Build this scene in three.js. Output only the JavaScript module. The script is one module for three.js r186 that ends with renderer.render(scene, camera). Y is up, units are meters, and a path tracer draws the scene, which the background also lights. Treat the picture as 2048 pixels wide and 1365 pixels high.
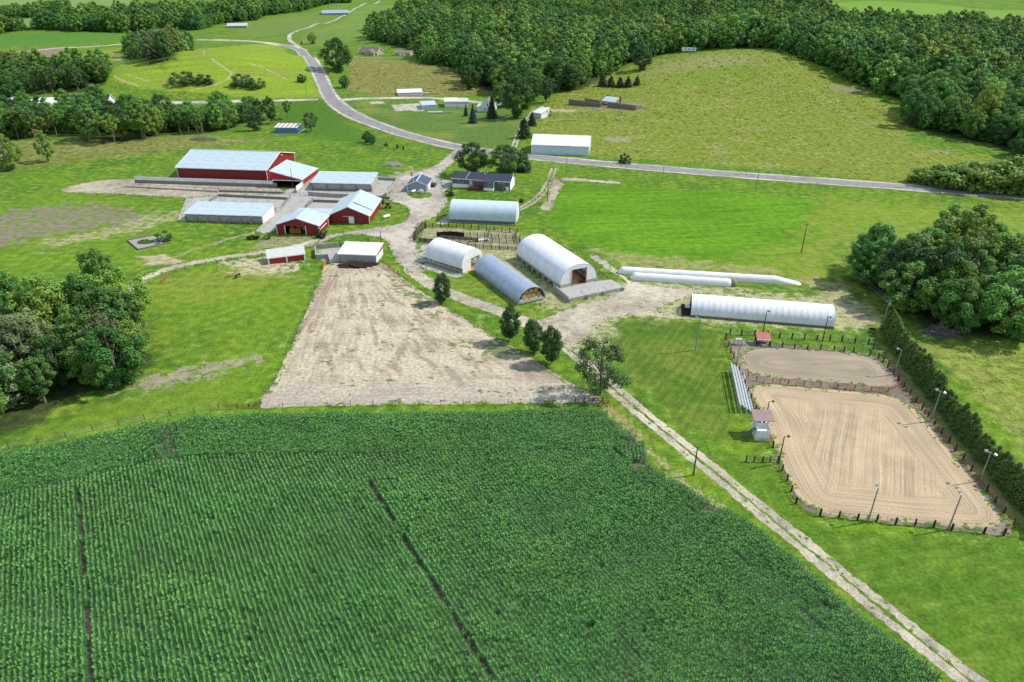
import * as THREE from 'three';
import { mergeGeometries } from 'three/addons/utils/BufferGeometryUtils.js';

// ---------------------------------------------------------------- camera, sky, sun, exposure
const scene = new THREE.Scene();
const EYE = 90, PITCH = 28.2 * Math.PI / 180, FOCAL = 1420;           // metres above the yard; focal length for a 2048 wide picture
const camera = new THREE.PerspectiveCamera(2 * Math.atan(682.5 / FOCAL) * 180 / Math.PI, 2048 / 1365, 1, 9000);
camera.position.set(0, EYE, 0);
camera.rotation.set(-PITCH, 0, 0);
scene.add(camera);
const renderer = new THREE.WebGLRenderer({ antialias: true });
renderer.toneMapping = THREE.LinearToneMapping;
renderer.toneMappingExposure = 1.36;
renderer.shadowMap.enabled = true;

const SUN = new THREE.Vector3(6.8, 7.6, -1.5).normalize();
{ // clear summer sky with light cloud, computed as an equirectangular map
  const W = 256, H = 128, d = new Float32Array(W * H * 4);
  for (let j = 0; j < H; j++) for (let i = 0; i < W; i++) {
    const el = (j + 0.5) / H * Math.PI - Math.PI / 2, k = (j * W + i) * 4;
    const t = Math.max(0, Math.sin(el)), hz = Math.pow(1 - t, 3);
    d[k] = 0.42 + 0.36 * hz; d[k + 1] = 0.54 + 0.32 * hz; d[k + 2] = 0.74 + 0.2 * hz; d[k + 3] = 1;
    if (el < -0.02) { d[k] = 0.16; d[k + 1] = 0.2; d[k + 2] = 0.12; }
  }
  const t = new THREE.DataTexture(d, W, H, THREE.RGBAFormat, THREE.FloatType);
  t.mapping = THREE.EquirectangularReflectionMapping; t.magFilter = THREE.LinearFilter; t.needsUpdate = true;
  scene.background = t; scene.environment = t;
  scene.backgroundIntensity = 0.92; scene.environmentIntensity = 0.92;
}
const sun = new THREE.DirectionalLight(new THREE.Color(1, 0.955, 0.87), 4.0);
sun.position.copy(SUN).multiplyScalar(600).add(new THREE.Vector3(0, 0, -260));
sun.target.position.set(0, 0, -260);
sun.castShadow = true; sun.shadow.radius = 1.5; sun.shadow.mapSize.set(4096, 4096);
Object.assign(sun.shadow.camera, { left: -420, right: 420, top: 420, bottom: -420, near: 10, far: 1600 });
scene.add(sun, sun.target);

// ---------------------------------------------------------------- numbers
function rng(seed) { let a = seed >>> 0; return () => { a = a + 0x6D2B79F5 | 0; let t = Math.imul(a ^ a >>> 15, 1 | a); t = t + Math.imul(t ^ t >>> 7, 61 | t) ^ t; return ((t ^ t >>> 14) >>> 0) / 4294967296; }; }
const R0 = rng(77);
const PERM = new Uint8Array(512), GX = new Float32Array(256), GY = new Float32Array(256);
{ const p = [...Array(256).keys()]; for (let i = 255; i > 0; i--) { const j = R0() * (i + 1) | 0; [p[i], p[j]] = [p[j], p[i]]; }
  for (let i = 0; i < 512; i++) PERM[i] = p[i & 255];
  for (let i = 0; i < 256; i++) { GX[i] = Math.cos(i * 2.39996); GY[i] = Math.sin(i * 2.39996); } }
function noise(x, y) {                                                   // gradient noise, about -0.7 to 0.7
  const xf = Math.floor(x), yf = Math.floor(y), X = xf & 255, Y = yf & 255; x -= xf; y -= yf;
  const u = x * x * x * (x * (x * 6 - 15) + 10), v = y * y * y * (y * (y * 6 - 15) + 10);
  const a = PERM[PERM[X] + Y], b = PERM[PERM[X + 1] + Y], c = PERM[PERM[X] + Y + 1], e = PERM[PERM[X + 1] + Y + 1];
  const n0 = GX[a] * x + GY[a] * y, n1 = GX[b] * (x - 1) + GY[b] * y, n2 = GX[c] * x + GY[c] * (y - 1), n3 = GX[e] * (x - 1) + GY[e] * (y - 1);
  const p = n0 + u * (n1 - n0); return p + v * (n2 + u * (n3 - n2) - p);
}
function fbm(x, y, o) { let s = 0, a = 0.5; for (let i = 0; i < o; i++) { s += a * noise(x, y); x = x * 2.03 + 17.3; y = y * 2.03 - 9.1; a *= 0.5; } return s; }
const clamp = (x, a = 0, b = 1) => x < a ? a : x > b ? b : x;
const sstep = (a, b, x) => { const t = clamp((x - a) / (b - a)); return t * t * (3 - 2 * t); };
const lerp = (a, b, t) => a + (b - a) * t;
const mix3 = (a, b, t) => [lerp(a[0], b[0], t), lerp(a[1], b[1], t), lerp(a[2], b[2], t)];

// ---------------------------------------------------------------- terrain
const bumps = [ // x, z, height, sx, sz
  [225, -660, 24, 160, 135], [-255, -640, 23, 120, 90], [330, -470, 4, 60, 45], [90, -480, 3, 50, 40], [180, -430, 2.5, 60, 30], [-120, -520, 3.5, 50, 40], [-265, -400, 3.2, 60, 35], [-190, -405, 2.2, 45, 30],
  [-240, -470, -5, 150, 40], [-90, -1000, 14, 200, 200], [-10, -325, 2.0, 11, 16], [420, -620, -8, 110, 160],
  [-70, -640, 3, 80, 80], [60, -1250, -12, 400, 180], [350, -1600, 22, 500, 300], [-600, -1500, 18, 400, 300],
];
function terrain(x, z) {
  let h = 0;
  for (const [bx, bz, a, sx, sz] of bumps) { const u = (x - bx) / sx, v = (z - bz) / sz, q = u * u + v * v; if (q < 9) h += a * Math.exp(-q); }
  const far = sstep(330, 620, -z);
  if (far > 0) h += far * (4 * noise(x / 130 + 3, z / 130) + 1.4 * noise(x / 48, z / 48 + 5) + sstep(800, 1400, -z) * 18 * noise(x / 480 + 9, z / 480 + 2));
  const w = sstep(150, 240, -z) * 0 + sstep(200, 420, Math.abs(x)) * sstep(100, -600, z);
  if (w > 0) h += w * 3 * noise(x / 160 - 5, z / 160 + 7);
  return h;
}
// where the line of sight through a pixel of the 2048 x 1365 photograph meets the terrain
function P(u, v) {
  const cx = (u - 1024) / FOCAL, cy = (682.5 - v) / FOCAL, c = Math.cos(PITCH), s = Math.sin(PITCH);
  const dx = cx, dy = cy * c - s, dz = -c - cy * s;
  let t = 30, pt = 0;
  for (let i = 0; i < 4000; i++) {
    const x = dx * t, y = EYE + dy * t, z = dz * t, gap = y - terrain(x, z);
    if (gap < 0) { let lo = pt, hi = t; for (let k = 0; k < 24; k++) { const m = (lo + hi) / 2; if (EYE + dy * m - terrain(dx * m, dz * m) < 0) hi = m; else lo = m; } t = hi; break; }
    pt = t; t += Math.max(0.5, gap * 0.6); if (t > 6000) break;
  }
  return { x: dx * t, z: dz * t, y: terrain(dx * t, dz * t) };
}
const PW = a => a.map(([u, v]) => { const p = P(u, v); return [p.x, p.z]; });
function inside(poly, x, z) { let c = false; for (let i = 0, j = poly.length - 1; i < poly.length; j = i++) { const [xi, zi] = poly[i], [xj, zj] = poly[j]; if ((zi > z) !== (zj > z) && x < (xj - xi) * (z - zi) / (zj - zi) + xi) c = !c; } return c; }
function segDist(ax, az, bx, bz, x, z) { const dx = bx - ax, dz = bz - az, t = clamp(((x - ax) * dx + (z - az) * dz) / (dx * dx + dz * dz || 1)); return Math.hypot(x - ax - dx * t, z - az - dz * t); }
function polyDist(poly, x, z, closed = true) { let m = 1e9; for (let i = closed ? 0 : 1, n = poly.length; i < n; i++) { const a = poly[(i + n - 1) % n], b = poly[i]; m = Math.min(m, segDist(a[0], a[1], b[0], b[1], x, z)); } return m; }
function spline(pts, step, closed = false) { // Catmull-Rom through world points [x, z]
  const c = new THREE.CatmullRomCurve3(pts.map(p => new THREE.Vector3(p[0], 0, p[1])), closed, 'centripetal');
  return c.getSpacedPoints(Math.max(2, Math.round(c.getLength() / step))).map(v => [v.x, v.z]);
}

// ---------------------------------------------------------------- textures and materials
function tex(w, h, f, { srgb = true, repeat = true, data } = {}) {      // f(i, j) -> linear [r, g, b]
  const d = data || new Uint8Array(w * h * 4);
  if (f) for (let j = 0; j < h; j++) for (let i = 0; i < w; i++) { const c = f(i, j), k = (j * w + i) * 4; for (let q = 0; q < 3; q++) d[k + q] = srgb ? toS(c[q]) : clamp(c[q]) * 255; d[k + 3] = 255; }
  const t = new THREE.DataTexture(d, w, h, THREE.RGBAFormat);
  if (srgb) t.colorSpace = THREE.SRGBColorSpace;
  t.wrapS = t.wrapT = repeat ? THREE.RepeatWrapping : THREE.ClampToEdgeWrapping;
  t.magFilter = THREE.LinearFilter; t.minFilter = THREE.LinearMipmapLinearFilter; t.needsUpdate = true;
  return t;
}
const S_LUT = new Uint8Array(4097); for (let i = 0; i <= 4096; i++) { const x = i / 4096; S_LUT[i] = Math.round(255 * (x <= 0.0031308 ? 12.92 * x : 1.055 * Math.pow(x, 1 / 2.4) - 0.055)); }
const toS = x => S_LUT[x <= 0 ? 0 : x >= 1 ? 4096 : x * 4096 | 0];
// noise that tiles over n cells
function tnoise(x, y, n, seed = 0) {
  const xf = Math.floor(x), yf = Math.floor(y); const fx = x - xf, fy = y - yf;
  const u = fx * fx * (3 - 2 * fx), v = fy * fy * (3 - 2 * fy), m = k => ((k % n) + n) % n;
  const h = (a, b) => PERM[(PERM[(m(a) + seed * 31) & 255] + m(b)) & 255] / 255;
  return lerp(lerp(h(xf, yf), h(xf + 1, yf), u), lerp(h(xf, yf + 1), h(xf + 1, yf + 1), u), v);
}
const tiled = (size, cells, f, o) => tex(size, size, (i, j) => f((a, s = 0) => tnoise(i / size * cells * a, j / size * cells * a, cells * a, s), i / size, j / size), o);
const grey = g => [g, g, g];
const TX = {
  grassBump: tiled(512, 64, n => grey(0.35 * n(1) + 0.4 * n(2, 1) + 0.25 * n(0.25, 2)), { srgb: false }),
  gravel: tex(1024, 1024, (i, j) => { const n = (c, q, e = c) => tnoise(i / 1024 * c, j / 1024 * e, c, q), u = tnoise(i / 1024 * 4 + 0.6 * n(8, 9), j / 1024 * 64, 64, 6), g = 0.76 + 0.36 * (n(4, 1) - 0.5) + 0.24 * (n(16, 2) - 0.5) + 0.2 * (n(64, 3) - 0.5) + 0.42 * (n(256, 4) - 0.5) - 0.16 * sstep(0.6, 0.9, n(32, 5)); return [g, g * (0.985 + 0.03 * n(8, 7)), g * (0.95 + 0.06 * n(8, 8))]; }),
  rough: tiled(256, 32, n => grey(0.5 * n(1) + 0.5 * n(2, 1)), { srgb: false }),
  concrete: tiled(512, 16, n => { const s = sstep(0.55, 0.8, n(0.5, 4) * 0.6 + n(1, 5) * 0.4), g = 0.82 + 0.16 * (n(1) - 0.5) + 0.14 * (n(8, 1) - 0.5) - 0.2 * s; return [g, g * 0.99, g * 0.97]; }),
  metal: tex(512, 512, (i, j) => { const s = tnoise(i / 512 * 64, j / 512 * 4, 64, 2), b = tnoise(i / 512 * 8, j / 512 * 8, 8, 5); const g = 0.9 + 0.2 * (s - 0.5) + 0.18 * (b - 0.5) - ((i % 64) < 4 ? 0.16 : 0); return [g, g * (0.99 + 0.015 * b), g * (0.97 + 0.04 * b)]; }),
  siding: tex(256, 256, (i, j) => { const s = tnoise(i / 256 * 32, j / 256 * 4, 32, 3), b = tnoise(i / 32, j / 32, 8, 6); const g = 0.9 + 0.14 * (s - 0.5) + 0.14 * (b - 0.5) - ((i % 32) < 3 ? 0.16 : 0); return [g, g, g]; }),
  lap: tex(64, 256, (i, j) => { const g = 0.93 + 0.1 * (tnoise(i / 8, j / 32, 8, 4) - 0.5) - ((j % 32) < 4 ? 0.22 : 0); return [g, g, g]; }),
  shingle: tiled(256, 32, n => { const g = 0.8 + 0.5 * (n(1) - 0.5) + 0.3 * (n(4, 2) - 0.5); return [g, g, g]; }),
  fabric: tiled(512, 8, n => { const s = sstep(0.62, 0.85, n(2, 5) * 0.6 + n(8, 6) * 0.4), g = 0.93 + 0.1 * (n(1) - 0.5) + 0.08 * (n(4, 1) - 0.5) - 0.07 * s; return [g, g, g * (1 - 0.03 * s)]; }),
  wood: tex(128, 256, (i, j) => { const g = 0.75 + 0.5 * (tnoise(i / 4, j / 64, 32, 1) - 0.5) + 0.25 * (tnoise(i / 16, j / 32, 8, 2) - 0.5); return [g, g * 0.97, g * 0.93]; }),
};
const texAt = (t, m) => { const c = t.clone(); c.repeat.set(1 / m, 1 / m); c.needsUpdate = true; return c; };
function mat(c, rough = 0.8, o = {}) {
  const m = rough >= 0.9 ? new THREE.MeshPhysicalMaterial({ roughness: rough, specularIntensity: 0.15, ...o }) : new THREE.MeshStandardMaterial({ roughness: rough, ...o });
  if (Array.isArray(c)) m.color.setRGB(...c); else m.color.set(c);
  m.side = THREE.DoubleSide; return m;
}
const cloth = c => { const m = new THREE.MeshPhysicalMaterial({ roughness: 0.6, transmission: 0.3, thickness: 0, map: texAt(TX.fabric, 12), side: THREE.DoubleSide }); m.color.setRGB(...c); return m; };
const M = {
  roofPale: mat([0.50, 0.60, 0.63], 0.42, { map: texAt(TX.metal, 7), metalness: 0.25 }),
  roofWhite: mat([0.70, 0.70, 0.69], 0.5, { map: texAt(TX.metal, 7) }),
  roofStripe: mat([0.50, 0.50, 0.47], 0.6, { map: texAt(TX.metal, 4) }),
  red: mat([0.25, 0.010, 0.017], 0.6, { map: texAt(TX.siding, 7) }),
  redBright: mat([0.37, 0.014, 0.02], 0.6, { map: texAt(TX.siding, 7) }),
  white: mat([0.78, 0.78, 0.76], 0.6, { map: texAt(TX.siding, 7) }),
  trim: mat([0.8, 0.8, 0.78], 0.55),
  concrete: mat([0.42, 0.41, 0.39], 0.9, { map: texAt(TX.concrete, 8) }),
  concreteDark: mat([0.26, 0.25, 0.235], 0.92, { map: texAt(TX.concrete, 6) }),
  fabric: cloth([0.86, 0.88, 0.89]),
  fabricBlue: cloth([0.62, 0.75, 0.81]),
  steelBlue: mat([0.36, 0.43, 0.53], 0.4, { map: texAt(TX.metal, 8), metalness: 0.4 }),
  wood: mat([0.16, 0.12, 0.085], 0.9, { map: texAt(TX.wood, 1) }),
  woodGrey: mat([0.24, 0.215, 0.19], 0.9, { map: texAt(TX.wood, 1) }),
  woodPost: mat([0.045, 0.032, 0.026], 0.9, { map: texAt(TX.wood, 1) }),
  pole: mat([0.33, 0.31, 0.28], 0.85, { map: texAt(TX.wood, 1) }),
  poleDark: mat([0.075, 0.065, 0.058], 0.85, { map: texAt(TX.wood, 1) }),
  steel: mat([0.45, 0.46, 0.47], 0.45, { metalness: 0.6 }),
  steelDark: mat([0.12, 0.12, 0.12], 0.55, { metalness: 0.4 }),
  rust: mat([0.19, 0.075, 0.055], 0.85),
  rustRed: mat([0.28, 0.05, 0.045], 0.75),
  orange: mat([0.55, 0.14, 0.02], 0.6),
  alu: mat([0.52, 0.53, 0.54], 0.4, { metalness: 0.5 }),
  glass: mat([0.03, 0.035, 0.045], 0.12),
  hay: mat([0.42, 0.29, 0.13], 0.95, { map: texAt(TX.rough.clone(), 1) }),
  hayPale: mat([0.50, 0.41, 0.25], 0.95),
  wrap: mat([0.66, 0.66, 0.65], 0.4),
  shingleBlue: mat([0.028, 0.038, 0.068], 0.85, { map: texAt(TX.shingle, 4) }),
  shingleBlue2: mat([0.045, 0.085, 0.16], 0.8, { map: texAt(TX.shingle, 4) }),
  shingleBrown: mat([0.20, 0.155, 0.13], 0.85, { map: texAt(TX.shingle, 4) }),
  lapGrey: mat([0.125, 0.135, 0.155], 0.7, { map: texAt(TX.lap, 1.6) }),
  lapPale: mat([0.30, 0.32, 0.36], 0.7, { map: texAt(TX.lap, 1.6) }),
  lapTan: mat([0.42, 0.36, 0.27], 0.7, { map: texAt(TX.lap, 1.6) }),
  deck: mat([0.10, 0.045, 0.03], 0.8, { map: texAt(TX.wood, 1) }),
  brownRoof: mat([0.22, 0.14, 0.125], 0.6, { map: texAt(TX.metal, 6) }),
  bark: mat([0.17, 0.145, 0.12], 0.95),
  manure: mat([0.035, 0.024, 0.018], 1),
  black: mat([0.015, 0.014, 0.014], 0.5),
};
M.hay.map = null; M.hay.bumpMap = TX.rough; M.hay.bumpScale = 0.03;

// ---------------------------------------------------------------- naming
const used = new Map();
function numbered(n) { const k = used.get(n) || 0; used.set(n, k + 1); return k ? n + '_' + String(k).padStart(3, '0') : n; }
function shade(o) { o.traverse(c => { if (c.isMesh) { c.castShadow = true; c.receiveShadow = true; } }); }
function thing(name, label, category, group) { const o = new THREE.Group(); o.name = numbered(name); o.userData = { label, category }; if (group) o.userData.group = group; scene.add(o); return o; }
function part(parent, name, geo, m) { const o = new THREE.Mesh(geo, m); o.name = name; o.castShadow = o.receiveShadow = true; parent.add(o); return o; }
function structure(name, geo, m) { const o = new THREE.Mesh(geo, m); o.name = numbered(name); o.userData = { kind: 'structure' }; o.castShadow = o.receiveShadow = true; scene.add(o); return o; }
function copyOf(src, label, group) { const c = src.clone(); c.name = numbered(src.name.replace(/_\d{3}$/, '')); c.userData = { ...src.userData, label: label || src.userData.label }; if (group) c.userData.group = group; scene.add(c); return c; }
// ---------------------------------------------------------------- what grows and lies where (photograph pixels turned into ground points)
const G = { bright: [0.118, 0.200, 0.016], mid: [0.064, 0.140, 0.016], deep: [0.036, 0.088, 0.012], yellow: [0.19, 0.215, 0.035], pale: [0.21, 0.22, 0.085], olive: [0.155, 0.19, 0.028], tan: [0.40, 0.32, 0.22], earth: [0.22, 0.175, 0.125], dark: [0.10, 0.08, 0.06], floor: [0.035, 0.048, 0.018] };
const zones = [];
function zone(px, col, { feather = 3, edge = 2, escale = 6, alpha = 1, mottle = 0, mscale = 5, col2, fn } = {}) {
  const poly = PW(px); let x0 = 1e9, x1 = -1e9, z0 = 1e9, z1 = -1e9;
  for (const [x, z] of poly) { x0 = Math.min(x0, x); x1 = Math.max(x1, x); z0 = Math.min(z0, z); z1 = Math.max(z1, z); }
  const e = feather + edge; zones.push({ poly, col, col2, feather, edge, escale, alpha, mottle, mscale, fn, b: [x0 - e, x1 + e, z0 - e, z1 + e] });
}
function track(px, width, col, o = {}) { // a worn strip
  const poly = spline(PW(px), 3); let x0 = 1e9, x1 = -1e9, z0 = 1e9, z1 = -1e9;
  for (const [x, z] of poly) { x0 = Math.min(x0, x); x1 = Math.max(x1, x); z0 = Math.min(z0, z); z1 = Math.max(z1, z); }
  const e = width + 2; zones.push({ strip: true, poly, width, col, feather: o.feather ?? 0.6, edge: o.edge ?? 0.8, escale: 3, alpha: (o.alpha ?? 0.8) * 0.85, mottle: o.mottle ?? 0.8, mscale: 2, b: [x0 - e, x1 + e, z0 - e, z1 + e] });
}
const WOODS = {
  right: [[1548, 97], [1600, 116], [1660, 137], [1700, 160], [1760, 186], [1806, 200], [1822, 222], [1800, 250], [1900, 276], [1985, 288], [2010, 306], [2048, 318], [2300, 345], [2300, 88], [2048, 87], [1950, 86], [1850, 90], [1740, 92], [1640, 88]],
  farRight: [[1400, 97], [1560, 96], [1650, 84], [1850, 77], [2048, 82], [2300, 86], [2300, 76], [2048, 70], [1930, 60], [1820, 52], [1740, 50], [1690, 42], [1650, 28], [1600, 14], [1560, -2], [1400, -12]],
  middle: [[735, 78], [770, 88], [800, 96], [832, 104], [838, 128], [905, 136], [932, 158], [985, 186], [1060, 192], [1110, 188], [1165, 178], [1200, 160], [1246, 132], [1290, 117], [1380, 101], [1470, 97], [1540, 97], [1560, 60], [1560, -10], [1000, -12], [960, 4], [860, 12], [800, 22], [788, 48], [742, 62]],
  farLeft: [[-100, 67], [0, 64], [60, 54], [110, 46], [250, 34], [430, 24], [620, 12], [700, 2], [700, 6], [640, 12], [600, 24], [530, 32], [505, 42], [440, 48], [400, 60], [330, 63], [130, 63], [60, 58], [0, 68], [-100, 70]],
  farLine: [[-100, 37], [110, 33], [150, 30], [150, 27], [0, 33], [-100, 34]],
  leftDark: [[-60, 152], [100, 150], [195, 146], [218, 152], [212, 168], [178, 184], [90, 188], [-60, 188]],
  knoll: [[252, 108], [300, 128], [350, 120], [386, 100], [376, 92], [320, 92], [268, 96]],
  creek: [[-80, 246], [100, 242], [300, 240], [430, 234], [525, 230], [548, 238], [480, 248], [400, 270], [330, 270], [280, 283], [200, 288], [120, 274], [50, 280], [-80, 282]],
  leftClump: [[-160, 640], [40, 640], [130, 640], [215, 618], [260, 625], [285, 680], [303, 735], [235, 772], [120, 806], [60, 846], [0, 875], [-160, 900]],
  rightClump: [[1692, 560], [1770, 590], [1800, 622], [1850, 655], [1930, 676], [2048, 672], [2280, 672], [2280, 540], [2048, 548], [1900, 536], [1750, 534]],
};
const FLAT_TOP = 300;
// wide patches of meadow and crops
zone([[-300, 420], [-300, 620], [150, 560], [300, 520], [360, 450], [300, 400], [120, 390]], G.bright, { feather: 14, edge: 8, alpha: 0.5 });
zone([[1120, 362], [1240, 370], [2100, 432], [2100, 470], [1690, 460], [1660, 555], [1230, 520], [1090, 445], [1095, 420]], [0.088, 0.205, 0.010], { feather: 8, edge: 3, alpha: 0.85, fn: 'mow' });
zone([[1640, 400], [2200, 430], [2200, 500], [1900, 470], [1690, 500], [1670, 580], [1560, 560], [1600, 470]], G.yellow, { feather: 14, edge: 9, alpha: 0.7, mottle: 0.6, mscale: 7 });
zone([[1400, 560], [1640, 580], [1640, 500], [1500, 490]], G.yellow, { feather: 10, edge: 6, alpha: 0.35 });
zone([[1070, 268], [1050, 240], [1120, 180], [1280, 125], [1420, 102], [1540, 100], [1640, 140], [1800, 220], [1820, 285], [2060, 330], [1830, 350], [2100, 420], [1640, 345], [1180, 312]], G.olive, { feather: 6, edge: 4, alpha: 0.95, fn: 'tuft' });
zone([[1280, 140], [1420, 108], [1520, 112], [1500, 128], [1300, 150]], G.pale, { feather: 14, edge: 10, alpha: 0.6, fn: 'tuft' });
zone([[1350, 155], [1480, 128], [1520, 150], [1400, 172]], G.bright, { feather: 14, edge: 8, alpha: 0.45 });
track([[1490, 132], [1510, 150], [1480, 168], [1400, 182], [1250, 192], [1110, 192]], 1.6, G.deep, { alpha: 0.5 });
zone([[700, 112], [930, 138], [1000, 186], [930, 190], [760, 195], [690, 180], [700, 150]], [0.17, 0.165, 0.045], { feather: 6, edge: 4, alpha: 0.95, fn: 'tuft' });
zone([[690, 200], [1000, 205], [1060, 225], [1030, 292], [930, 290], [760, 248]], [0.085, 0.15, 0.03], { feather: 6, edge: 3, fn: 'mow2' });
zone([[640, 195], [560, 205], [540, 262], [660, 280], [760, 300], [720, 260]], G.mid, { feather: 8, edge: 6 });
zone([[-40, 284], [120, 284], [330, 274], [560, 278], [420, 296], [180, 318], [-60, 350]], [0.155, 0.165, 0.045], { feather: 10, edge: 6, alpha: 0.9, fn: 'tuft' });
zone([[215, 160], [240, 130], [330, 140], [390, 98], [560, 88], [625, 130], [640, 195], [520, 198], [430, 188], [300, 180]], [0.175, 0.255, 0.024], { feather: 6, edge: 4, fn: 'mow2' });
track([[228, 152], [245, 162], [278, 172]], 2.2, G.tan, { alpha: 0.8 });
track([[252, 148], [275, 156], [300, 163]], 1.6, G.tan, { alpha: 0.7 });
track([[385, 180], [425, 170], [455, 158], [462, 146], [440, 130], [424, 118]], 2.4, G.tan, { alpha: 0.75 });
track([[495, 125], [540, 142], [575, 160]], 1.6, G.tan, { alpha: 0.6 });
track([[408, 113], [420, 96]], 1.2, G.tan, { alpha: 0.6 });
zone([[-60, 70], [130, 64], [268, 63], [258, 80], [100, 92], [-60, 100]], [0.072, 0.17, 0.022], { feather: 5, edge: 2 });
zone([[-60, 38], [100, 34], [135, 32], [105, 50], [0, 52], [-60, 54]], [0.14, 0.22, 0.05], { feather: 6, edge: 3 });
zone([[-60, 6], [-60, 34], [110, 28], [245, 14], [330, -4], [300, -20], [-60, -20]], [0.15, 0.225, 0.06], { feather: 10, edge: 6 });
zone([[85, 98], [130, 98], [95, 116], [70, 112]], [0.20, 0.15, 0.11], { feather: 3, edge: 2 });
zone([[110, 118], [240, 96], [240, 120], [205, 128]], [0.16, 0.22, 0.03], { feather: 4, edge: 3 });
zone([[225, 118], [244, 108], [244, 122]], G.tan, { feather: 3, edge: 2, alpha: 0.7 });
zone([[600, 72], [690, 36], [735, 10], [800, 10], [790, 45], [740, 62], [730, 80], [640, 90], [600, 92]], [0.115, 0.19, 0.035], { feather: 6, edge: 4, fn: 'mow2' });
zone([[520, 40], [600, 28], [690, 14], [640, 50], [570, 68], [480, 72], [480, 50]], [0.115, 0.175, 0.035], { feather: 6, edge: 4 });
zone([[1640, 6], [1760, 2], [1990, 20], [2200, 24], [2200, 54], [2048, 52], [1930, 38], [1830, 28], [1700, 22]], [0.13, 0.235, 0.028], { feather: 12, edge: 6 });
zone([[1900, 30], [2048, 34], [2200, 38], [2200, 48], [2048, 48], [1920, 40]], [0.20, 0.21, 0.06], { feather: 6, edge: 5, alpha: 0.8 });
zone([[1720, 76], [1850, 80], [1830, 88], [1760, 88]], [0.26, 0.26, 0.03], { feather: 4, edge: 2 });
// trampled and bare earth
zone([[-60, 440], [60, 415], [180, 408], [290, 428], [250, 450], [120, 468], [0, 490], [-60, 495]], [0.19, 0.155, 0.12], { feather: 6, edge: 7, escale: 5, alpha: 0.95, mottle: 1, mscale: 3.5 });
zone([[100, 480], [200, 462], [320, 425], [362, 420], [340, 440], [220, 475], [90, 500]], G.tan, { feather: 6, edge: 6, alpha: 0.6, mottle: 1.2, mscale: 3 });
zone([[280, 515], [330, 512], [360, 522], [330, 532], [290, 528]], G.tan, { feather: 2, edge: 2, alpha: 0.85, mottle: 0.4 });
track([[330, 522], [380, 503], [440, 483], [505, 466]], 1.6, G.tan, { alpha: 0.8 });
track([[340, 520], [390, 500], [445, 480], [500, 464]], 0.6, G.dark, { alpha: 0.7 });
zone([[440, 524], [540, 512], [610, 530], [570, 552], [480, 552]], [0.42, 0.35, 0.25], { feather: 3, edge: 4, escale: 3, alpha: 0.9, mottle: 0.9, mscale: 2.5 });
zone([[230, 790], [300, 752], [420, 728], [510, 708], [520, 722], [420, 752], [300, 785]], [0.27, 0.225, 0.17], { feather: 2.5, edge: 4, escale: 3.5, alpha: 0.95, mottle: 0.9, mscale: 2.5 });
zone([[300, 600], [560, 560], [620, 575], [560, 690], [330, 730]], G.bright, { feather: 8, edge: 8, alpha: 0.55, mottle: 0.7, mscale: 8 });
zone([[330, 552], [470, 540], [600, 560], [420, 610], [290, 600]], G.yellow, { feather: 8, edge: 6, alpha: 0.45 });
zone([[0, 890], [230, 800], [420, 760], [500, 770], [440, 812], [200, 862]], [0.115, 0.185, 0.02], { feather: 5, edge: 3, alpha: 0.8 });
zone([[1100, 640], [1240, 570], [1260, 560], [1700, 600], [1745, 645], [1690, 660], [1380, 645], [1250, 640], [1210, 720], [1160, 690]], [0.42, 0.36, 0.25], { feather: 4, edge: 4, escale: 3, alpha: 0.7, mottle: 1.0, mscale: 2.4 });
zone([[1600, 555], [1680, 570], [1760, 630], [1760, 660], [1690, 640]], G.tan, { feather: 4, edge: 4, alpha: 0.6, mottle: 1, mscale: 2.2 });
zone([[1180, 500], [1320, 512], [1560, 540], [1560, 552], [1240, 530]], [0.28, 0.24, 0.11], { feather: 3, edge: 3, alpha: 0.7, mottle: 0.8, mscale: 2.5 });
track([[1195, 512], [1260, 516], [1330, 522]], 1.2, [0.10, 0.10, 0.05], { alpha: 0.6 });
zone([[1240, 640], [1400, 640], [1450, 690], [1450, 800], [1480, 880], [1400, 880], [1260, 760], [1215, 700]], [0.055, 0.115, 0.012], { feather: 4, edge: 3, alpha: 0.8, fn: 'stripe' });
zone([[1420, 900], [1540, 920], [1580, 1020], [1700, 1070], [2000, 1090], [2300, 1120], [2300, 1500], [2000, 1460], [1700, 1160]], [0.06, 0.128, 0.012], { feather: 4, edge: 3, alpha: 0.75, fn: 'stripe2' });
zone([[1850, 690], [2048, 690], [2400, 720], [2400, 1200], [2048, 905], [1960, 800]], [0.20, 0.215, 0.05], { feather: 3, edge: 3, alpha: 0.85, mottle: 0.8, mscale: 3, fn: 'tuft' });
zone([[1760, 690], [1830, 760], [1960, 930], [2080, 1050], [2060, 1070], [1930, 950], [1800, 780]], [0.20, 0.17, 0.085], { feather: 2, edge: 2, alpha: 0.85, mottle: 0.6, mscale: 1.5 });
zone([[1215, 815], [1250, 840], [1320, 920], [1440, 1010], [1600, 1140], [1780, 1290], [1900, 1400], [1880, 1400], [1700, 1250], [1500, 1070], [1380, 985], [1290, 905], [1235, 860]], [0.30, 0.26, 0.15], { feather: 0.8, edge: 1.6, escale: 2, alpha: 0.75, mottle: 0.8, mscale: 1.5 });
zone([[1130, 760], [1205, 800], [1250, 830], [1310, 890], [1290, 880], [1200, 812]], [0.24, 0.20, 0.07], { feather: 1, edge: 1, alpha: 0.7 });
zone([[880, 560], [960, 560], [1040, 620], [990, 612], [900, 585]], G.yellow, { feather: 3, edge: 3, alpha: 0.5, mottle: 0.8, mscale: 2 });
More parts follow.
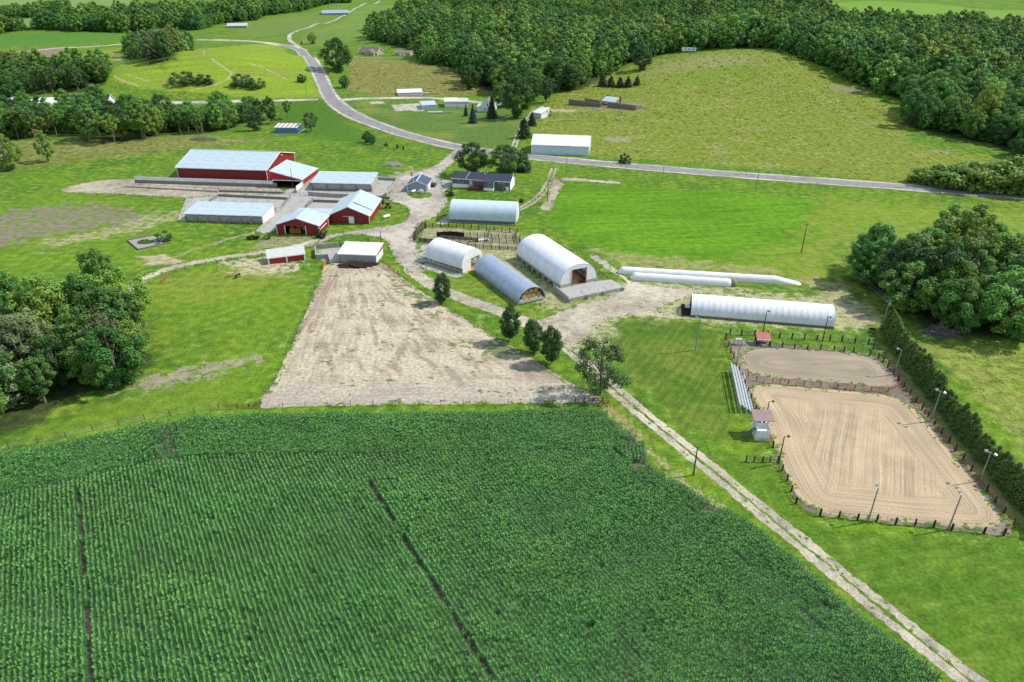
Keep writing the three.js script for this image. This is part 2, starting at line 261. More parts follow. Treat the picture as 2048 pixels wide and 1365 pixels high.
zone([[990, 540], [1030, 530], [1150, 600], [1130, 620], [1090, 620]], [0.36, 0.31, 0.2], { feather: 1.5, edge: 2, escale: 2, alpha: 0.75, mottle: 0.8, mscale: 1.5 });
zone([[940, 500], [1040, 498], [1045, 530], [960, 545]], G.tan, { feather: 2, edge: 2, alpha: 0.7, mottle: 1, mscale: 2 });
zone([[838, 455], [1040, 462], [1046, 502], [960, 500], [838, 488]], [0.30, 0.255, 0.18], { feather: 2, edge: 2, alpha: 0.9, mottle: 0.8, mscale: 2.2 });
zone([[530, 470], [640, 478], [560, 500], [500, 495]], [0.30, 0.25, 0.18], { feather: 2, edge: 2, alpha: 0.7, mottle: 1, mscale: 1.6 });
zone([[770, 325], [790, 322], [815, 330], [790, 336]], [0.2, 0.17, 0.14], { feather: 1.5, edge: 1, alpha: 0.9 });
zone([[770, 352], [800, 345], [880, 335], [870, 350], [780, 362]], [0.34, 0.31, 0.26], { feather: 2, edge: 2, alpha: 0.7, mottle: 1 });
zone([[780, 210], [845, 206], [850, 222], [790, 222]], [0.42, 0.39, 0.35], { feather: 2, edge: 2, alpha: 0.9, mottle: 0.5 });
zone([[740, 204], [765, 203], [768, 207], [742, 208]], [0.42, 0.39, 0.35], { feather: 2, edge: 1, alpha: 0.9 });
zone([[1095, 218], [1150, 218], [1150, 224], [1095, 224]], G.tan, { feather: 2, edge: 2, alpha: 0.8 });
zone([[1160, 205], [1290, 205], [1290, 224], [1180, 224]], [0.24, 0.2, 0.12], { feather: 4, edge: 3, alpha: 0.5 });
zone([[1210, 275], [1260, 274], [1260, 284], [1215, 284]], [0.28, 0.24, 0.19], { feather: 3, edge: 3, alpha: 0.7 });
zone([[1640, 170], [1720, 178], [1750, 186], [1700, 186]], [0.2, 0.17, 0.12], { feather: 3, edge: 3, alpha: 0.7 });
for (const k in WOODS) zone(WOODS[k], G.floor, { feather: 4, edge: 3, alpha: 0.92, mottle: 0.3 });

const mowDir = [Math.cos(-0.12), Math.sin(-0.12)];
function baseColor(x, z, out) {
  const n1 = noise(x / 45 + 5, z / 45), n2 = noise(x / 11, z / 11 + 4), n3 = noise(x / 2.6 + 9, z / 2.6), n4 = noise(x / 0.7, z / 0.55);
  const n5 = noise(x / 7 + 60, z / 1.3), t = clamp(0.46 + 0.9 * n1 + 0.65 * n2 + 0.4 * n3 + 0.35 * n5), y = sstep(0.05, 0.62, n2 * 0.7 - n1 * 0.7 + 0.4 * n3 + 0.45 * n5);
  for (let q = 0; q < 3; q++) out[q] = lerp(lerp(G.mid[q], G.bright[q], t), G.yellow[q], y * 0.52);
  const w = sstep(0.34, 0.62, 0.8 * n3 + 0.5 * n4 - 0.5 * n2 + 0.2 * n5); for (let q = 0; q < 3; q++) out[q] = lerp(out[q], G.pale[q], w * 0.5);
  const f = 1 + 0.4 * n3 + 0.55 * n4; out[0] *= f; out[1] *= f; out[2] *= f; out[3] = n4; out[4] = n3;
}
function paint(x0, x1, z0, z1, W, H) {
  const d = new Uint8Array(W * H * 4), L = new Float32Array(W * H * 3), F = new Float32Array(W * H), o = [0, 0, 0, 0, 0];
  const sx = (x1 - x0) / W, sz = (z1 - z0) / H;
  for (let j = 0; j < H; j++) for (let i = 0; i < W; i++) { const x = x0 + (i + 0.5) * sx, z = z0 + (j + 0.5) * sz, k = j * W + i; baseColor(x, z, o); L[k * 3] = o[0]; L[k * 3 + 1] = o[1]; L[k * 3 + 2] = o[2]; F[k] = 0.34 * o[4] + 0.5 * o[3]; }
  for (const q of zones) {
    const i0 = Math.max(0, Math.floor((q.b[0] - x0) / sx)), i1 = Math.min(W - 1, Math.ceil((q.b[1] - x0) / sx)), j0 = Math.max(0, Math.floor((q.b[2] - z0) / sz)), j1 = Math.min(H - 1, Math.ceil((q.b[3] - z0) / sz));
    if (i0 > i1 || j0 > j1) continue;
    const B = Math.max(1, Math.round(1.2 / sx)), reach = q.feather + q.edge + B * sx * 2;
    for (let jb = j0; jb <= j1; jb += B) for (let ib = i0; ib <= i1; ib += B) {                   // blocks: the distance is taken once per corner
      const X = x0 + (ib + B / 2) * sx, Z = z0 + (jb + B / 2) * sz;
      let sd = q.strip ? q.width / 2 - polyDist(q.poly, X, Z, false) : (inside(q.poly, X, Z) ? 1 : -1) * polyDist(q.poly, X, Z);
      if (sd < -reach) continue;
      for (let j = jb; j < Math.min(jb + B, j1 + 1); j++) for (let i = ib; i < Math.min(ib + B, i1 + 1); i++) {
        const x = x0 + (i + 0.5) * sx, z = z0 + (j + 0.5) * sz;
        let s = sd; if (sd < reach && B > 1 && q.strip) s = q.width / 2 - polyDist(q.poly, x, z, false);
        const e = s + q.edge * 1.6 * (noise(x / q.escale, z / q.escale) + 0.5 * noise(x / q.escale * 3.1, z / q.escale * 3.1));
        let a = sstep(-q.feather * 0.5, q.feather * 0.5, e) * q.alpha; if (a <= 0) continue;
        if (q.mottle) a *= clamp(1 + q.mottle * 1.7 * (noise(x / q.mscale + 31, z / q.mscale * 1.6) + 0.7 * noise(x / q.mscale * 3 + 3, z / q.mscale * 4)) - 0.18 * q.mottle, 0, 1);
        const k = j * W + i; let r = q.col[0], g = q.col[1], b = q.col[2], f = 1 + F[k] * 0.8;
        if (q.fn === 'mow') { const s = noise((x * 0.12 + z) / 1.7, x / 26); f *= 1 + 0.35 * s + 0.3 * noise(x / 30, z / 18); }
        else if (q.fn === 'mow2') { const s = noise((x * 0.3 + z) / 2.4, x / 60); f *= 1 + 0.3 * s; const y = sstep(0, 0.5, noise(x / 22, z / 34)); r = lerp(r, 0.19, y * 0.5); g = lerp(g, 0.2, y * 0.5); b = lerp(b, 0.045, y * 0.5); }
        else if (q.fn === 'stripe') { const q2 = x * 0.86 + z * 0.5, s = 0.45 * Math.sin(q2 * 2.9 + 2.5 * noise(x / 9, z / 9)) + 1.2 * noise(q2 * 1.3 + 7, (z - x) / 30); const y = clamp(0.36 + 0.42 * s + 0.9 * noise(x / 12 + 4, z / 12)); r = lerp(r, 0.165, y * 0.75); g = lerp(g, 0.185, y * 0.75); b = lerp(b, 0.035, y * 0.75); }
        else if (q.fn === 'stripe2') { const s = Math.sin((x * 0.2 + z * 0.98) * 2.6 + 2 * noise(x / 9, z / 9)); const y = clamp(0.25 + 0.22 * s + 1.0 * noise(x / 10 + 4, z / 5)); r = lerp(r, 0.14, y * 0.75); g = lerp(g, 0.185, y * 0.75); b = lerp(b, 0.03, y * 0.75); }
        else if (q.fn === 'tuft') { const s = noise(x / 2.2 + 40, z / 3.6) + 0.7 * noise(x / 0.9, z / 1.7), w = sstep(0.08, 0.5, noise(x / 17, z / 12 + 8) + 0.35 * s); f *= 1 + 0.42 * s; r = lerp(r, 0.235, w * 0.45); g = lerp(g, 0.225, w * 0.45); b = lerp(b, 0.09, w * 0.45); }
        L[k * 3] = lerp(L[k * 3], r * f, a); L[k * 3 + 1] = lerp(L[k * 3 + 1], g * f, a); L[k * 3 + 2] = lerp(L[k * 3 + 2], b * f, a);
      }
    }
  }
  for (let k = 0; k < W * H; k++) { d[k * 4] = toS(L[k * 3]); d[k * 4 + 1] = toS(L[k * 3 + 1]); d[k * 4 + 2] = toS(L[k * 3 + 2]); d[k * 4 + 3] = 255; }
  painted.push({ x0, x1, z0, z1, W, H, d });
  return tex(W, H, null, { data: d, repeat: false });
}
const painted = [], LIN = Float32Array.from({ length: 256 }, (_, i) => { const x = i / 255; return x <= 0.04045 ? x / 12.92 : Math.pow((x + 0.055) / 1.055, 2.4); });
function groundColor(x, z) { for (const p of painted) if (x >= p.x0 && x < p.x1 && z >= p.z0 && z < p.z1) { const k = ((z - p.z0) / (p.z1 - p.z0) * p.H | 0) * p.W + ((x - p.x0) / (p.x1 - p.x0) * p.W | 0); return [LIN[p.d[k * 4]], LIN[p.d[k * 4 + 1]], LIN[p.d[k * 4 + 2]]]; } return G.mid; }
const ground = new THREE.Group(); ground.name = 'ground'; ground.userData = { kind: 'structure' }; scene.add(ground);
function groundPatch(x0, x1, z0, z1, cell, W, H, bump = 0) {
  const nx = Math.max(1, Math.round((x1 - x0) / cell)), nz = Math.max(1, Math.round((z1 - z0) / cell)), pos = [], uv = [], idx = [];
  for (let j = -1; j <= nz + 1; j++) for (let i = -1; i <= nx + 1; i++) {
    const ci = clamp(i, 0, nx), cj = clamp(j, 0, nz), x = x0 + (x1 - x0) * ci / nx, z = z0 + (z1 - z0) * cj / nz, skirt = i !== ci || j !== cj;
    pos.push(x, terrain(x, z) - (skirt ? 1.5 : 0), z); uv.push(ci / nx, cj / nz);
  }
  const w = nx + 3; for (let j = 0; j < nz + 2; j++) for (let i = 0; i < nx + 2; i++) { const a = j * w + i; idx.push(a, a + w, a + 1, a + 1, a + w, a + w + 1); }
  const g = new THREE.BufferGeometry(); g.setAttribute('position', new THREE.Float32BufferAttribute(pos, 3)); g.setAttribute('uv', new THREE.Float32BufferAttribute(uv, 2)); g.setIndex(idx);
  const nr = []; for (let i = 0; i < pos.length; i += 3) { const x = pos[i], z = pos[i + 2], n = new THREE.Vector3(terrain(x - 1, z) - terrain(x + 1, z), 2, terrain(x, z - 1) - terrain(x, z + 1)).normalize(); nr.push(n.x, n.y, n.z); }
  g.setAttribute('normal', new THREE.Float32BufferAttribute(nr, 3));
  const m = mat([1, 1, 1], 0.95, { map: paint(x0, x1, z0, z1, W, H) });
  if (bump) { const t = TX.grassBump.clone(); t.repeat.set((x1 - x0) / 20, (z1 - z0) / 20); t.needsUpdate = true; m.bumpMap = t; m.bumpScale = bump; }
  part(ground, 'ground_patch', g, m);
}
groundPatch(-210, 0, -270, -30, 6, 2048, 2048, 0.12);
groundPatch(0, 210, -270, -30, 6, 2048, 2048, 0.12);
groundPatch(-500, 0, -700, -270, 5, 2048, 2048, 0.2);
groundPatch(0, 500, -700, -270, 5, 2048, 2048, 0.2);
groundPatch(-1300, 1300, -2600, -700, 12, 1536, 1536);
groundPatch(-900, -500, -700, -270, 20, 256, 256); groundPatch(500, 900, -700, -270, 20, 256, 256);
groundPatch(-900, -210, -270, 300, 20, 256, 256); groundPatch(210, 900, -270, 300, 20, 256, 256);
groundPatch(-210, 210, -30, 300, 20, 256, 256);
groundPatch(-4500, -1300, -5200, -700, 60, 256, 256); groundPatch(1300, 4500, -5200, -700, 60, 256, 256); groundPatch(-1300, 1300, -5200, -2600, 60, 256, 256);
console.log('ground done');

// ---------------------------------------------------------------- sheets and ribbons laid on the ground
const bare = [];   // ground without grass: outlines and strips
function sheet(name, px, y, m, { amp = 0.5, scale = 2.5, step = 0.8, holes = [], smooth = true, world = false } = {}) {
  const outline = p => { let q = world ? p : PW(p); q = smooth ? spline(q, step, true).slice(0, -1) : q; return q.map(([x, z]) => new THREE.Vector2(x + amp * 1.5 * noise(x / scale, z / scale + 50), z + amp * 1.5 * noise(x / scale + 70, z / scale))); };
  const ol = outline(px); bare.push({ poly: ol.filter((p, i) => i % 3 === 0).map(p => [p.x, p.y]) });
  const s = new THREE.Shape(ol); for (const h of holes) s.holes.push(new THREE.Path(outline(h)));
  const g = new THREE.ShapeGeometry(s), a = g.attributes.position, uv = g.attributes.uv;
  for (let i = 0; i < a.count; i++) { const x = a.getX(i), z = a.getY(i); a.setXYZ(i, x, terrain(x, z) + y, z); uv.setXY(i, x, z); }
  const ix = g.index.array; for (let i = 0; i < ix.length; i += 3) { const t = ix[i]; ix[i] = ix[i + 1]; ix[i + 1] = t; }
  g.computeVertexNormals();
  return structure(name, g, m);
}
function ribbon(name, px, width, y, m, { amp = 0, step = 4, across = 4, off = 0, parent } = {}) {
  const c = spline(PW(px), step); bare.push({ strip: c.filter((p, i) => i % 2 === 0), w: width, off });
  const pos = [], uv = [], idx = []; let run = 0;
  c.forEach(([x, z], i) => {
    const a = c[Math.max(0, i - 1)], b = c[Math.min(c.length - 1, i + 1)], l = Math.hypot(b[0] - a[0], b[1] - a[1]), nx = -(b[1] - a[1]) / l, nz = (b[0] - a[0]) / l;
    if (i) run += Math.hypot(x - c[i - 1][0], z - c[i - 1][1]);
    for (let k = 0; k <= across; k++) { let s = (k / across - 0.5) * width + off; if (k === 0 || k === across) s += amp * 1.6 * (noise(run / 2.2 + (k ? 40 : 0), 3 + off) + 0.8 * noise(run / 0.9 + (k ? 90 : 0), 7 + off) + 0.9 * noise(run / 9 + (k ? 60 : 0), 5 + off)); const X = x + nx * s, Z = z + nz * s; pos.push(X, terrain(X, Z) + y, Z); uv.push(X, Z); }
    if (i) for (let k = 0; k < across; k++) { const a = (i - 1) * (across + 1) + k, b = a + across + 1; idx.push(a, a + 1, b, b, a + 1, b + 1); }
  });
  const g = new THREE.BufferGeometry(); g.setAttribute('position', new THREE.Float32BufferAttribute(pos, 3)); g.setAttribute('uv', new THREE.Float32BufferAttribute(uv, 2)); g.setIndex(idx); g.computeVertexNormals();
  return parent ? part(parent, name, g, m) : structure(name, g, m);
}
const gravelM = mat([0.46, 0.41, 0.35], 0.95, { map: texAt(TX.gravel, 40), bumpMap: texAt(TX.rough, 3), bumpScale: 0.03 });
const shoulderM = mat([0.50, 0.46, 0.41], 0.95, { map: texAt(TX.gravel, 40) });
const laneM = mat([0.52, 0.46, 0.36], 0.95, { map: texAt(TX.gravel, 40), bumpMap: texAt(TX.rough, 3), bumpScale: 0.04 });
const asphaltM = mat([0.27, 0.26, 0.268], 0.9, { map: texAt(TX.concrete, 22) });
const yardM = mat([0.40, 0.385, 0.36], 0.9, { map: texAt(TX.concrete, 14), bumpMap: texAt(TX.rough, 4), bumpScale: 0.01 });
const lotM = mat([0.44, 0.38, 0.29], 0.95, { map: texAt(TX.gravel, 40) });

const roadPx = [[2300, 412], [2048, 393], [1900, 381.5], [1700, 366.5], [1500, 352], [1300, 336], [1130, 321], [1040, 311.5], [940, 299], [880, 287], [800, 266], [740, 245], [692, 222], [665, 200], [648, 170], [635, 142], [620, 116], [598, 99], [560, 90], [515, 84], [450, 80.5], [392, 80]];
ribbon('road_shoulder', roadPx, 12, 0.10, shoulderM, { amp: 0.5, across: 6 });
ribbon('road', roadPx.slice(0, 19), 7.4, 0.14, asphaltM, { across: 4 });
ribbon('gravel_road', [[262, 87], [150, 95], [60, 102], [0, 107], [-120, 114]], 7, 0.12, shoulderM, { amp: 0.3 });
ribbon('gravel_driveway', [[602, 98], [583, 84], [578, 74], [590, 64], [620, 54], [660, 44], [690, 30], [712, 16], [728, 8], [760, 2]], 5, 0.14, shoulderM, { amp: 0.3 });
ribbon('gravel_road', [[636, 199.5], [600, 200.5], [560, 201.5], [480, 203], [400, 205], [300, 207]], 5.5, 0.16, shoulderM, { amp: 0.3 });
ribbon('gravel_driveway', [[668, 202], [700, 199], [760, 197], [840, 196], [900, 199], [960, 205], [1010, 209]], 6.5, 0.13, shoulderM, { amp: 0.3 });
ribbon('gravel_driveway', [[706, 115], [740, 116], [780, 116], [830, 117]], 5, 0.12, asphaltM, { amp: 0.2 });
for (const o of [-1, 1]) ribbon('dirt_track', [[1072, 218], [1060, 232], [1048, 250], [1036, 272], [1027, 297]], 1.3, 0.11, lotM, { amp: 0.4, step: 2, off: o });
for (const o of [-1, 1]) ribbon('dirt_track', [[1108, 336], [1103, 352], [1096, 368], [1083, 388], [1062, 406], [1036, 420]], 1.2, 0.02, lotM, { amp: 0.5, step: 1, off: o });
sheet('gravel_pad', [[1082, 420], [1098, 421], [1112, 396], [1126, 364], [1150, 358], [1240, 366], [1238, 370], [1130, 370], [1116, 392], [1104, 418]].slice(0, 4).concat([[1110, 357], [1094, 395]]), 0.02, lotM, { amp: 0.6 });
sheet('gravel_pad', [[1126, 356], [1180, 359], [1240, 364.5], [1238, 368.5], [1180, 364], [1124, 361.5]], 0.02, lotM, { amp: 0.6 });
// the yard, the lane and the loading ground
sheet('gravel_yard', [[921, 296], [934, 305], [908, 325], [889, 341], [882, 362], [884, 386], [895, 394], [884, 420], [858, 440], [834, 452], [830, 474], [836, 494], [838, 520], [848, 545], [820, 545], [795, 522], [783, 500], [768, 478], [730, 470], [690, 470], [650, 482], [600, 500], [560, 508], [556, 500], [600, 488], [640, 474], [700, 463], [748, 455], [800, 447], [818, 432], [812, 414], [790, 404], [774, 396], [780, 380], [792, 362], [806, 350], [846, 341], [880, 324], [903, 304]], 0.015, gravelM, { amp: 0.7, holes: [[[814, 386], [858, 386], [866, 390], [846, 397], [822, 395]]] });
ribbon('gravel_lane', [[812, 528], [836, 552], [866, 571], [905, 589], [950, 606], [1000, 624], [1050, 643], [1090, 663], [1120, 683]], 5.0, 0.03, laneM, { amp: 0.5, step: 1.5 });
for (const o of [-1.12, 1.12]) ribbon('gravel_lane', [[1112, 676], [1145, 703], [1180, 733], [1230, 780], [1300, 840], [1400, 921], [1500, 1003], [1600, 1085], [1720, 1183], [1840, 1281], [1960, 1376], [2080, 1465]], 1.75, 0.02, laneM, { amp: 0.28, step: 0.5, off: o, across: 2 });
sheet('gravel_yard', [[1060, 648], [1100, 634], [1150, 612], [1200, 598], [1240, 584], [1252, 568], [1243, 556], [1200, 530], [1178, 510], [1186, 508], [1240, 545], [1262, 562], [1330, 574], [1400, 580], [1372, 596], [1340, 606], [1310, 622], [1345, 628], [1345, 634], [1250, 632], [1205, 644], [1180, 662], [1160, 690], [1142, 700], [1115, 683], [1085, 664]], 0.022, laneM, { amp: 0.9 });
sheet('dirt_track', [[262, 584], [300, 558], [345, 540], [420, 524], [520, 509], [600, 495], [640, 482], [640, 474], [598, 488], [520, 502], [420, 516], [342, 532], [296, 549], [258, 572]], 0.018, laneM, { amp: 0.4 });
sheet('dirt_lot', [[118, 381], [160, 368], [200, 361], [262, 358], [360, 364], [470, 371], [560, 378], [566, 388], [470, 390], [380, 395], [250, 389]], 0.012, lotM, { amp: 0.5 });
sheet('concrete_yard', [[372, 396], [470, 389], [566, 384], [590, 372], [632, 368], [700, 372], [744, 352], [792, 356], [776, 386], [740, 398], [700, 404], [672, 420], [655, 446], [560, 446], [548, 462], [527, 468], [516, 462], [536, 442], [360, 443], [355, 439]], 0.008, yardM, { amp: 0.1, smooth: false });
sheet('concrete_apron', [[862, 357], [886, 357], [906, 365], [905, 371], [884, 386], [856, 385], [864, 372]], 0.028, yardM, { amp: 0.05, smooth: false });
sheet('concrete_apron', [[872, 447], [900, 426], [900, 446], [884, 450]], 0.028, yardM, { amp: 0.05, smooth: false });
sheet('concrete_apron', [[836, 492], [860, 488], [886, 497], [860, 520], [850, 526], [828, 520]], 0.026, yardM, { amp: 0.15, smooth: false });
sheet('concrete_apron', [[840, 534], [852, 526], [926, 549], [930, 552], [912, 556], [880, 548]], 0.026, yardM, { amp: 0.15, smooth: false });
sheet('concrete_apron', [[630, 500], [680, 495], [684, 520], [656, 526], [630, 514]], 0.026, yardM, { amp: 0.1, smooth: false });

// bare paddock
const P0pad = PW([[690, 500]])[0];
{
  const px = [[652, 532], [700, 524], [764, 527], [800, 552], [850, 588], [960, 656], [1060, 714], [1130, 760], [1203, 803], [1150, 806], [900, 809], [600, 813], [520, 815], [548, 765], [578, 700], [612, 625], [640, 562]];
  const w = PW(px), xs = w.map(p => p[0]), zs = w.map(p => p[1]), x0 = Math.min(...xs) - 2, x1 = Math.max(...xs) + 2, z0 = Math.min(...zs) - 2, z1 = Math.max(...zs) + 2;
  const green = PW([[890, 690], [1080, 665], [1100, 700], [960, 720]]), weeds = PW([[765, 535], [860, 600], [900, 640], [840, 625], [770, 570]]), damp = PW([[655, 540], [700, 530], [650, 620], [570, 720], [560, 700], [610, 620]]);
  const N = 1024, T = tex(N, N, (i, j) => {
    const x = x0 + (x1 - x0) * (i + 0.5) / N, z = z0 + (z1 - z0) * (j + 0.5) / N;
    const ex = P0pad[0], ez = P0pad[1], dx = x - ex, dz = z - ez, ang = Math.atan2(dx, dz), r = Math.hypot(dx, dz);
    const rut = noise(ang * 26 + noise(x / 9, z / 9), r / 14) + 0.6 * noise(ang * 70, r / 7), fine = noise(x / 0.8, z / 0.8) + 0.7 * noise(x / 0.3, z / 0.3), big = noise(x / 11, z / 8);
    const low = sstep(20, 3, z1 - z), rut2 = noise(x / 14, z / 0.9 + 0.8 * noise(x / 8, z / 8)); const R = lerp(rut, rut2, low);
    let c = mix3([0.47, 0.40, 0.29], [0.25, 0.205, 0.15], clamp(0.34 + 1.35 * R + 0.7 * big + 0.45 * noise(x / 2.6, z / 1.9)));
    const soft = (poly, k) => { const s = (inside(poly, x, z) ? 1 : -1) * polyDist(poly, x, z); return sstep(-k, k, s + 3 * noise(x / 4, z / 4)); };
    c = mix3(c, [0.25, 0.195, 0.15], 0.75 * soft(damp, 3) * clamp(0.75 + R));
    c = mix3(c, [0.33, 0.30, 0.26], 0.55 * low);
    const v = sstep(0.12, 0.32, noise(x / 1.7 + 9, z / 1.3) * 0.8 + noise(x / 6, z / 5) * 0.8 - 0.26 + 0.42 * soft(weeds, 2) + 0.5 * soft(green, 3) + 0.2 * noise(x / 0.7, z / 0.7));
    c = mix3(c, [0.095, 0.135, 0.035], v * 0.8);
    const f = 1 + 0.42 * fine + 0.2 * R; return [c[0] * f, c[1] * f, c[2] * f];
  }, { repeat: false });
  T.repeat.set(1 / (x1 - x0), 1 / (z1 - z0)); T.offset.set(-x0 / (x1 - x0), -z0 / (z1 - z0));
  sheet('dirt_paddock', px, 0.012, mat([1, 1, 1], 0.97, { map: T, bumpMap: texAt(TX.rough, 4), bumpScale: 0.08 }), { amp: 0.5 });
}
// ---------------------------------------------------------------- riding arena
function heightTo(u, v, top) { const b = P(u, v), t = (top - 682.5) / FOCAL, c = Math.cos(PITCH), s = Math.sin(PITCH); return EYE + b.z * (s + t * c) / (c - t * s) - b.y; }
function sandSheet(name, px, tone, axis, seed, y) {
  const w = spline(PW(px), 1.5, true), xs = w.map(p => p[0]), zs = w.map(p => p[1]), x0 = Math.min(...xs) - 2, x1 = Math.max(...xs) + 2, z0 = Math.min(...zs) - 2, z1 = Math.max(...zs) + 2, N = 1024;
  const coarse = w.filter((p, i) => i % 2 === 0), Q = 128, D = new Float32Array((Q + 1) * (Q + 1));
  for (let j = 0; j <= Q; j++) for (let i = 0; i <= Q; i++) D[j * (Q + 1) + i] = polyDist(coarse, x0 + (x1 - x0) * i / Q, z0 + (z1 - z0) * j / Q);
  const dist = (i, j) => { const a = i / N * Q, b = j / N * Q, ia = Math.min(Q - 1, a | 0), ib = Math.min(Q - 1, b | 0), u = a - ia, v = b - ib, k = ib * (Q + 1) + ia; return lerp(lerp(D[k], D[k + 1], u), lerp(D[k + Q + 1], D[k + Q + 2], u), v); };
  const ca = Math.cos(axis), sa = Math.sin(axis), h = new Float32Array(N * N);
  for (let j = 0; j < N; j++) for (let i = 0; i < N; i++) {
    const x = x0 + (x1 - x0) * (i + 0.5) / N, z = z0 + (z1 - z0) * (j + 0.5) / N, wob = 0.8 * noise(x / 14 + seed, z / 14), d = dist(i, j) + wob * 0.5, bow = 0.012 * (z * ca - x * sa + 90) ** 2 * (seed > 5 ? 0.35 : 0.1), l = x * ca + z * sa + wob + bow * 0.4, m2 = z * ca - x * sa;
    const ring = 0.6 * noise(d * 1.0 + seed, (x + z) / 60) + 0.9 * noise(d * 3.4 + 7, (x - z) / 26) + 0.5 * noise(d * 7 + 3, (x + z) / 12), line = 0.75 * noise(l * 0.75 + seed, m2 / 60) + 0.8 * noise(l * 2.9, m2 / 30) + 0.6 * noise(l * 6.5 + 4, m2 / 14) + 0.5 * noise(x / 3, z / 3);
    h[j * N + i] = lerp(ring, line, sstep(5, 10, d + 4 * noise(x / 9, z / 9)));
  }
  const T = tex(N, N, (i, j) => { const x = x0 + (x1 - x0) * (i + 0.5) / N, z = z0 + (z1 - z0) * (j + 0.5) / N, s = h[j * N + i], f = 1 + 0.34 * s + 0.16 * noise(x / 7 + seed, z / 7) + 0.22 * noise(x / 0.4, z / 0.4); return [tone[0] * f, tone[1] * f, tone[2] * f]; }, { repeat: false });
  const B = tex(N, N, (i, j) => grey(0.5 + 0.4 * h[j * N + i]), { srgb: false, repeat: false });
  for (const t of [T, B]) { t.repeat.set(1 / (x1 - x0), 1 / (z1 - z0)); t.offset.set(-x0 / (x1 - x0), -z0 / (z1 - z0)); }
  sheet(name, px, y, mat([1, 1, 1], 0.97, { map: T, bumpMap: B, bumpScale: 0.12 }), { amp: 0.25 });
}
const arenaRing = [[1452, 681], [1457, 693], [1461.5, 706], [1467, 718], [1478, 745], [1484, 757], [1490, 771], [1496, 786], [1502, 799], [1512, 822], [1517, 829], [1546, 896], [1557, 925], [1565, 942], [1574, 963], [1583, 984], [1592, 1008], [1640, 1033], [1678, 1036], [1715, 1041], [1753, 1044], [1791, 1050], [1830, 1052], [1867, 1056], [1903, 1061], [1968, 1068], [2008, 1072], [2026, 1050], [2008, 1028], [1990, 1006], [1974, 983], [1959, 962], [1942, 943], [1926, 921], [1911, 903], [1898, 886], [1883, 868], [1869, 851], [1856, 835], [1844, 820], [1832, 806], [1820, 791], [1808, 776], [1797, 762], [1787, 749], [1776, 736], [1766, 726], [1757, 719]];
sheet('arena_border', arenaRing, 0.008, mat([0.27, 0.225, 0.18], 0.97, { map: texAt(TX.gravel, 30), bumpMap: texAt(TX.rough, 3), bumpScale: 0.05 }), { amp: 0.55, scale: 1.6, step: 0.5 });
sandSheet('arena_sand', [[1481, 722], [1490, 704], [1530, 697], [1600, 698], [1680, 702], [1735, 709], [1765, 722], [1787, 742], [1796, 760], [1780, 774], [1690, 767], [1600, 760], [1530, 752], [1495, 741]], [0.275, 0.225, 0.165], 1.5, 3, 0.016);
sandSheet('arena_sand', [[1500, 780], [1526, 769], [1600, 774], [1700, 783], [1770, 791], [1812, 806], [1860, 853], [1916, 924], [1972, 994], [1998, 1028], [1995, 1050], [1966, 1057], [1880, 1051], [1760, 1040], [1655, 1028], [1602, 1000], [1574, 952], [1556, 908], [1542, 862], [1520, 818]], [0.37, 0.285, 0.185], 0.62, 11, 0.016);

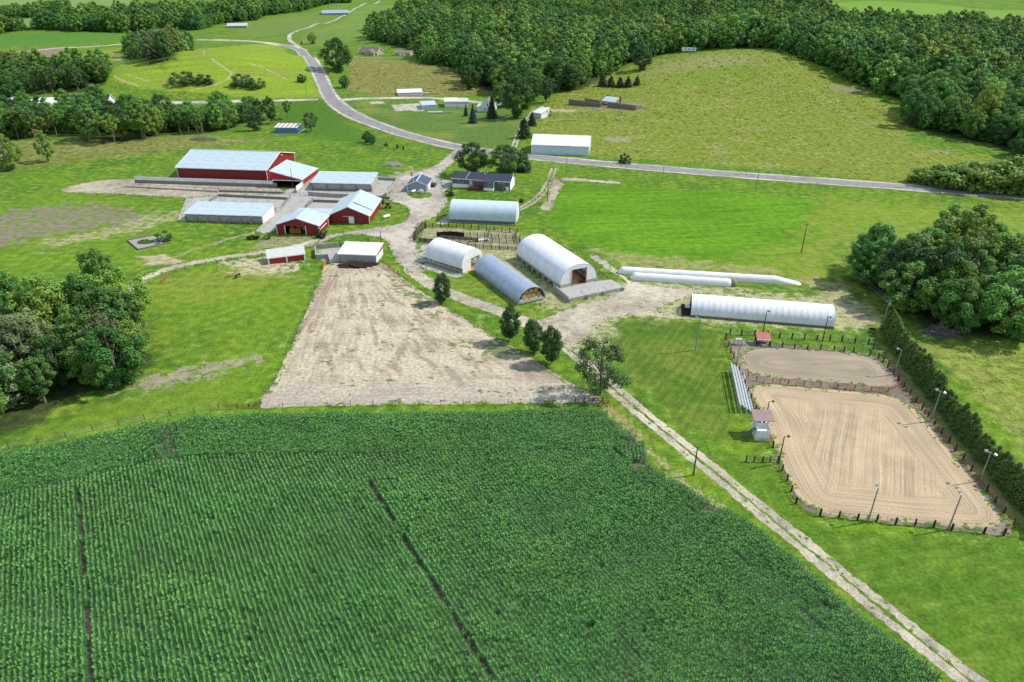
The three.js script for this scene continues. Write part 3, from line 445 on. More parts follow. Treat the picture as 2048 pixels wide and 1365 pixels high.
// fences: every post a part, every panel between two posts a part
function tube(a, b, r, n = 6) { const A = new THREE.Vector3(...a), B = new THREE.Vector3(...b), l = A.distanceTo(B), g = new THREE.CylinderGeometry(r, r, l, n); g.applyQuaternion(new THREE.Quaternion().setFromUnitVectors(new THREE.Vector3(0, 1, 0), B.clone().sub(A).normalize())); const m = A.add(B).multiplyScalar(0.5); g.translate(m.x, m.y, m.z); return g; }
function barGeo(a, b, w, h) { const A = new THREE.Vector3(...a), B = new THREE.Vector3(...b), l = A.distanceTo(B), g = new THREE.BoxGeometry(w, h, l); g.applyQuaternion(new THREE.Quaternion().setFromRotationMatrix(new THREE.Matrix4().lookAt(B, A, new THREE.Vector3(0, 1, 0)))); const m = A.add(B).multiplyScalar(0.5); g.translate(m.x, m.y, m.z); return g; }
const postGeos = new Map();
function fence(name, label, category, pts, { post = M.woodPost, panel = M.steelDark, h = 1.5, r = 0.13, rails = 5, railR = 0.035, lo = 0.3, hi = 1.35, stile = true, skip = [], lean = 0.03, group, panelName = 'panel', solid = 0 } = {}) {
  const o = thing(name, label, category, group), c = pts.reduce((a, p) => [a[0] + p[0] / pts.length, a[1] + p[1] / pts.length], [0, 0]), rd = rng(Math.round(Math.abs(c[0] * 37 + c[1] * 91)) + pts.length);
  o.position.set(c[0], terrain(c[0], c[1]), c[1]);
  const key = r + '|' + h; if (!postGeos.has(key)) postGeos.set(key, new THREE.CylinderGeometry(r * 0.94, r, h + 0.3, 8).translate(0, (h - 0.3) / 2, 0));
  const loc = p => [p[0] - c[0], terrain(p[0], p[1]) - o.position.y, p[1] - c[1]];
  pts.forEach((p, i) => { const q = part(o, 'post', postGeos.get(key), post), L = loc(p); q.position.set(...L); q.scale.y = 0.94 + 0.14 * rd(); q.rotation.set((rd() - 0.5) * 2 * lean, rd() * 3, (rd() - 0.5) * 2 * lean);
    if (!i || skip.includes(i)) return; const a = loc(pts[i - 1]), b = L, gs = [];
    if (solid) gs.push(barGeo([a[0], a[1] + (lo + hi) / 2, a[2]], [b[0], b[1] + (lo + hi) / 2, b[2]], solid, hi - lo));
    else { for (let k = 0; k < rails; k++) { const y = lerp(lo, hi, rails > 1 ? k / (rails - 1) : 1) + (rd() - 0.5) * 0.04; gs.push(tube([a[0], a[1] + y, a[2]], [b[0], b[1] + y + (rd() - 0.5) * 0.04, b[2]], railR, 4)); }
      if (stile) for (const t of [0.04, 0.5, 0.96]) gs.push(tube([lerp(a[0], b[0], t), lerp(a[1], b[1], t) + lo, lerp(a[2], b[2], t)], [lerp(a[0], b[0], t), lerp(a[1], b[1], t) + hi, lerp(a[2], b[2], t)], railR, 4)); }
    part(o, panelName, mergeGeometries(gs), panel); });
  return o;
}
const resample = (px, step) => spline(PW(px), step);
fence('arena_fence', 'steel panel fence with dark posts down the bleacher side of the riding arena', 'fence', PW(arenaRing.slice(0, 12)), { h: 1.6, r: 0.17, panel: M.rust });
fence('arena_fence', 'steel panel fence with dark posts along the front end of the sand arena', 'fence', PW(arenaRing.slice(12, 27)), { h: 1.6, r: 0.17 });
fence('arena_fence', 'steel panel fence with dark posts beside the evergreen hedge', 'fence', PW(arenaRing.slice(26)), { h: 1.6, r: 0.17, panel: M.rust, skip: [] });
fence('alley_fence', 'dark post fence closest to the long ribbed hoop building', 'fence', PW([[1452, 678], [1460, 669], [1483, 671], [1509, 671], [1535, 673], [1559, 676], [1584, 678], [1609, 679], [1634, 681], [1660, 682], [1684, 684], [1710, 686], [1737, 690], [1747, 699], [1757, 718]]), { h: 1.7, r: 0.18 });
fence('alley_fence', 'dark post fence between the grassy alley and the smaller sand ring', 'fence', PW([[1540, 693], [1565, 695], [1589, 697], [1615, 699], [1641, 700], [1668, 702], [1688, 703], [1707, 705], [1740, 712], [1757, 718]]), { h: 1.5, r: 0.16 });
fence('divider_fence', 'rust red steel panel fence dividing the two sand rings', 'fence', PW([[1478, 745], [1496, 755], [1513, 762], [1545, 767], [1560, 768], [1576, 770], [1608, 772], [1641, 775], [1675, 778], [1709, 780], [1742, 783], [1776, 785], [1804, 770]]), { h: 1.5, r: 0.06, post: M.rustRed, panel: M.rustRed, skip: [] });
fence('gate_spur', 'short dark pipe fence spur beside the lane and the front lamp', 'fence', PW([[1492, 924], [1508, 925], [1525, 925], [1540, 925], [1556, 924]]), { h: 1.5, r: 0.13, rails: 6 });

// tall arena lamps
function lampPole(u, v, top, m, label, headDir = 0, name = 'light_pole', heads = 1) {
  const o = thing(name, label, 'lamp post', undefined), p = P(u, v), h = heightTo(u, v, top); o.position.set(p.x, p.y, p.z);
  const g = new THREE.CylinderGeometry(0.10, 0.16, h + 0.5, 10).translate(0, h / 2 - 0.25, 0); part(o, 'pole', g, m);
  for (let k = 0; k < heads; k++) { const a = headDir + k * Math.PI; part(o, 'lamp_arm', tube([0, h - 0.15, 0], [0.7 * Math.cos(a), h + 0.05, -0.7 * Math.sin(a)], 0.035), M.steel);
    const head = part(o, 'lamp_head', mergeGeometries([new THREE.BoxGeometry(0.5, 0.26, 0.42), new THREE.CylinderGeometry(0.16, 0.24, 0.22, 8).translate(0, -0.2, 0)]), m === M.poleDark ? M.steelDark : M.steel); head.position.set(0.85 * Math.cos(a), h + 0.05, -0.85 * Math.sin(a)); head.rotation.set(0, a, -0.35); }
  return o;
}
lampPole(1525, 672, 620, M.poleDark, 'dark lamp pole beside the red roofed stand', -1.2);
lampPole(1645, 684, 632, M.poleDark, 'dark lamp pole in front of the right half of the long hoop building', -1.2);
lampPole(1472, 737, 687, M.pole, 'slim grey lamp pole behind the far end of the bleachers', 0);
lampPole(1532, 838, 803, M.poleDark, 'dark lamp pole rising behind the judging booth roof', 0);
lampPole(1557, 929, 873, M.poleDark, 'dark lamp pole at the short gate spur by the lane', 0);
lampPole(1736, 1045, 977, M.pole, 'grey lamp pole at the middle of the front arena fence', 1.4);
lampPole(1897, 1060, 991, M.pole, 'grey lamp pole at the right end of the front arena fence', 1.4);
lampPole(1960, 963, 906, M.pole, 'grey twin lamp pole by the hedge nearest the camera', 2.2, 'light_pole', 2);
lampPole(1862, 843, 783, M.pole, 'grey twin lamp pole halfway down the hedge side of the arena', 2.2, 'light_pole', 2);
lampPole(1789, 750, 700, M.pole, 'grey lamp pole where the rust red divider meets the hedge side', 2.4);
lampPole(1391, 701, 636, M.pole, 'pale lamp pole standing alone on the lawn left of the arena', 3.0);

// ---------------------------------------------------------------- corn
const cornPx = [[-260, 985], [0, 915], [120, 893], [260, 861], [420, 838], [560, 834], [800, 832], [1000, 829], [1150, 826], [1210, 831], [1232, 856], [1285, 888], [1304, 936], [1390, 992], [1515, 1062], [1630, 1160], [1750, 1262], [1870, 1356], [1960, 1440], [2040, 1560], [2060, 1700], [-300, 1700]];
const cornField = PW(cornPx);
sheet('corn_field_soil', cornPx, 0.02, mat([0.19, 0.148, 0.11], 0.98, { map: texAt(TX.gravel, 30), bumpMap: texAt(TX.rough, 3), bumpScale: 0.06 }), { amp: 0.4 });
{
  const gs = [], r = rng(5);
  const blade = (az, y0, len, rise, droop, w, tint) => { // arching leaf of three pieces
    const n = 4, pos = [], col = [], idx = []; const ca = Math.cos(az), sa = Math.sin(az);
    for (let i = 0; i <= n; i++) { const t = i / n, d = len * t, y = y0 + rise * Math.sin(t * 1.75) - droop * t * t, ww = w * Math.sin(Math.PI * (0.14 + 0.86 * t) * 0.97) + 0.004;
      for (const s of [-1, 1]) { pos.push(ca * d - sa * s * ww, y + 0.02 * (s > 0 ? 1 : 0), sa * d + ca * s * ww); col.push(...tint); }
      if (i) { const k = i * 2; idx.push(k - 2, k - 1, k, k, k - 1, k + 1); } }
    const g = new THREE.BufferGeometry(); g.setAttribute('position', new THREE.Float32BufferAttribute(pos, 3)); g.setAttribute('color', new THREE.Float32BufferAttribute(col, 3)); g.setIndex(idx); g.computeVertexNormals(); return g;
  };
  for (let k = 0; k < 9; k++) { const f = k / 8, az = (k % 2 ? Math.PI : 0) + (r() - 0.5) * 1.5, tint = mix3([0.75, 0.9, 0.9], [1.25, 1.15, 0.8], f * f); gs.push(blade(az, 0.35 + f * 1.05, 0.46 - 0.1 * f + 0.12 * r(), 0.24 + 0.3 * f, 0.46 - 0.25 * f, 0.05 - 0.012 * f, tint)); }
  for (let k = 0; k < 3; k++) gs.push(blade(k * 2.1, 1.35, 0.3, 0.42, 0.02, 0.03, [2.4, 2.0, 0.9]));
  const st = new THREE.CylinderGeometry(0.012, 0.02, 1.5, 4, 1, true).translate(0, 0.75, 0).toNonIndexed(); st.deleteAttribute('uv'); st.setAttribute('color', new THREE.Float32BufferAttribute(new Float32Array(st.attributes.position.count * 3).fill(0.95), 3));
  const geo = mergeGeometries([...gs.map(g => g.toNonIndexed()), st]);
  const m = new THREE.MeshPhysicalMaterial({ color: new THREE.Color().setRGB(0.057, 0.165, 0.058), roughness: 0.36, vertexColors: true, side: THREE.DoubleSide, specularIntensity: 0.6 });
  const A = PW([[735, 965]])[0], B = PW([[985, 1365]])[0], L = Math.hypot(B[0] - A[0], B[1] - A[1]), d = [(B[0] - A[0]) / L, (B[1] - A[1]) / L], nrm = [-d[1], d[0]];
  const edge = PW([[-260, 985], [0, 915], [120, 893], [260, 861], [420, 838], [560, 834], [800, 832], [1000, 829], [1150, 826], [1240, 823], [1360, 818]]);
  const sideEdge = PW([[1212, 832], [1232, 856], [1285, 888], [1304, 936], [1390, 992], [1515, 1062], [1630, 1160], [1750, 1262], [1870, 1356], [1960, 1440]]);
  const T = [], rr = rng(99), q = new THREE.Quaternion(), E = new THREE.Euler(), mtx = new THREE.Matrix4(), sc = new THREE.Vector3(), ps = new THREE.Vector3();
  const gapRow = Math.round(0 / 0.76);
  const add = (x, z, az, k = 1) => { const vig = 0.92 + 0.35 * noise(x / 12, z / 12) + 0.15 * noise(x / 3, z / 3); E.set((rr() - 0.5) * 0.16, az + (rr() - 0.5) * 0.9 + (rr() < 0.5 ? Math.PI : 0), (rr() - 0.5) * 0.16); q.setFromEuler(E); const s = k * vig * (0.82 + 0.4 * rr()); sc.set(s * 1.05, s, s * 1.05); ps.set(x, 0, z); T.push(mtx.compose(ps, q, sc).clone()); };
  const across = Math.atan2(-nrm[1], nrm[0]);
  for (let i = -190; i <= 190; i++) for (let s = -80; s < 130; s += 0.23) {
    const w = 0.10 * noise(s / 5, i * 3.1) + 0.5 * noise(s / 30, 8), x = A[0] + nrm[0] * (i * 0.76 + w) + d[0] * s + (rr() - 0.5) * 0.06, z = A[1] + nrm[1] * (i * 0.76 + w) + d[1] * s;
    if (z > -55 || z < -145 || Math.abs(x) > 112) continue;
    if (!inside(cornField, x, z)) continue;
    const e = polyDist(edge, x, z, false); if (e < 15.5) continue;
    if (polyDist(sideEdge, x, z, false) < 4.2) continue;
    if (i === 0 && s > 1 && noise(s / 5, 2) + 0.5 * (rr() - 0.5) > -0.22) continue; if ((i === 1 || i === -1) && s > 1 && noise(s / 3, 22) > 0.2 && rr() < 0.5) continue;
    if (noise(x / 1.6 + 20, z / 2.6) > 0.47 && rr() < 0.8) continue;
    if (i === 64 && noise(s / 8, 5) > -0.05) continue; if (i === -62 && noise(s / 12, 15) > 0.15) continue;
    add(x, z, across);
  }
  // end rows follow the far edge and the lane
  for (const [line, n] of [[edge, 20], [sideEdge, 6]]) for (let k = 0; k < n; k++) {
    const c = spline(line, 0.21);
    c.forEach(([x, z], i) => { const a = c[Math.max(0, i - 1)], b = c[Math.min(c.length - 1, i + 1)], l = Math.hypot(b[0] - a[0], b[1] - a[1]) || 1, nx = -(b[1] - a[1]) / l, nz = (b[0] - a[0]) / l, o = 0.35 + k * 0.76; const X = x + nx * o + (rr() - 0.5) * 0.2, Z = z + nz * o + (rr() - 0.5) * 0.2;
      if (!inside(cornField, X, Z) || Math.abs(X) > 112) return; const e = polyDist(edge, X, Z, false); if (line === edge ? e < k * 0.76 : (e < 15.5)) return;
      if (noise(X / 4 + 3, Z / 1.2) > 0.46) return; const patch = noise(X / 8 + 60, Z / 4); if (X > 20 && patch > 0.25 && rr() < 0.75) return;
      add(X, Z, Math.atan2(-nz, nx), (line === sideEdge && k === 0) || k < 1 ? 0.8 : 1); });
  }
  const inst = new THREE.InstancedMesh(geo, m, T.length), col = new THREE.Color(); inst.name = 'corn_crop';
  T.forEach((t, i) => { inst.setMatrixAt(i, t); const x = t.elements[12], z = t.elements[14], f = 1 + 0.18 * noise(x / 10, z / 10) + (rr() - 0.5) * 0.8; col.setRGB(f * (1 + 0.16 * noise(x / 18 + 9, z / 18)), f, f); inst.setColorAt(i, col); });
  inst.castShadow = inst.receiveShadow = true; inst.userData = { kind: 'stuff', label: 'dense green corn standing in long rows across the foreground field', category: 'corn' }; scene.add(inst);
  console.log('corn plants', T.length);
}
// ---------------------------------------------------------------- trees and shrubs
const leafM = new THREE.MeshPhysicalMaterial({ roughness: 0.72, specularIntensity: 0.35, vertexColors: true, side: THREE.DoubleSide, transmission: 0.38, thickness: 0 });
leafM.color.setRGB(1, 1, 1);
function leafCloud(r, spots, { size = 0.5, col = [0.06, 0.115, 0.028], jit = 0.25, hue = 0.18, up = 0.35 }) {
  // spots: [x, y, z, radius, leaves, squash]; leaves are small folded faces spread through each clump
  let n = 0; for (const s of spots) n += s[4];
  const pos = new Float32Array(n * 12), nor = new Float32Array(n * 12), cl = new Float32Array(n * 12), idx = new Uint32Array(n * 6); let k = 0;
  const a = new THREE.Vector3(), t = new THREE.Vector3(), b = new THREE.Vector3(), o = new THREE.Vector3(), f = new THREE.Vector3();
  for (const [cx, cy, cz, R, m, sq = 0.8] of spots) {
    const tone = 1 + (r() - 0.5) * 2 * hue, warm = 1 + (r() - 0.4) * hue * 2;
    for (let i = 0; i < m; i++) {
      const az = r() * 6.2832, cy2 = 2 * r() - 1, rr = Math.pow(r(), 0.4) * R, sr = Math.sqrt(1 - cy2 * cy2);
      o.set(Math.cos(az) * sr, cy2, Math.sin(az) * sr); const x = cx + o.x * rr, y = cy + o.y * rr * sq, z = cz + o.z * rr;
      f.set(r() - 0.5, r() - 0.5 + up, r() - 0.5).multiplyScalar(1.5).add(o).normalize();
      t.set(r() - 0.5, r() - 0.5, r() - 0.5).cross(f).normalize(); b.crossVectors(f, t);
      const s = size * (0.6 + 0.8 * r()), w = s * (0.5 + 0.3 * r()), v = tone * (1 + (r() - 0.5) * 2 * jit), c = [col[0] * v * warm, col[1] * v, col[2] * v];
      const q = [[-1, -0.2, 0.1], [0, -1, 0], [1, 0.2, 0.12], [0, 1, 0]];
      for (let p = 0; p < 4; p++) { const e = k * 12 + p * 3; pos[e] = x + t.x * q[p][0] * w + b.x * q[p][1] * s + f.x * q[p][2] * s; pos[e + 1] = y + t.y * q[p][0] * w + b.y * q[p][1] * s + f.y * q[p][2] * s; pos[e + 2] = z + t.z * q[p][0] * w + b.z * q[p][1] * s + f.z * q[p][2] * s;
        nor[e] = f.x; nor[e + 1] = f.y; nor[e + 2] = f.z; cl[e] = c[0]; cl[e + 1] = c[1]; cl[e + 2] = c[2]; }
      idx.set([k * 4, k * 4 + 1, k * 4 + 2, k * 4, k * 4 + 2, k * 4 + 3], k * 6); k++;
    }
  }
  const g = new THREE.BufferGeometry(); g.setAttribute('position', new THREE.BufferAttribute(pos, 3)); g.setAttribute('normal', new THREE.BufferAttribute(nor, 3)); g.setAttribute('color', new THREE.BufferAttribute(cl, 3)); g.setIndex(new THREE.BufferAttribute(idx, 1)); return g;
}
function limb(pts, radii, n = 6) { // tapered bent limb
  const pos = [], idx = [], c = new THREE.CatmullRomCurve3(pts.map(p => new THREE.Vector3(...p))), S = pts.length * 2; let u = new THREE.Vector3(1, 0, 0.3);
  for (let i = 0; i <= S; i++) { const t = i / S, p = c.getPoint(t), d = c.getTangent(t), s = new THREE.Vector3().crossVectors(d, u).normalize(), w = new THREE.Vector3().crossVectors(d, s), R = lerp(radii[0], radii[1], Math.pow(t, 0.8));
    for (let k = 0; k < n; k++) { const a = k / n * 6.2832; pos.push(p.x + (s.x * Math.cos(a) + w.x * Math.sin(a)) * R, p.y + (s.y * Math.cos(a) + w.y * Math.sin(a)) * R, p.z + (s.z * Math.cos(a) + w.z * Math.sin(a)) * R); }
    if (i) for (let k = 0; k < n; k++) { const a = (i - 1) * n + k, b = (i - 1) * n + (k + 1) % n; idx.push(a, b, a + n, b, b + n, a + n); } }
  const g = new THREE.BufferGeometry(); g.setAttribute('position', new THREE.Float32BufferAttribute(pos, 3)); g.setIndex(idx); g.computeVertexNormals(); return g;
}
// a broadleaf tree of height h: clumps round an uneven crown, limbs reaching for some of them
function broadleaf(seed, { h = 14, w = 5, base = 0.22, clumps = 26, leaves = 110, size = 0.55, col, open = 0, jit, hue, lean = 0, trunkR = 0.035, oval = 1, fat = 1 } = {}) {
  const r = rng(seed), spots = [], c0 = h * base, ch = h - c0, wood = [];
  const px = (r() - 0.5) * lean * h, pz = (r() - 0.5) * lean * h;
  for (let i = 0; i < clumps; i++) {
    const t = (i + 0.5) / clumps, yy = 1 - 2 * t, az = i * 2.39996 + r() * 0.8, rad = Math.sqrt(Math.max(0.02, 1 - yy * yy)), k = (0.5 + 0.45 * r()) * (1 - open * 0.2 * r());
    const R = w * fat * (0.17 + 0.2 * r() * r() + 0.06 * r()), ux = Math.cos(az) * rad * w * k * 1.15, uz = Math.sin(az) * rad * w * k * 1.15, y = c0 + ch * (0.5 + 0.47 * yy * (0.8 + 0.3 * r()) * oval) - R * 0.3;
    spots.push([ux + px * y / h, Math.max(R * 0.5, y), uz + pz * y / h, R, Math.round(leaves * (0.7 + 0.6 * r()) * Math.min(1.6, (R / w / fat / 0.27) ** 2)), 0.75 + 0.2 * r()]);
  }
  const R = h * trunkR; wood.push(limb([[0, -0.4, 0], [px * 0.1 + (r() - 0.5) * 0.3, h * 0.25, pz * 0.1], [px * 0.5, h * 0.55, pz * 0.5 + (r() - 0.5) * 0.5], [px * 0.85, h * 0.85, pz * 0.85]], [R, R * 0.25], 7));
  for (let i = 0; i < 8; i++) { const s = spots[(i * 7 + 3) % spots.length], y = h * (0.2 + 0.35 * r()); wood.push(limb([[px * y / h * 0.4, y, pz * y / h * 0.4], [s[0] * 0.45, lerp(y, s[1], 0.55), s[2] * 0.45], [s[0] * 0.95, s[1], s[2] * 0.95]], [R * 0.45, R * 0.1], 5)); }
  return { crown: leafCloud(r, spots, { size, col, jit, hue }), trunk: mergeGeometries(wood) };
}
function conifer(seed, { h = 6, w = 1.5, layers = 9, leaves = 1500, size = 0.3, col = [0.028, 0.06, 0.02], tip = 1 } = {}) {
  const r = rng(seed), spots = [];
  for (let i = 0; i < layers; i++) { const t = i / (layers - 1), rad = w * Math.pow(1 - t * 0.93, tip), n = Math.max(1, Math.round(7 * (1 - t * 0.8))); for (let k = 0; k < n; k++) { const az = k / n * 6.2832 + i + r() * 0.6; spots.push([Math.cos(az) * rad * 0.62, 0.25 + h * 0.93 * t, Math.sin(az) * rad * 0.62, Math.max(0.3, rad * 0.62), Math.round(leaves / layers / n * (1.3 - 0.6 * t)), 0.9 * h / layers / Math.max(0.35, rad * 0.55)]); } }
  return { crown: leafCloud(r, spots, { size, col, jit: 0.3, hue: 0.12, up: 0.5 }), trunk: limb([[0, -0.3, 0], [0, h * 0.4, 0], [0, h * 0.9, 0]], [h * 0.03, h * 0.008], 6) };
}
const green = { dark: [0.07, 0.165, 0.036], mid: [0.112, 0.238, 0.046], light: [0.178, 0.305, 0.052], yellow: [0.28, 0.32, 0.042], silver: [0.225, 0.285, 0.13] };
const KIND = {
  wide: [11, 12, 13, 14].map((s, i) => broadleaf(s, { h: 14, w: 5.6, base: 0.1, clumps: 46, leaves: 190, size: 0.26, col: [green.mid, green.dark, green.mid, green.light][i] })),
  tall: [21, 22, 23].map((s, i) => broadleaf(s, { h: 16, w: 4.4, base: 0.18, clumps: 40, leaves: 175, size: 0.26, col: [green.mid, green.light, green.dark][i], lean: 0.2 })),
  thin: [31, 32, 33].map((s, i) => broadleaf(s, { h: 13, w: 3.6, base: 0.42, clumps: 28, leaves: 130, size: 0.25, col: [green.mid, green.dark, green.light][i], lean: 0.35, trunkR: 0.02, open: 1 })),
  oval: [41, 42].map(s => broadleaf(s, { h: 11, w: 2.5, base: 0.16, clumps: 44, leaves: 190, size: 0.2, fat: 1.6, col: [0.055, 0.135, 0.028], oval: 1.02, trunkR: 0.016 })),
  bush: [51, 52, 53].map((s, i) => broadleaf(s, { h: 3.2, w: 2.0, base: 0.0, clumps: 14, leaves: 150, size: 0.17, fat: 1.45, col: [green.mid, green.dark, green.light][i], trunkR: 0.02 })),
  silver: [61, 62].map(s => broadleaf(s, { h: 15, w: 4.8, base: 0.08, clumps: 42, leaves: 170, size: 0.27, col: green.silver, lean: 0.15 })),
  yellow: [71].map(s => broadleaf(s, { h: 8, w: 3, base: 0.1, clumps: 18, leaves: 200, size: 0.22, col: green.yellow })),
  cedar: [81, 82].map(s => conifer(s, { h: 6, w: 2.0, layers: 10, leaves: 5200, size: 0.15, col: [0.11, 0.20, 0.04], tip: 0.42 })),
  spruce: [91].map(s => conifer(s, { h: 12, w: 3.4, layers: 13, leaves: 2600, size: 0.36, col: [0.05, 0.095, 0.075], tip: 1 })),
  juniper: [95].map(s => conifer(s, { h: 6, w: 2.4, layers: 7, leaves: 1800, size: 0.3, col: [0.045, 0.09, 0.028], tip: 0.6 })),
};
const tintMats = new Map();
function tinted(c) { const k = c.map(x => Math.round(x * 12)).join(); if (!tintMats.has(k)) { const m = leafM.clone(); m.color.setRGB(...c.map(x => Math.round(x * 12) / 12)); tintMats.set(k, m); } return tintMats.get(k); }
const protoName = { cedar: 'evergreen_shrub', spruce: 'spruce_tree', juniper: 'juniper_tree', bush: 'shrub', oval: 'young_tree' };
function plant(kind, i, x, z, scale, turn, label, category, group, tint = [1, 1, 1], wide = 1) {
  const k = KIND[kind], g = k[i % k.length], o = thing(protoName[kind] || 'broadleaf_tree', label, category || (kind === 'bush' ? 'shrub' : 'tree'), group);
  part(o, 'trunk', g.trunk, M.bark); part(o, 'crown', g.crown, tinted(tint));
  o.position.set(x, terrain(x, z), z); o.rotation.y = turn; o.scale.set(scale * wide, scale, scale * wide); return o;
}
const baseH = { wide: 14, tall: 16, thin: 13, oval: 11, bush: 3.2, silver: 15, yellow: 8, cedar: 6, spruce: 12, juniper: 6 };
let turnSeed = rng(4242);
// a tree whose foot and top are read off the photograph
function treeAt(kind, u, v, top, label, { i = 0, group, tint, wide = 1, cat } = {}) { const p = P(u, v), h = heightTo(u, v, top); return plant(kind, i, p.x, p.z, h / baseH[kind], turnSeed() * 6.28, label, cat, group, tint, wide); }

treeAt('oval', 885, 607, 546, 'young round-headed tree on the grass verge nearest the bale hoop building', {});
treeAt('oval', 1020, 684, 611, 'young dark tree on the verge, second along the lane', { i: 1, wide: 0.95 });
treeAt('oval', 1065, 706, 638, 'young dark tree on the verge, third along the lane', { i: 0 });
treeAt('oval', 1102, 729, 655, 'young dark tree on the verge, last before the big ragged tree', { i: 1 });
{ KIND.ragged = [broadleaf(101, { h: 15, w: 6.2, base: 0.16, clumps: 30, leaves: 170, size: 0.24, col: [0.075, 0.14, 0.042], open: 1, trunkR: 0.03, jit: 0.4 })]; baseH.ragged = 15; treeAt('ragged', 1200, 790, 674, 'big ragged tree with thinning crown at the corner of the bare paddock'); }
treeAt('wide', 945, 348, 283, 'left of the two big dark trees behind the grey house', { i: 1, tint: [0.75, 0.85, 0.7], wide: 1.2 });
treeAt('wide', 1012, 351, 289, 'right of the two big dark trees behind the grey house', { i: 0, tint: [0.65, 0.75, 0.62], wide: 1.5 });
treeAt('juniper', 1046, 343, 300, 'dark evergreen beside the big trees by the road', {});
treeAt('wide', 676, 143, 74, 'huge round dark tree beside the road curve', { i: 1, wide: 1.1, tint: [0.85, 0.9, 0.8] });
treeAt('wide', 690, 176, 150, 'small round tree at the pasture corner above the road', { i: 1 });
treeAt('bush', 604, 164, 148, 'dark lone bush on the verge left of the road', { i: 1 });
treeAt('wide', 1035, 235, 148, 'tall dark tree standing over the white farmhouse', { i: 1, wide: 0.85, tint: [0.75, 0.82, 0.7] });
treeAt('tall', 1092, 205, 152, 'slender tree right of the white farmhouse lane', { i: 2 });
treeAt('spruce', 946, 246, 209, 'blue green spruce on the lawn of the white farmhouse', {});
treeAt('spruce', 932, 232, 208, 'small dark spruce just left of the blue green spruce', { wide: 0.8, tint: [0.8, 0.85, 0.6] });
treeAt('spruce', 984, 236, 192, 'dark spruce hiding the corner of the white farmhouse', { tint: [0.7, 0.75, 0.5] });
treeAt('juniper', 1048, 276, 238, 'dense dark juniper beside the dirt track above the road', {});
treeAt('juniper', 1064, 252, 226, 'juniper between the track and the white lean-to', { wide: 0.9 });
treeAt('wide', 735, 285, 262, 'small wide tree on the slope below the road bend', { i: 1, tint: [0.8, 0.85, 0.8] });
treeAt('wide', 744, 289, 268, 'small wide tree just right of its twin below the road bend', { i: 0, tint: [0.7, 0.8, 0.7] });
treeAt('bush', 772, 292, 285, 'little sapling bush beside the pole below the road', { i: 1 });
treeAt('oval', 795, 298, 288, 'tiny staked sapling, left of the pair below the road', {});
treeAt('oval', 807, 300, 292, 'tiny staked sapling, right of the pair below the road', {});
treeAt('tall', 97, 324, 262, 'slim light green tree alone on the left pasture', { i: 1, wide: 0.9, tint: [1.2, 1.15, 1] });
treeAt('wide', 18, 340, 270, 'bright green tree cut by the left edge of the pasture', { i: 3 });
treeAt('tall', 545, 247, 192, 'dark tree left of the small blue shed', { i: 2, wide: 0.9 });
treeAt('wide', 512, 262, 212, 'grey green tree at the near end of the creek row', { i: 1, tint: [0.9, 0.9, 1.1] });
treeAt('thin', 576, 238, 202, 'thin young tree behind the small blue shed', { i: 0 });
treeAt('ragged', 622, 263, 222, 'dark windswept tree just right of the small blue shed', { wide: 1.0, tint: [0.8, 0.8, 0.8] });
treeAt('wide', 625, 88, 64, 'pale rounded tree by the far driveway fork', { i: 3, tint: [1.3, 1.2, 1.2] });
treeAt('spruce', 603, 88, 80, 'tiny dark conifer by the far driveway fork', {});
treeAt('bush', 1250, 327, 308, 'small dark cedar bush beside the main road', { i: 1, tint: [0.6, 0.7, 0.6] });
treeAt('bush', 330, 482, 462, 'leafy shrub at the corner of the raised garden bed', { i: 0, wide: 1.3, cat: 'shrub' });
treeAt('bush', 760, 408, 395, 'dark shrub beside the dark red machine in the yard', { i: 1 });
treeAt('bush', 900, 392, 379, 'dark purple shrub at the corner of the concrete drive', { i: 1, tint: [1.0, 0.5, 0.8] });
treeAt('bush', 1043, 405, 397, 'low dark bush behind the blue white hoop barn', { i: 1, tint: [0.5, 0.5, 0.5] });
treeAt('bush', 643, 475, 458, 'dark bush against the open red shed wall', { i: 1, tint: [0.6, 0.5, 0.6] });
treeAt('bush', 535, 478, 466, 'weedy shrub on the slope left of the open red shed', { i: 0 });
treeAt('bush', 505, 479, 470, 'weedy shrub around the dumped trailer', { i: 1 });
for (const [u, v, t, l] of [[395, 166, 148, 'left bush of the scrub line on the mown hill'], [365, 168, 142, 'dense bush in the scrub line on the mown hill'], [412, 168, 150, 'right bush of the scrub line on the mown hill'], [486, 172, 148, 'dark scrub on the right of the mown hill'], [512, 176, 156, 'small scrub at the foot of the mown hill']]) treeAt('bush', u, v, t, l, { i: 1, wide: 1.5 });
for (const [u, v, t] of [[1205, 172, 150], [1222, 173, 152], [1240, 174, 155], [1256, 174, 154], [1274, 170, 153]]) treeAt('juniper', u, v, t, `dark cedar on the hill pasture slope, ${ordinal([1205, 1222, 1240, 1256, 1274].indexOf(u) + 1)} of five from the left`, { group: 'cedar clump on the hill', wide: 1.2 });
for (const [u, v, t] of [[1283, 140, 88], [1232, 137, 92]]) treeAt('wide', u, v, t, u > 1250 ? 'dark tree at the wood edge touching the hill pasture' : 'dark tree at the wood edge left of the one touching the hill pasture', { group: 'dark edge trees', i: 1 });

treeAt('wide', 1004, 214, 160, 'leafy tree crowding the right side of the white farmhouse', { i: 0 });
treeAt('wide', 1064, 200, 152, 'leafy tree behind the white lean-to', { i: 1 });
treeAt('bush', 1092, 232, 214, 'dark shrub at the right of the white lean-to', { i: 1 });
treeAt('wide', 940, 178, 130, 'dark tree standing out from the central wood above the farmstead', { i: 1, tint: [0.8, 0.85, 0.8] });
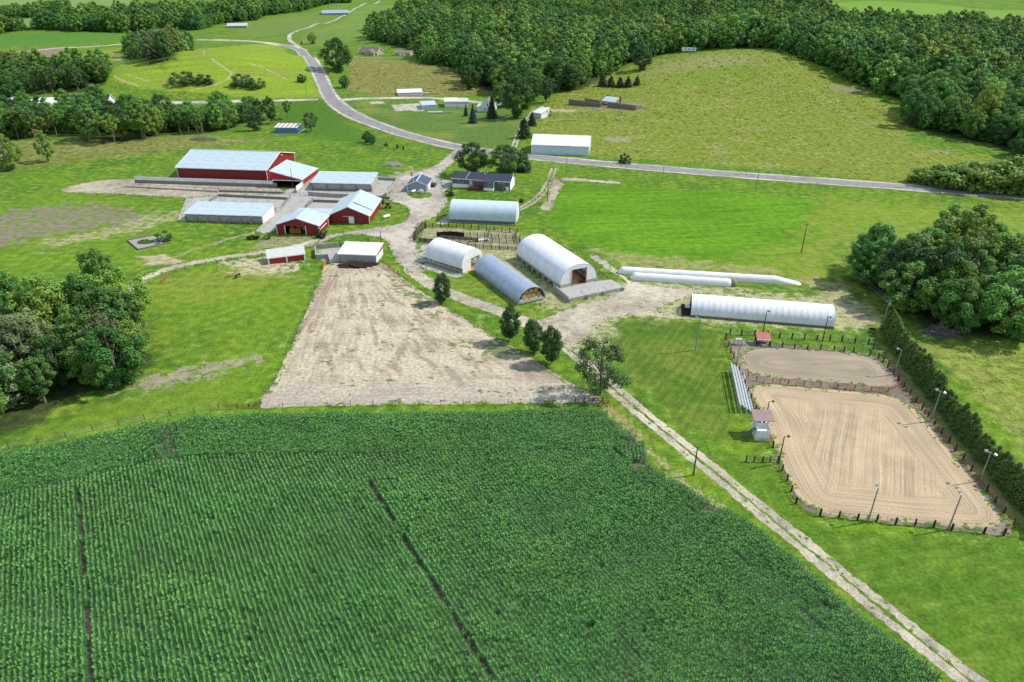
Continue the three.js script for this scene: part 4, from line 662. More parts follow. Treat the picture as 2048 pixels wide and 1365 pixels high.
// hedge of evergreens down the arena side
resample([[1776, 662], [1792, 694], [1830, 744], [1880, 806], [1930, 874], [1990, 946], [2050, 1014], [2130, 1100], [2220, 1190]], 2.35).forEach(([x, z], i) => plant('cedar', i, x + (turnSeed() - 0.5) * 0.5, z + (turnSeed() - 0.5) * 0.5, 0.78 + 0.38 * turnSeed(), turnSeed() * 6.28, `evergreen in the arena hedge, ${i + 1} counted from its far end`, 'hedge', 'hedge beside the arena', [0.95 + 0.2 * turnSeed(), 1, 0.9]));
// woods: jittered planting; the trees nearest the camera stand singly, the mass behind is one wood
function scatter(poly, step, seed, keep = () => true) {
  const r = rng(seed), out = []; let x0 = 1e9, x1 = -1e9, z0 = 1e9, z1 = -1e9; for (const [x, z] of poly) { x0 = Math.min(x0, x); x1 = Math.max(x1, x); z0 = Math.min(z0, z); z1 = Math.max(z1, z); }
  z0 = Math.max(z0, -2500);
  for (let z = z0; z < z1; z += step) for (let x = x0; x < x1; x += step) { const X = x + (r() - 0.5) * step * 1.3, Z = z + (r() - 0.5) * step * 1.3, a = r(), b = r(), c = r(); if (Math.abs(X) < -Z * 0.86 + 60 && inside(poly, X, Z) && keep(X, Z) && !(Z < -620 && noise(X / 60 + 12, Z / 90) > 0.40)) out.push([X, Z, a, b, c]); }
  return out.sort((p, q) => q[1] - p[1]);
}
const farMass = []; function ordinal(n) { return n + (n % 10 === 1 && n % 100 !== 11 ? 'st' : n % 10 === 2 && n % 100 !== 12 ? 'nd' : n % 10 === 3 && n % 100 !== 13 ? 'rd' : 'th'); }
function wood(key, step, kinds, single, label, group, { scale = 1, seed = 7, tint = () => [1, 1, 1], massScale = 1 } = {}) {
  const all = scatter(PW(WOODS[key]), step, seed), made = [];
  all.forEach(([x, z, a, b, c], i) => {
    const t = tint(a, b, x, z);
    if (i < single) { const k = kinds[Math.floor(a * kinds.length)]; made.push(plant(k, Math.floor(b * 9), x, z, scale * (0.75 + 0.5 * c), c * 50, label, 'tree', group, t, 0.9 + 0.3 * b)); }
    else farMass.push([x, z, scale * massScale * (0.55 + 0.75 * c * (0.7 + 0.6 * a)) * (1 + 0.35 * noise(x / 30 + 50, z / 30)), b, t]);
  });
  made.sort((p, q) => p.position.x / -p.position.z - q.position.x / -q.position.z).forEach((o, i) => { o.userData.label = label + ', ' + ordinal(i + 1) + ' trunk from the left'; });
}
const vary = (a, b, x, z) => { const p = noise(x / 45 + 3, z / 45), q = noise(x / 18, z / 18 + 7), w = 0.95 + 0.55 * p + 0.35 * (a - 0.5) + 0, g = 0.95 + 0.35 * q + 0.4 * (b - 0.5); return [g * (0.9 + 0.35 * (w - 0.95)) * (a > 0.97 ? 1.25 : 1), g, g * (0.95 - 0.3 * p)]; };
wood('leftClump', 6.2, ['wide', 'wide', 'tall', 'silver', 'wide', 'yellow'], 40, 'large tree in the dark clump left of the paddock', 'trees in the left clump', { scale: 0.95, seed: 15, tint: vary });
wood('rightClump', 6.6, ['wide', 'wide', 'tall', 'wide', 'yellow'], 46, 'large tree in the grove behind the hedge', 'trees in the right grove', { scale: 1.15, seed: 21, tint: vary });
wood('creek', 8.5, ['thin', 'thin', 'tall', 'thin', 'wide', 'yellow'], 70, 'tall tree in the row along the creek', 'creek trees', { scale: 1.05, seed: 31, tint: vary });
wood('leftDark', 9, ['wide', 'tall'], 20, 'tree in the dark grove below the mown hill', 'dark grove trees', { seed: 41, tint: (a, b) => [0.7 + 0.2 * b, 0.75 + 0.2 * b, 0.75] });
wood('knoll', 9.5, ['silver', 'silver', 'tall'], 18, 'pale tree in the knoll grove by the road', 'knoll trees', { seed: 51, scale: 1.15, tint: vary });
wood('right', 8.6, ['wide', 'wide', 'tall'], 38, 'tree on the near edge of the right-hand wood', 'edge trees of the right wood', { seed: 61, scale: 1.2, tint: vary });
wood('middle', 9.4, ['wide', 'tall', 'wide'], 34, 'tree on the near edge of the central wood', 'edge trees of the central wood', { seed: 71, scale: 1.2, tint: vary });
wood('farRight', 10.5, ['wide'], 0, '', '', { seed: 81, scale: 1.3, tint: vary });
wood('farLine', 10.5, ['wide'], 0, '', '', { seed: 97, scale: 1.2, tint: vary });
wood('farLeft', 10.5, ['wide'], 0, '', '', { seed: 91, scale: 1.3, tint: vary });
// outlying bushes
for (const [u, v, t] of [[1842, 366, 338], [1868, 369, 334], [1890, 372, 330], [1916, 374, 328], [1940, 377, 330], [1964, 379, 326], [1990, 380, 330], [2015, 381, 322], [2040, 383, 318]]) treeAt('bush', u, v, t, `leafy bush in the thicket below the right wood, ${ordinal([1842, 1868, 1890, 1916, 1940, 1964, 1990, 2015, 2040].indexOf(u) + 1)} from the left`, { i: 2, group: 'roadside thicket', wide: 1.5, tint: [1.0, 1.0, 0.9] });
for (const [u, v, t] of [[8, 124, 100], [30, 122, 98], [52, 123, 100], [74, 125, 104]]) treeAt('silver', u, v, t, `pale willow at the left edge below the gravel road, ${ordinal([8, 30, 52, 74].indexOf(u) + 1)} from the left`, { group: 'pale willows', wide: 1.3, tint: [1.1, 1.15, 0.8] });
{ // distant wood as one mass of small-leaved crowns
  const geos = [201, 202, 203].map((s, i) => broadleaf(s, { h: 15, w: 5.4, base: 0.0, clumps: 30, leaves: 50, size: 0.6, col: [green.mid, green.dark, green.light][i], jit: 0.3, hue: 0.22 }));
  const o = new THREE.Group(); o.name = 'woodland'; o.userData = { kind: 'stuff', label: 'distant mass of broadleaf woodland covering the far hills', category: 'woodland' }; scene.add(o);
  const near = farMass.filter(t => t[1] > -520), far = farMass.filter(t => t[1] <= -520);
  [...geos.map((g, n) => [g, far.filter((t, i) => i % 3 === n)]), ...[...KIND.wide, ...KIND.tall].map((g, n) => [g, near.filter((t, i) => i % 7 === n)])].forEach(([g, list]) => {
    if (!list.length) return; const inst = new THREE.InstancedMesh(g.crown, leafM, list.length), q = new THREE.Quaternion(), Y = new THREE.Vector3(0, 1, 0), m = new THREE.Matrix4(), c = new THREE.Color();
    inst.name = 'crowns'; list.forEach(([x, z, s, b, t], i) => { q.setFromAxisAngle(Y, b * 40); m.compose(new THREE.Vector3(x, terrain(x, z) - 0.3, z), q, new THREE.Vector3(s * (0.9 + 0.3 * b), s, s * (1.1 - 0.2 * b))); inst.setMatrixAt(i, m); inst.setColorAt(i, c.setRGB(t[0] * 1.2, t[1] * 1.22, t[2] * 1.2)); });
    inst.castShadow = inst.receiveShadow = true; o.add(inst);
  });
  console.log('distant trees', farMass.length);
}
// ---------------------------------------------------------------- building helpers
function metreUV(g) { // texture coordinates in metres, from the way each face points
  const p = g.attributes.position, n = g.attributes.normal, uv = new Float32Array(p.count * 2);
  for (let i = 0; i < p.count; i++) { const ax = Math.abs(n.getX(i)), ay = Math.abs(n.getY(i)), az = Math.abs(n.getZ(i)); if (az >= ax && az >= ay) { uv[i * 2] = p.getX(i); uv[i * 2 + 1] = p.getY(i); } else if (ax >= ay) { uv[i * 2] = p.getZ(i); uv[i * 2 + 1] = p.getY(i); } else { uv[i * 2] = p.getX(i); uv[i * 2 + 1] = p.getZ(i); } }
  g.setAttribute('uv', new THREE.BufferAttribute(uv, 2)); return g;
}
function frame(name, label, category, A, B, group) { const o = thing(name, label, category, group), a = P(...A), b = P(...B), L = Math.hypot(b.x - a.x, b.z - a.z); o.position.set((a.x + b.x) / 2, Math.min(a.y, b.y), (a.z + b.z) / 2); o.rotation.y = Math.atan2(-(b.z - a.z), b.x - a.x); return [o, L]; }
const boxG = (x0, x1, y0, y1, z0, z1) => metreUV(new THREE.BoxGeometry(x1 - x0, y1 - y0, z1 - z0).translate((x0 + x1) / 2, (y0 + y1) / 2, (z0 + z1) / 2));
const box = (o, name, m, ...d) => part(o, name, boxG(...d), m);
function slabG(c, th) { // four corners (counter-clockwise from above), thickness downwards
  const v = c.map(p => new THREE.Vector3(...p)), n = new THREE.Vector3().subVectors(v[1], v[0]).cross(new THREE.Vector3().subVectors(v[3], v[0])).normalize(); if (n.y < 0) n.negate();
  const w = v.map(p => p.clone().addScaledVector(n, -th)), e = new THREE.Vector3().subVectors(v[1], v[0]), lx = e.length(); e.normalize(); const f = new THREE.Vector3().crossVectors(n, e);
  const pos = [], uv = [], quad = (a, b, c2, d) => { for (const p of [a, b, c2, a, c2, d]) { pos.push(p.x, p.y, p.z); const q = p.clone().sub(v[0]); uv.push(q.dot(e), q.dot(f)); } };
  quad(v[0], v[1], v[2], v[3]); quad(w[3], w[2], w[1], w[0]); for (let i = 0; i < 4; i++) { const j = (i + 1) % 4; quad(w[i], w[j], v[j], v[i]); }
  const g = new THREE.BufferGeometry(); g.setAttribute('position', new THREE.Float32BufferAttribute(pos, 3)); g.setAttribute('uv', new THREE.Float32BufferAttribute(uv, 2)); g.computeVertexNormals(); return g;
}
const slab = (o, name, m, c, th = 0.14) => part(o, name, slabG(c, th), m);
function wallShape(o, name, m, pts, at, axis, th = 0.2, holes = []) { // outline in (along, up); axis 'z': wall lies across z, 'x': across x (along = -z)
  const s = new THREE.Shape(pts.map(p => new THREE.Vector2(...p))); for (const h of holes) s.holes.push(new THREE.Path(h.map(p => new THREE.Vector2(...p))));
  let g = new THREE.ExtrudeGeometry(s, { depth: th, bevelEnabled: false }); g.translate(0, 0, -th / 2); if (axis === 'x') g.rotateY(Math.PI / 2); g.translate(axis === 'x' ? at : 0, 0, axis === 'x' ? 0 : at);
  return part(o, name, metreUV(g), m);
}
function gable(o, { L, W, eave, ridge, axis = 'x', wall = M.red, front, roof = M.roofPale, over = 0.5, trim = M.trim, frontHoles = [], y0 = 0, corner = 0.22, openEnds = false }) {
  const b = -0.4 + y0, X = L / 2; let ft;
  if (axis === 'x') {
    ft = wallShape(o, 'wall', front || wall, [[-X, b], [X, b], [X, eave], [-X, eave]], -0.1, 'z', 0.2, frontHoles); box(o, 'wall', wall, -X, X, b, eave, -W, -W + 0.2);
    for (const s of [-1, 1]) wallShape(o, 'gable_wall', wall, [[0.22, b], [W - 0.22, b], [W - 0.22, eave], [W / 2, ridge - 0.1], [0.22, eave]], s * (X - 0.1), 'x', 0.2);
    const k = (ridge - eave) / (W / 2), e = eave - over * k + 0.06, R = ridge + 0.06;
    slab(o, 'roof', roof, [[-X - over, e, over], [X + over, e, over], [X + over, R, -W / 2], [-X - over, R, -W / 2]]); slab(o, 'roof', roof, [[X + over, e, -W - over], [-X - over, e, -W - over], [-X - over, R, -W / 2], [X + over, R, -W / 2]]);
    for (const s of [-1, 1]) { for (const [z, q] of [[over, -W / 2], [-W - over, -W / 2]]) part(o, 'rake_trim', barGeo([s * (X + over + 0.05), e - 0.12, z], [s * (X + over + 0.05), R - 0.12, q], 0.08, 0.3), trim); }
    box(o, 'eave_trim', trim, -X - over, X + over, e - 0.3, e - 0.02, over + 0.01, over + 0.07);
  } else {
    ft = wallShape(o, 'gable_wall', front || wall, [[-X, b], [X, b], [X, eave], [0, ridge - 0.1], [-X, eave]], -0.1, 'z', 0.2, frontHoles); wallShape(o, 'gable_wall', wall, [[-X, b], [X, b], [X, eave], [0, ridge - 0.1], [-X, eave]], -W + 0.1, 'z', 0.2);
    for (const s of [-1, 1]) box(o, 'wall', wall, s > 0 ? X - 0.2 : -X, s > 0 ? X : -X + 0.2, b, eave, -W + 0.22, -0.22);
    const k = (ridge - eave) / X, e = eave - over * k + 0.06, R = ridge + 0.06;
    for (const s of [-1, 1]) { slab(o, 'roof', roof, s > 0 ? [[X + over, e, over], [X + over, e, -W - over], [0, R, -W - over], [0, R, over]] : [[-X - over, e, -W - over], [-X - over, e, over], [0, R, over], [0, R, -W - over]]);
      part(o, 'rake_trim', barGeo([s * (X + over), e - 0.12, over + 0.05], [0, R - 0.12, over + 0.05], 0.08, 0.3), trim); box(o, 'eave_trim', trim, s > 0 ? X + over + 0.01 : -X - over - 0.07, s > 0 ? X + over + 0.07 : -X - over - 0.01, e - 0.3, e - 0.02, -W - over, over); }
  }
  for (const sx of [-1, 1]) for (const z of [0.03, -W - 0.03]) box(o, 'corner_trim', trim, sx * X - corner / 2 + sx * 0.03, sx * X + corner / 2 + sx * 0.03, b, eave, z - corner / 2, z + corner / 2);
  return ft;
}
function shed(o, { L, W, hf, hb, wall, front, roof = M.roofPale, over = 0.4, sides = true, frontHoles = [], openFront = false }) { // one slope, from hf in front to hb behind
  const X = L / 2; if (!openFront) wallShape(o, 'wall', front || wall, [[-X, -0.3], [X, -0.3], [X, hf], [-X, hf]], -0.1, 'z', 0.2, frontHoles); box(o, 'wall', wall, -X, X, -0.3, hb, -W, -W + 0.2);
  if (sides) for (const s of [-1, 1]) wallShape(o, 'side_wall', wall, [[0.22, -0.3], [W - 0.22, -0.3], [W - 0.22, hb], [0.22, hf]], s * (X - 0.1), 'x', 0.2);
  const k = (hb - hf) / W; slab(o, 'roof', roof, [[-X - over, hf - over * k + 0.16, over], [X + over, hf - over * k + 0.16, over], [X + over, hb + over * k + 0.16, -W - over], [-X - over, hb + over * k + 0.16, -W - over]]);
  box(o, 'eave_trim', M.trim, -X - over, X + over, hf - over * k - 0.14, hf - over * k + 0.1, over + 0.01, over + 0.08);
}
function windowAt(o, x, y, z, w, h, face = 'front', frameM = M.trim) { // frame with two panes and a sill, on a front wall or on the right-hand end
  const g = new THREE.Group(); const f = part(o, 'window', mergeGeometries([boxG(-w / 2, w / 2, h / 2 - 0.09, h / 2, -0.06, 0.06), boxG(-w / 2, w / 2, -h / 2, -h / 2 + 0.09, -0.06, 0.06), boxG(-w / 2, -w / 2 + 0.09, -h / 2 + 0.09, h / 2 - 0.09, -0.06, 0.06), boxG(w / 2 - 0.09, w / 2, -h / 2 + 0.09, h / 2 - 0.09, -0.06, 0.06), boxG(-0.04, 0.04, -h / 2 + 0.09, h / 2 - 0.09, -0.06, 0.05)]), frameM);
  for (const s of [-1, 1]) part(f, 'pane', boxG(s < 0 ? -w / 2 + 0.09 : 0.04, s < 0 ? -0.04 : w / 2 - 0.09, -h / 2 + 0.09, h / 2 - 0.09, -0.02, 0.01), M.glass);
  f.position.set(x, y, z); if (face === 'side') f.rotation.y = Math.PI / 2; return f;
}
function doorAt(o, x, y0, z, w, h, m = M.trim, face = 'front') { const d = part(o, 'door', mergeGeometries([boxG(-w / 2, w / 2, 0, h, -0.05, 0.05), boxG(-w / 2 - 0.08, -w / 2 - 0.005, 0, h + 0.08, -0.05, 0.08), boxG(w / 2 + 0.005, w / 2 + 0.08, 0, h + 0.08, -0.05, 0.08)]), m); part(d, 'handle', boxG(w / 2 - 0.18, w / 2 - 0.1, h * 0.45, h * 0.45 + 0.16, 0.06, 0.11), M.steelDark); d.position.set(x, y0, z); if (face === 'side') d.rotation.y = Math.PI / 2; return d; }
// hoop building: an arched cover over side posts
function hoopProfile(W, wall, apex, n, pw = 0.8) { const out = []; for (let i = 0; i <= n; i++) { const t = i / n * Math.PI; out.push([-W / 2 + W / 2 * Math.cos(t), wall + (apex - wall) * Math.pow(Math.max(0, Math.sin(t)), pw)]); } return out; } // [z, y] from the front side over to the back
function hoopCover(o, { L, W, wall, apex, m, bays, sag = 0.006, pw = 0.8, over = 0, name = 'cover', y0 }) {
  const prof = hoopProfile(W, wall, apex, 36, pw), per = 6, nx = bays * per, pos = [], uv = [], idx = []; let len = [0]; for (let i = 1; i < prof.length; i++) len.push(len[i - 1] + Math.hypot(prof[i][0] - prof[i - 1][0], prof[i][1] - prof[i - 1][1]));
  for (const th of [0, 0.05]) for (let i = 0; i <= nx; i++) for (let k = 0; k <= 36; k++) { const s = 1 - sag * Math.sin(Math.PI * (i % per) / per), dy = prof[k][1] - wall, x = -L / 2 - over + (L + 2 * over) * i / nx, q = s - th / W; pos.push(x, wall + dy * q, -W / 2 + (prof[k][0] + W / 2) * q); uv.push(x, len[k]); }
  const w = 37, N = (nx + 1) * w; for (let i = 0; i < nx; i++) for (let k = 0; k < 36; k++) { const a = i * w + k; idx.push(a, a + w, a + 1, a + 1, a + w, a + w + 1, N + a, N + a + 1, N + a + w, N + a + 1, N + a + w + 1, N + a + w); }
  for (const i of [0, nx]) for (let k = 0; k < 36; k++) { const a = i * w + k; idx.push(a, a + 1, N + a, a + 1, N + a + 1, N + a); }
  const g = new THREE.BufferGeometry(); g.setAttribute('position', new THREE.Float32BufferAttribute(pos, 3)); g.setAttribute('uv', new THREE.Float32BufferAttribute(uv, 2)); g.setIndex(idx); g.computeVertexNormals(); return part(o, name, g, m);
}
function hoopRibs(o, { L, W, wall, apex, bays, pw = 0.8, m = M.steel, r = 0.06 }) { const prof = hoopProfile(W - 0.3, wall, apex - 0.15, 16, pw); for (let i = 0; i <= bays; i++) { const x = -L / 2 + 0.1 + (L - 0.2) * i / bays, c = new THREE.CatmullRomCurve3(prof.map(p => new THREE.Vector3(x, p[1], p[0] - 0.15))); part(o, 'rib', new THREE.TubeGeometry(c, 16, r, 5), m); } }
function hoopEnd(o, { W, wall, apex, pw = 0.8 }, x, m, hole) { const p = hoopProfile(W - 0.12, wall, apex - 0.07, 24, pw).map(q => [-q[0] + 0.06, q[1]]); wallShape(o, 'end_wall', m, [...p, [W - 0.06, -0.3], [0.06, -0.3]].map(q => q), x, 'x', 0.1, hole ? [hole] : []); }

// ---------------------------------------------------------------- the red barns and their yard
{ const [o, L] = frame('red_barn', 'largest barn, long dark red walls under a pale metal roof', 'barn', [357, 355], [535, 361]);
  gable(o, { L, W: 33, eave: 5, ridge: 9.3, roof: M.roofPale, over: 0.6 });
  const l = part(o, 'yard_light', mergeGeometries([boxG(-0.1, 0.9, -0.1, 0.1, -0.15, 0.15), new THREE.CylinderGeometry(0.25, 0.45, 0.4, 10).translate(1.0, -0.25, 0)].map(g => { const q = g.index ? g.toNonIndexed() : g; return q; })), M.alu); l.position.set(L / 2 + 0.1, 8.2, -16.5);
  box(o, 'ridge_cap', M.roofPale, -L / 2 - 0.6, L / 2 + 0.6, 9.34, 9.46, -16.8, -16.2); }
{ const [o, L] = frame('red_lean_to', 'red open-fronted lean-to with sloping pale roof joined to the largest barn', 'barn', [546, 374], [607, 376]);
  const X = L / 2, W = 19, hl = 7.4, hr = 3.9; slab(o, 'roof', M.roofPale, [[-X - 0.4, hl + 0.15, 0.5], [X + 0.5, hr, 0.5], [X + 0.5, hr, -W - 0.4], [-X - 0.4, hl + 0.15, -W - 0.4]]);
  wallShape(o, 'gable_wall', M.redBright, [[-X, 3.3], [X, 3.3], [X, hr - 0.15], [-X, hl - 0.1]], -0.1, 'z', 0.2); box(o, 'beam', M.trim, -X, X, 3.0, 3.29, -0.3, 0.05);
  box(o, 'wall', M.redBright, X - 0.2, X, 1.5, hr - 0.3, -W, -0.22); box(o, 'base_wall', M.concrete, X - 0.25, X + 0.05, -0.3, 1.49, -W, -0.22); box(o, 'wall', M.red, -X, X, -0.3, 3.7, -W - 0.2, -W);
  for (const x of [-X + 0.15, X - 0.15]) box(o, 'post', M.trim, x - 0.15, x + 0.15, -0.3, 3.0, -0.31, 0.0); box(o, 'base_wall', M.concrete, -X + 0.31, -X + 1.6, -0.3, 1.6, -1.0, -0.4);
  part(o, 'rake_trim', barGeo([-X - 0.4, hl - 0.1, 0.56], [X + 0.5, hr - 0.2, 0.56], 0.08, 0.3), M.trim);
  box(o, 'floor', M.manure, -X, X, -0.3, 0.03, -W, 0.4); box(o, 'inner_wall', M.red, -X, -X + 0.15, -0.3, hl - 0.3, -W + 0.01, -0.5);
  // sheeted wing beside the opening
  for (let i = 0; i < 6; i++) box(o, 'wing_panel', M.white, X - 0.1, X, 0.9, 3.0, 0.5 + i * 1.25, 1.68 + i * 1.25); box(o, 'wing_base', M.concrete, X - 0.2, X + 0.1, -0.3, 0.89, 0.4, 8.0); }
{ const [o, L] = frame('feed_shed', 'low grey feed shed with pale sloping roof right of the red lean-to', 'shed', [625, 380], [743, 383]);
  shed(o, { L, W: 12, hf: 3.4, hb: 5.0, wall: M.concrete, front: M.concrete }); for (let i = 0; i <= 4; i++) box(o, 'pilaster', M.concreteDark, -L / 2 + i * L / 4 - 0.3, -L / 2 + i * L / 4 + 0.3, -0.3, 2.3, 0.02, 0.5);
  for (let i = 0; i < 5; i++) box(o, 'window', M.steelDark, -L / 2 + 1.2 + i * L / 5, -L / 2 + 1.2 + i * L / 5 + 2.6, 2.85, 3.2, 0.01, 0.06); box(o, 'base_band', M.concreteDark, -L / 2, L / 2, -0.3, 0.7, 0.02, 0.12); }
{ const [o, L] = frame('feed_shed', 'low white walled shed with pale sloping roof at the left of the concrete yard', 'shed', [372, 443], [526, 448]);
  shed(o, { L, W: 11.5, hf: 3.2, hb: 4.3, wall: M.white, front: M.concrete }); for (let i = 0; i <= 7; i++) box(o, 'pilaster', M.concrete, -L / 2 + i * L / 7 - 0.22, -L / 2 + i * L / 7 + 0.22, -0.3, 2.1, 0.02, 0.7);
  for (let i = 0; i < 7; i++) box(o, 'window', M.steelDark, -L / 2 + 0.6 + i * L / 7, -L / 2 + 0.6 + i * L / 7 + 3.1, 2.6, 2.9, 0.01, 0.06); box(o, 'base_band', M.concreteDark, -L / 2, L / 2, -0.3, 0.55, 0.02, 0.12); }
{ const [o, L] = frame('red_barn', 'red gabled barn with white door in the middle of the yard', 'barn', [659, 447], [739, 448]);
  gable(o, { L, W: 22, eave: 3.5, ridge: 6.9, axis: 'z', wall: M.red, over: 0.5 }); const d = doorAt(o, 0.9, 0.1, 0.06, 1.9, 2.6); windowAt(o, 4.1, 1.5, 0.06, 0.8, 1.7, 'front', M.woodGrey);
  box(o, 'door_track', M.trim, -2.4, 1.7, 2.85, 2.97, 0.02, 0.1); box(o, 'ridge_cap', M.roofPale, -0.3, 0.3, 6.93, 7.03, -22.4, 0.4); part(o, 'roof_strip', barGeo([0.6, 6.78, -6], [8.1, 3.42, -6], 0.9, 0.05), M.steelDark); }
{ const [o, L] = frame('red_barn', 'small red barn with an open front full of straw and an orange machine', 'barn', [555, 469], [639, 471]);
  gable(o, { L, W: 11, eave: 4.0, ridge: 6.6, axis: 'z', wall: M.red, over: 0.5, frontHoles: [[[-4.7, -0.3], [2.9, -0.3], [2.9, 3.4], [-4.7, 3.4]]] });
  for (const x of [-4.85, 3.0]) box(o, 'door_post', M.trim, x - 0.12, x + 0.12, -0.3, 3.5, 0.01, 0.12); box(o, 'door_head', M.redBright, -5.0, 3.2, 3.4, 3.9, 0.01, 0.1); part(o, 'rail', barGeo([L / 2 + 0.1, 1.8, -1], [L / 2 + 0.1, 1.8, -9], 0.1, 0.25), M.trim);
  const roof2 = slab(o, 'rear_roof', M.roofPale, [[-5.5, 3.4, -11.3], [8.5, 3.4, -11.3], [8.5, 4.6, -18], [-5.5, 4.6, -18]]); for (const x of [-5.2, 1.5, 8.2]) for (const z of [-12, -17.6]) box(o, 'rear_post', M.wood, x - 0.12, x + 0.12, -0.3, z > -15 ? 3.3 : 4.3, z - 0.12, z + 0.12); }
{ const [o, L] = frame('loafing_shed', 'little red shed in two halves with streaked grey roof in the horse paddock', 'shed', [538, 529], [610, 520]);
  shed(o, { L, W: 5.2, hf: 2.3, hb: 3.1, wall: M.redBright, front: M.redBright, roof: M.roofStripe }); for (const x of [-L / 2, 0, L / 2]) box(o, 'corner_trim', M.trim, x - 0.22, x + 0.22, -0.3, 2.3, 0.01, 0.12); box(o, 'roof_seam', M.trim, -0.15, 0.15, 2.46, 2.55, -0.2, 0.3); }
{ const [o, L] = frame('white_shed', 'white roofed block shed with a red gable at the head of the bare paddock', 'shed', [679, 524], [753, 527]);
  shed(o, { L, W: 8.5, hf: 3.0, hb: 3.9, wall: M.white, front: M.concrete, roof: M.roofWhite }); wallShape(o, 'gable_panel', M.redBright, [[0.4, 2.3], [8.0, 2.3], [8.0, 3.6], [0.4, 2.8]], L / 2 + 0.06, 'x', 0.08); doorAt(o, L / 2 + 0.06, 0, -4.5, 1.1, 2.0, M.trim, 'side'); }
// ---------------------------------------------------------------- house and garage
{ const [o, L] = frame('garage', 'grey garage with dark blue shingled gable roof and white trim', 'garage', [815, 383], [854, 384]);
  gable(o, { L, W: 10.5, eave: 3.1, ridge: 4.9, axis: 'z', wall: M.lapPale, roof: M.shingleBlue2, over: 0.4 }); box(o, 'ridge_cap', M.trim, -0.18, 0.18, 4.97, 5.04, -10.8, 0.35); box(o, 'base_trim', M.trim, -L / 2, L / 2, -0.3, 0.35, 0.02, 0.1); box(o, 'overhead_door', M.trim, L / 2 + 0.01, L / 2 + 0.09, 0, 2.4, -8.5, -3.5); box(o, 'vent_cowl', M.trim, -0.5, 0.5, 5.0, 5.5, -10.6, -9.8); }
{ const [o, L] = frame('house', 'long grey ranch house with dark blue roof, deck and pergola', 'house', [905, 375], [1020, 382]);
  const X = L / 2, W = 9, e1 = 4.5, r1 = 6.4, lift = 2.0; // the ground rises towards the left
  box(o, 'wall', M.lapGrey, -X, -X + 9.6, lift - 2.2, e1, -0.3, -0.1); box(o, 'wall', M.lapGrey, -X + 9.6, X, -0.4, e1, -0.3, -0.1); box(o, 'wall', M.lapGrey, -X, X, -0.4, e1, -W, -W + 0.2); box(o, 'foundation', M.trim, -X, -X + 9.6, lift - 2.2, lift - 0.2, -0.09, 0.06);
  for (const s of [-1, 1]) wallShape(o, 'gable_wall', s > 0 ? M.trim : M.lapGrey, [[0.32, -0.4], [W - 0.02, -0.4], [W - 0.02, e1], [W / 2, r1 - 0.1], [0.32, e1]], s * (X - 0.1), 'x', 0.2);
  slab(o, 'roof', M.shingleBlue, [[-X - 0.5, e1 - 0.15, 0.5], [X + 0.5, e1 - 0.15, 0.5], [X + 0.5, r1, -W / 2], [-X - 0.5, r1, -W / 2]]); slab(o, 'roof', M.shingleBlue, [[X + 0.5, e1 - 0.15, -W - 0.5], [-X - 0.5, e1 - 0.15, -W - 0.5], [-X - 0.5, r1, -W / 2], [X + 0.5, r1, -W / 2]]);
  box(o, 'gutter', M.trim, -X - 0.5, X + 0.5, e1 - 0.42, e1 - 0.2, 0.5, 0.62); part(o, 'rake_trim', barGeo([X + 0.56, e1 - 0.2, 0.5], [X + 0.56, r1 - 0.1, -W / 2], 0.1, 0.3), M.trim); part(o, 'roof_valley', barGeo([-X + 6.4, e1 - 0.05, 0.45], [-X + 7.2, r1 + 0.04, -W / 2], 0.35, 0.05), M.steel);
  windowAt(o, -X + 4.0, 3.35, -0.03, 1.9, 1.3); doorAt(o, -X + 8.6, 2.2, -0.03, 1.2, 2.0);
  // sunroom block in front
  box(o, 'sunroom', M.lapGrey, 2.0, 6.4, 1.7, 4.2, -0.08, 3.0); box(o, 'sunroom_base', M.trim, 2.0, 6.4, -0.4, 1.69, -0.08, 3.0); slab(o, 'sunroom_roof', M.shingleBlue, [[1.7, 4.3, 3.3], [6.7, 4.3, 3.3], [6.7, 5.1, -0.5], [1.7, 5.1, -0.5]]); windowAt(o, 5.0, 3.2, 3.06, 1.7, 1.4); windowAt(o, 6.46, 3.2, 1.6, 1.5, 1.4, 'side');
  for (const [x, y, w, h] of [[8.3, 3.55, 1.0, 1.1], [10.2, 3.55, 1.0, 1.1], [11.2, 1.0, 1.7, 1.2]]) windowAt(o, x, y, -0.03, w, h); doorAt(o, 12.0 + 0.1, -0.1, -0.03, 1.0, 2.0);
  // deck and pergola
  box(o, 'deck', M.deck, -4.8, 1.7, 1.2, 1.45, -0.05, 3.6); for (let i = 0; i < 7; i++) box(o, 'deck_skirt', M.deck, -4.8 + i * 0.93, -4.8 + i * 0.93 + 0.86, -0.3, 1.19, 3.45, 3.55); for (const x of [-4.6, -1.5, 1.5]) box(o, 'pergola_post', M.deck, x - 0.1, x + 0.1, 1.46, 3.95, 3.3, 3.5); box(o, 'pergola_beam', M.deck, -4.9, 1.8, 3.96, 4.12, 3.3, 3.45);
  for (let i = 0; i < 8; i++) box(o, 'pergola_slat', M.wood, -4.7 + i * 0.86, -4.55 + i * 0.86, 4.13, 4.3, 0.0, 3.9); box(o, 'deck_rail', M.deck, -4.8, 1.7, 2.2, 2.32, 3.5, 3.58);
  for (const [x, z] of [[-1.5, -5.5], [1.0, -3.2], [1.5, -5.6]]) part(o, 'roof_vent', new THREE.CylinderGeometry(0.12, 0.12, 1.1, 8).translate(x, 6.2, z), M.trim); }
let hoopBale;
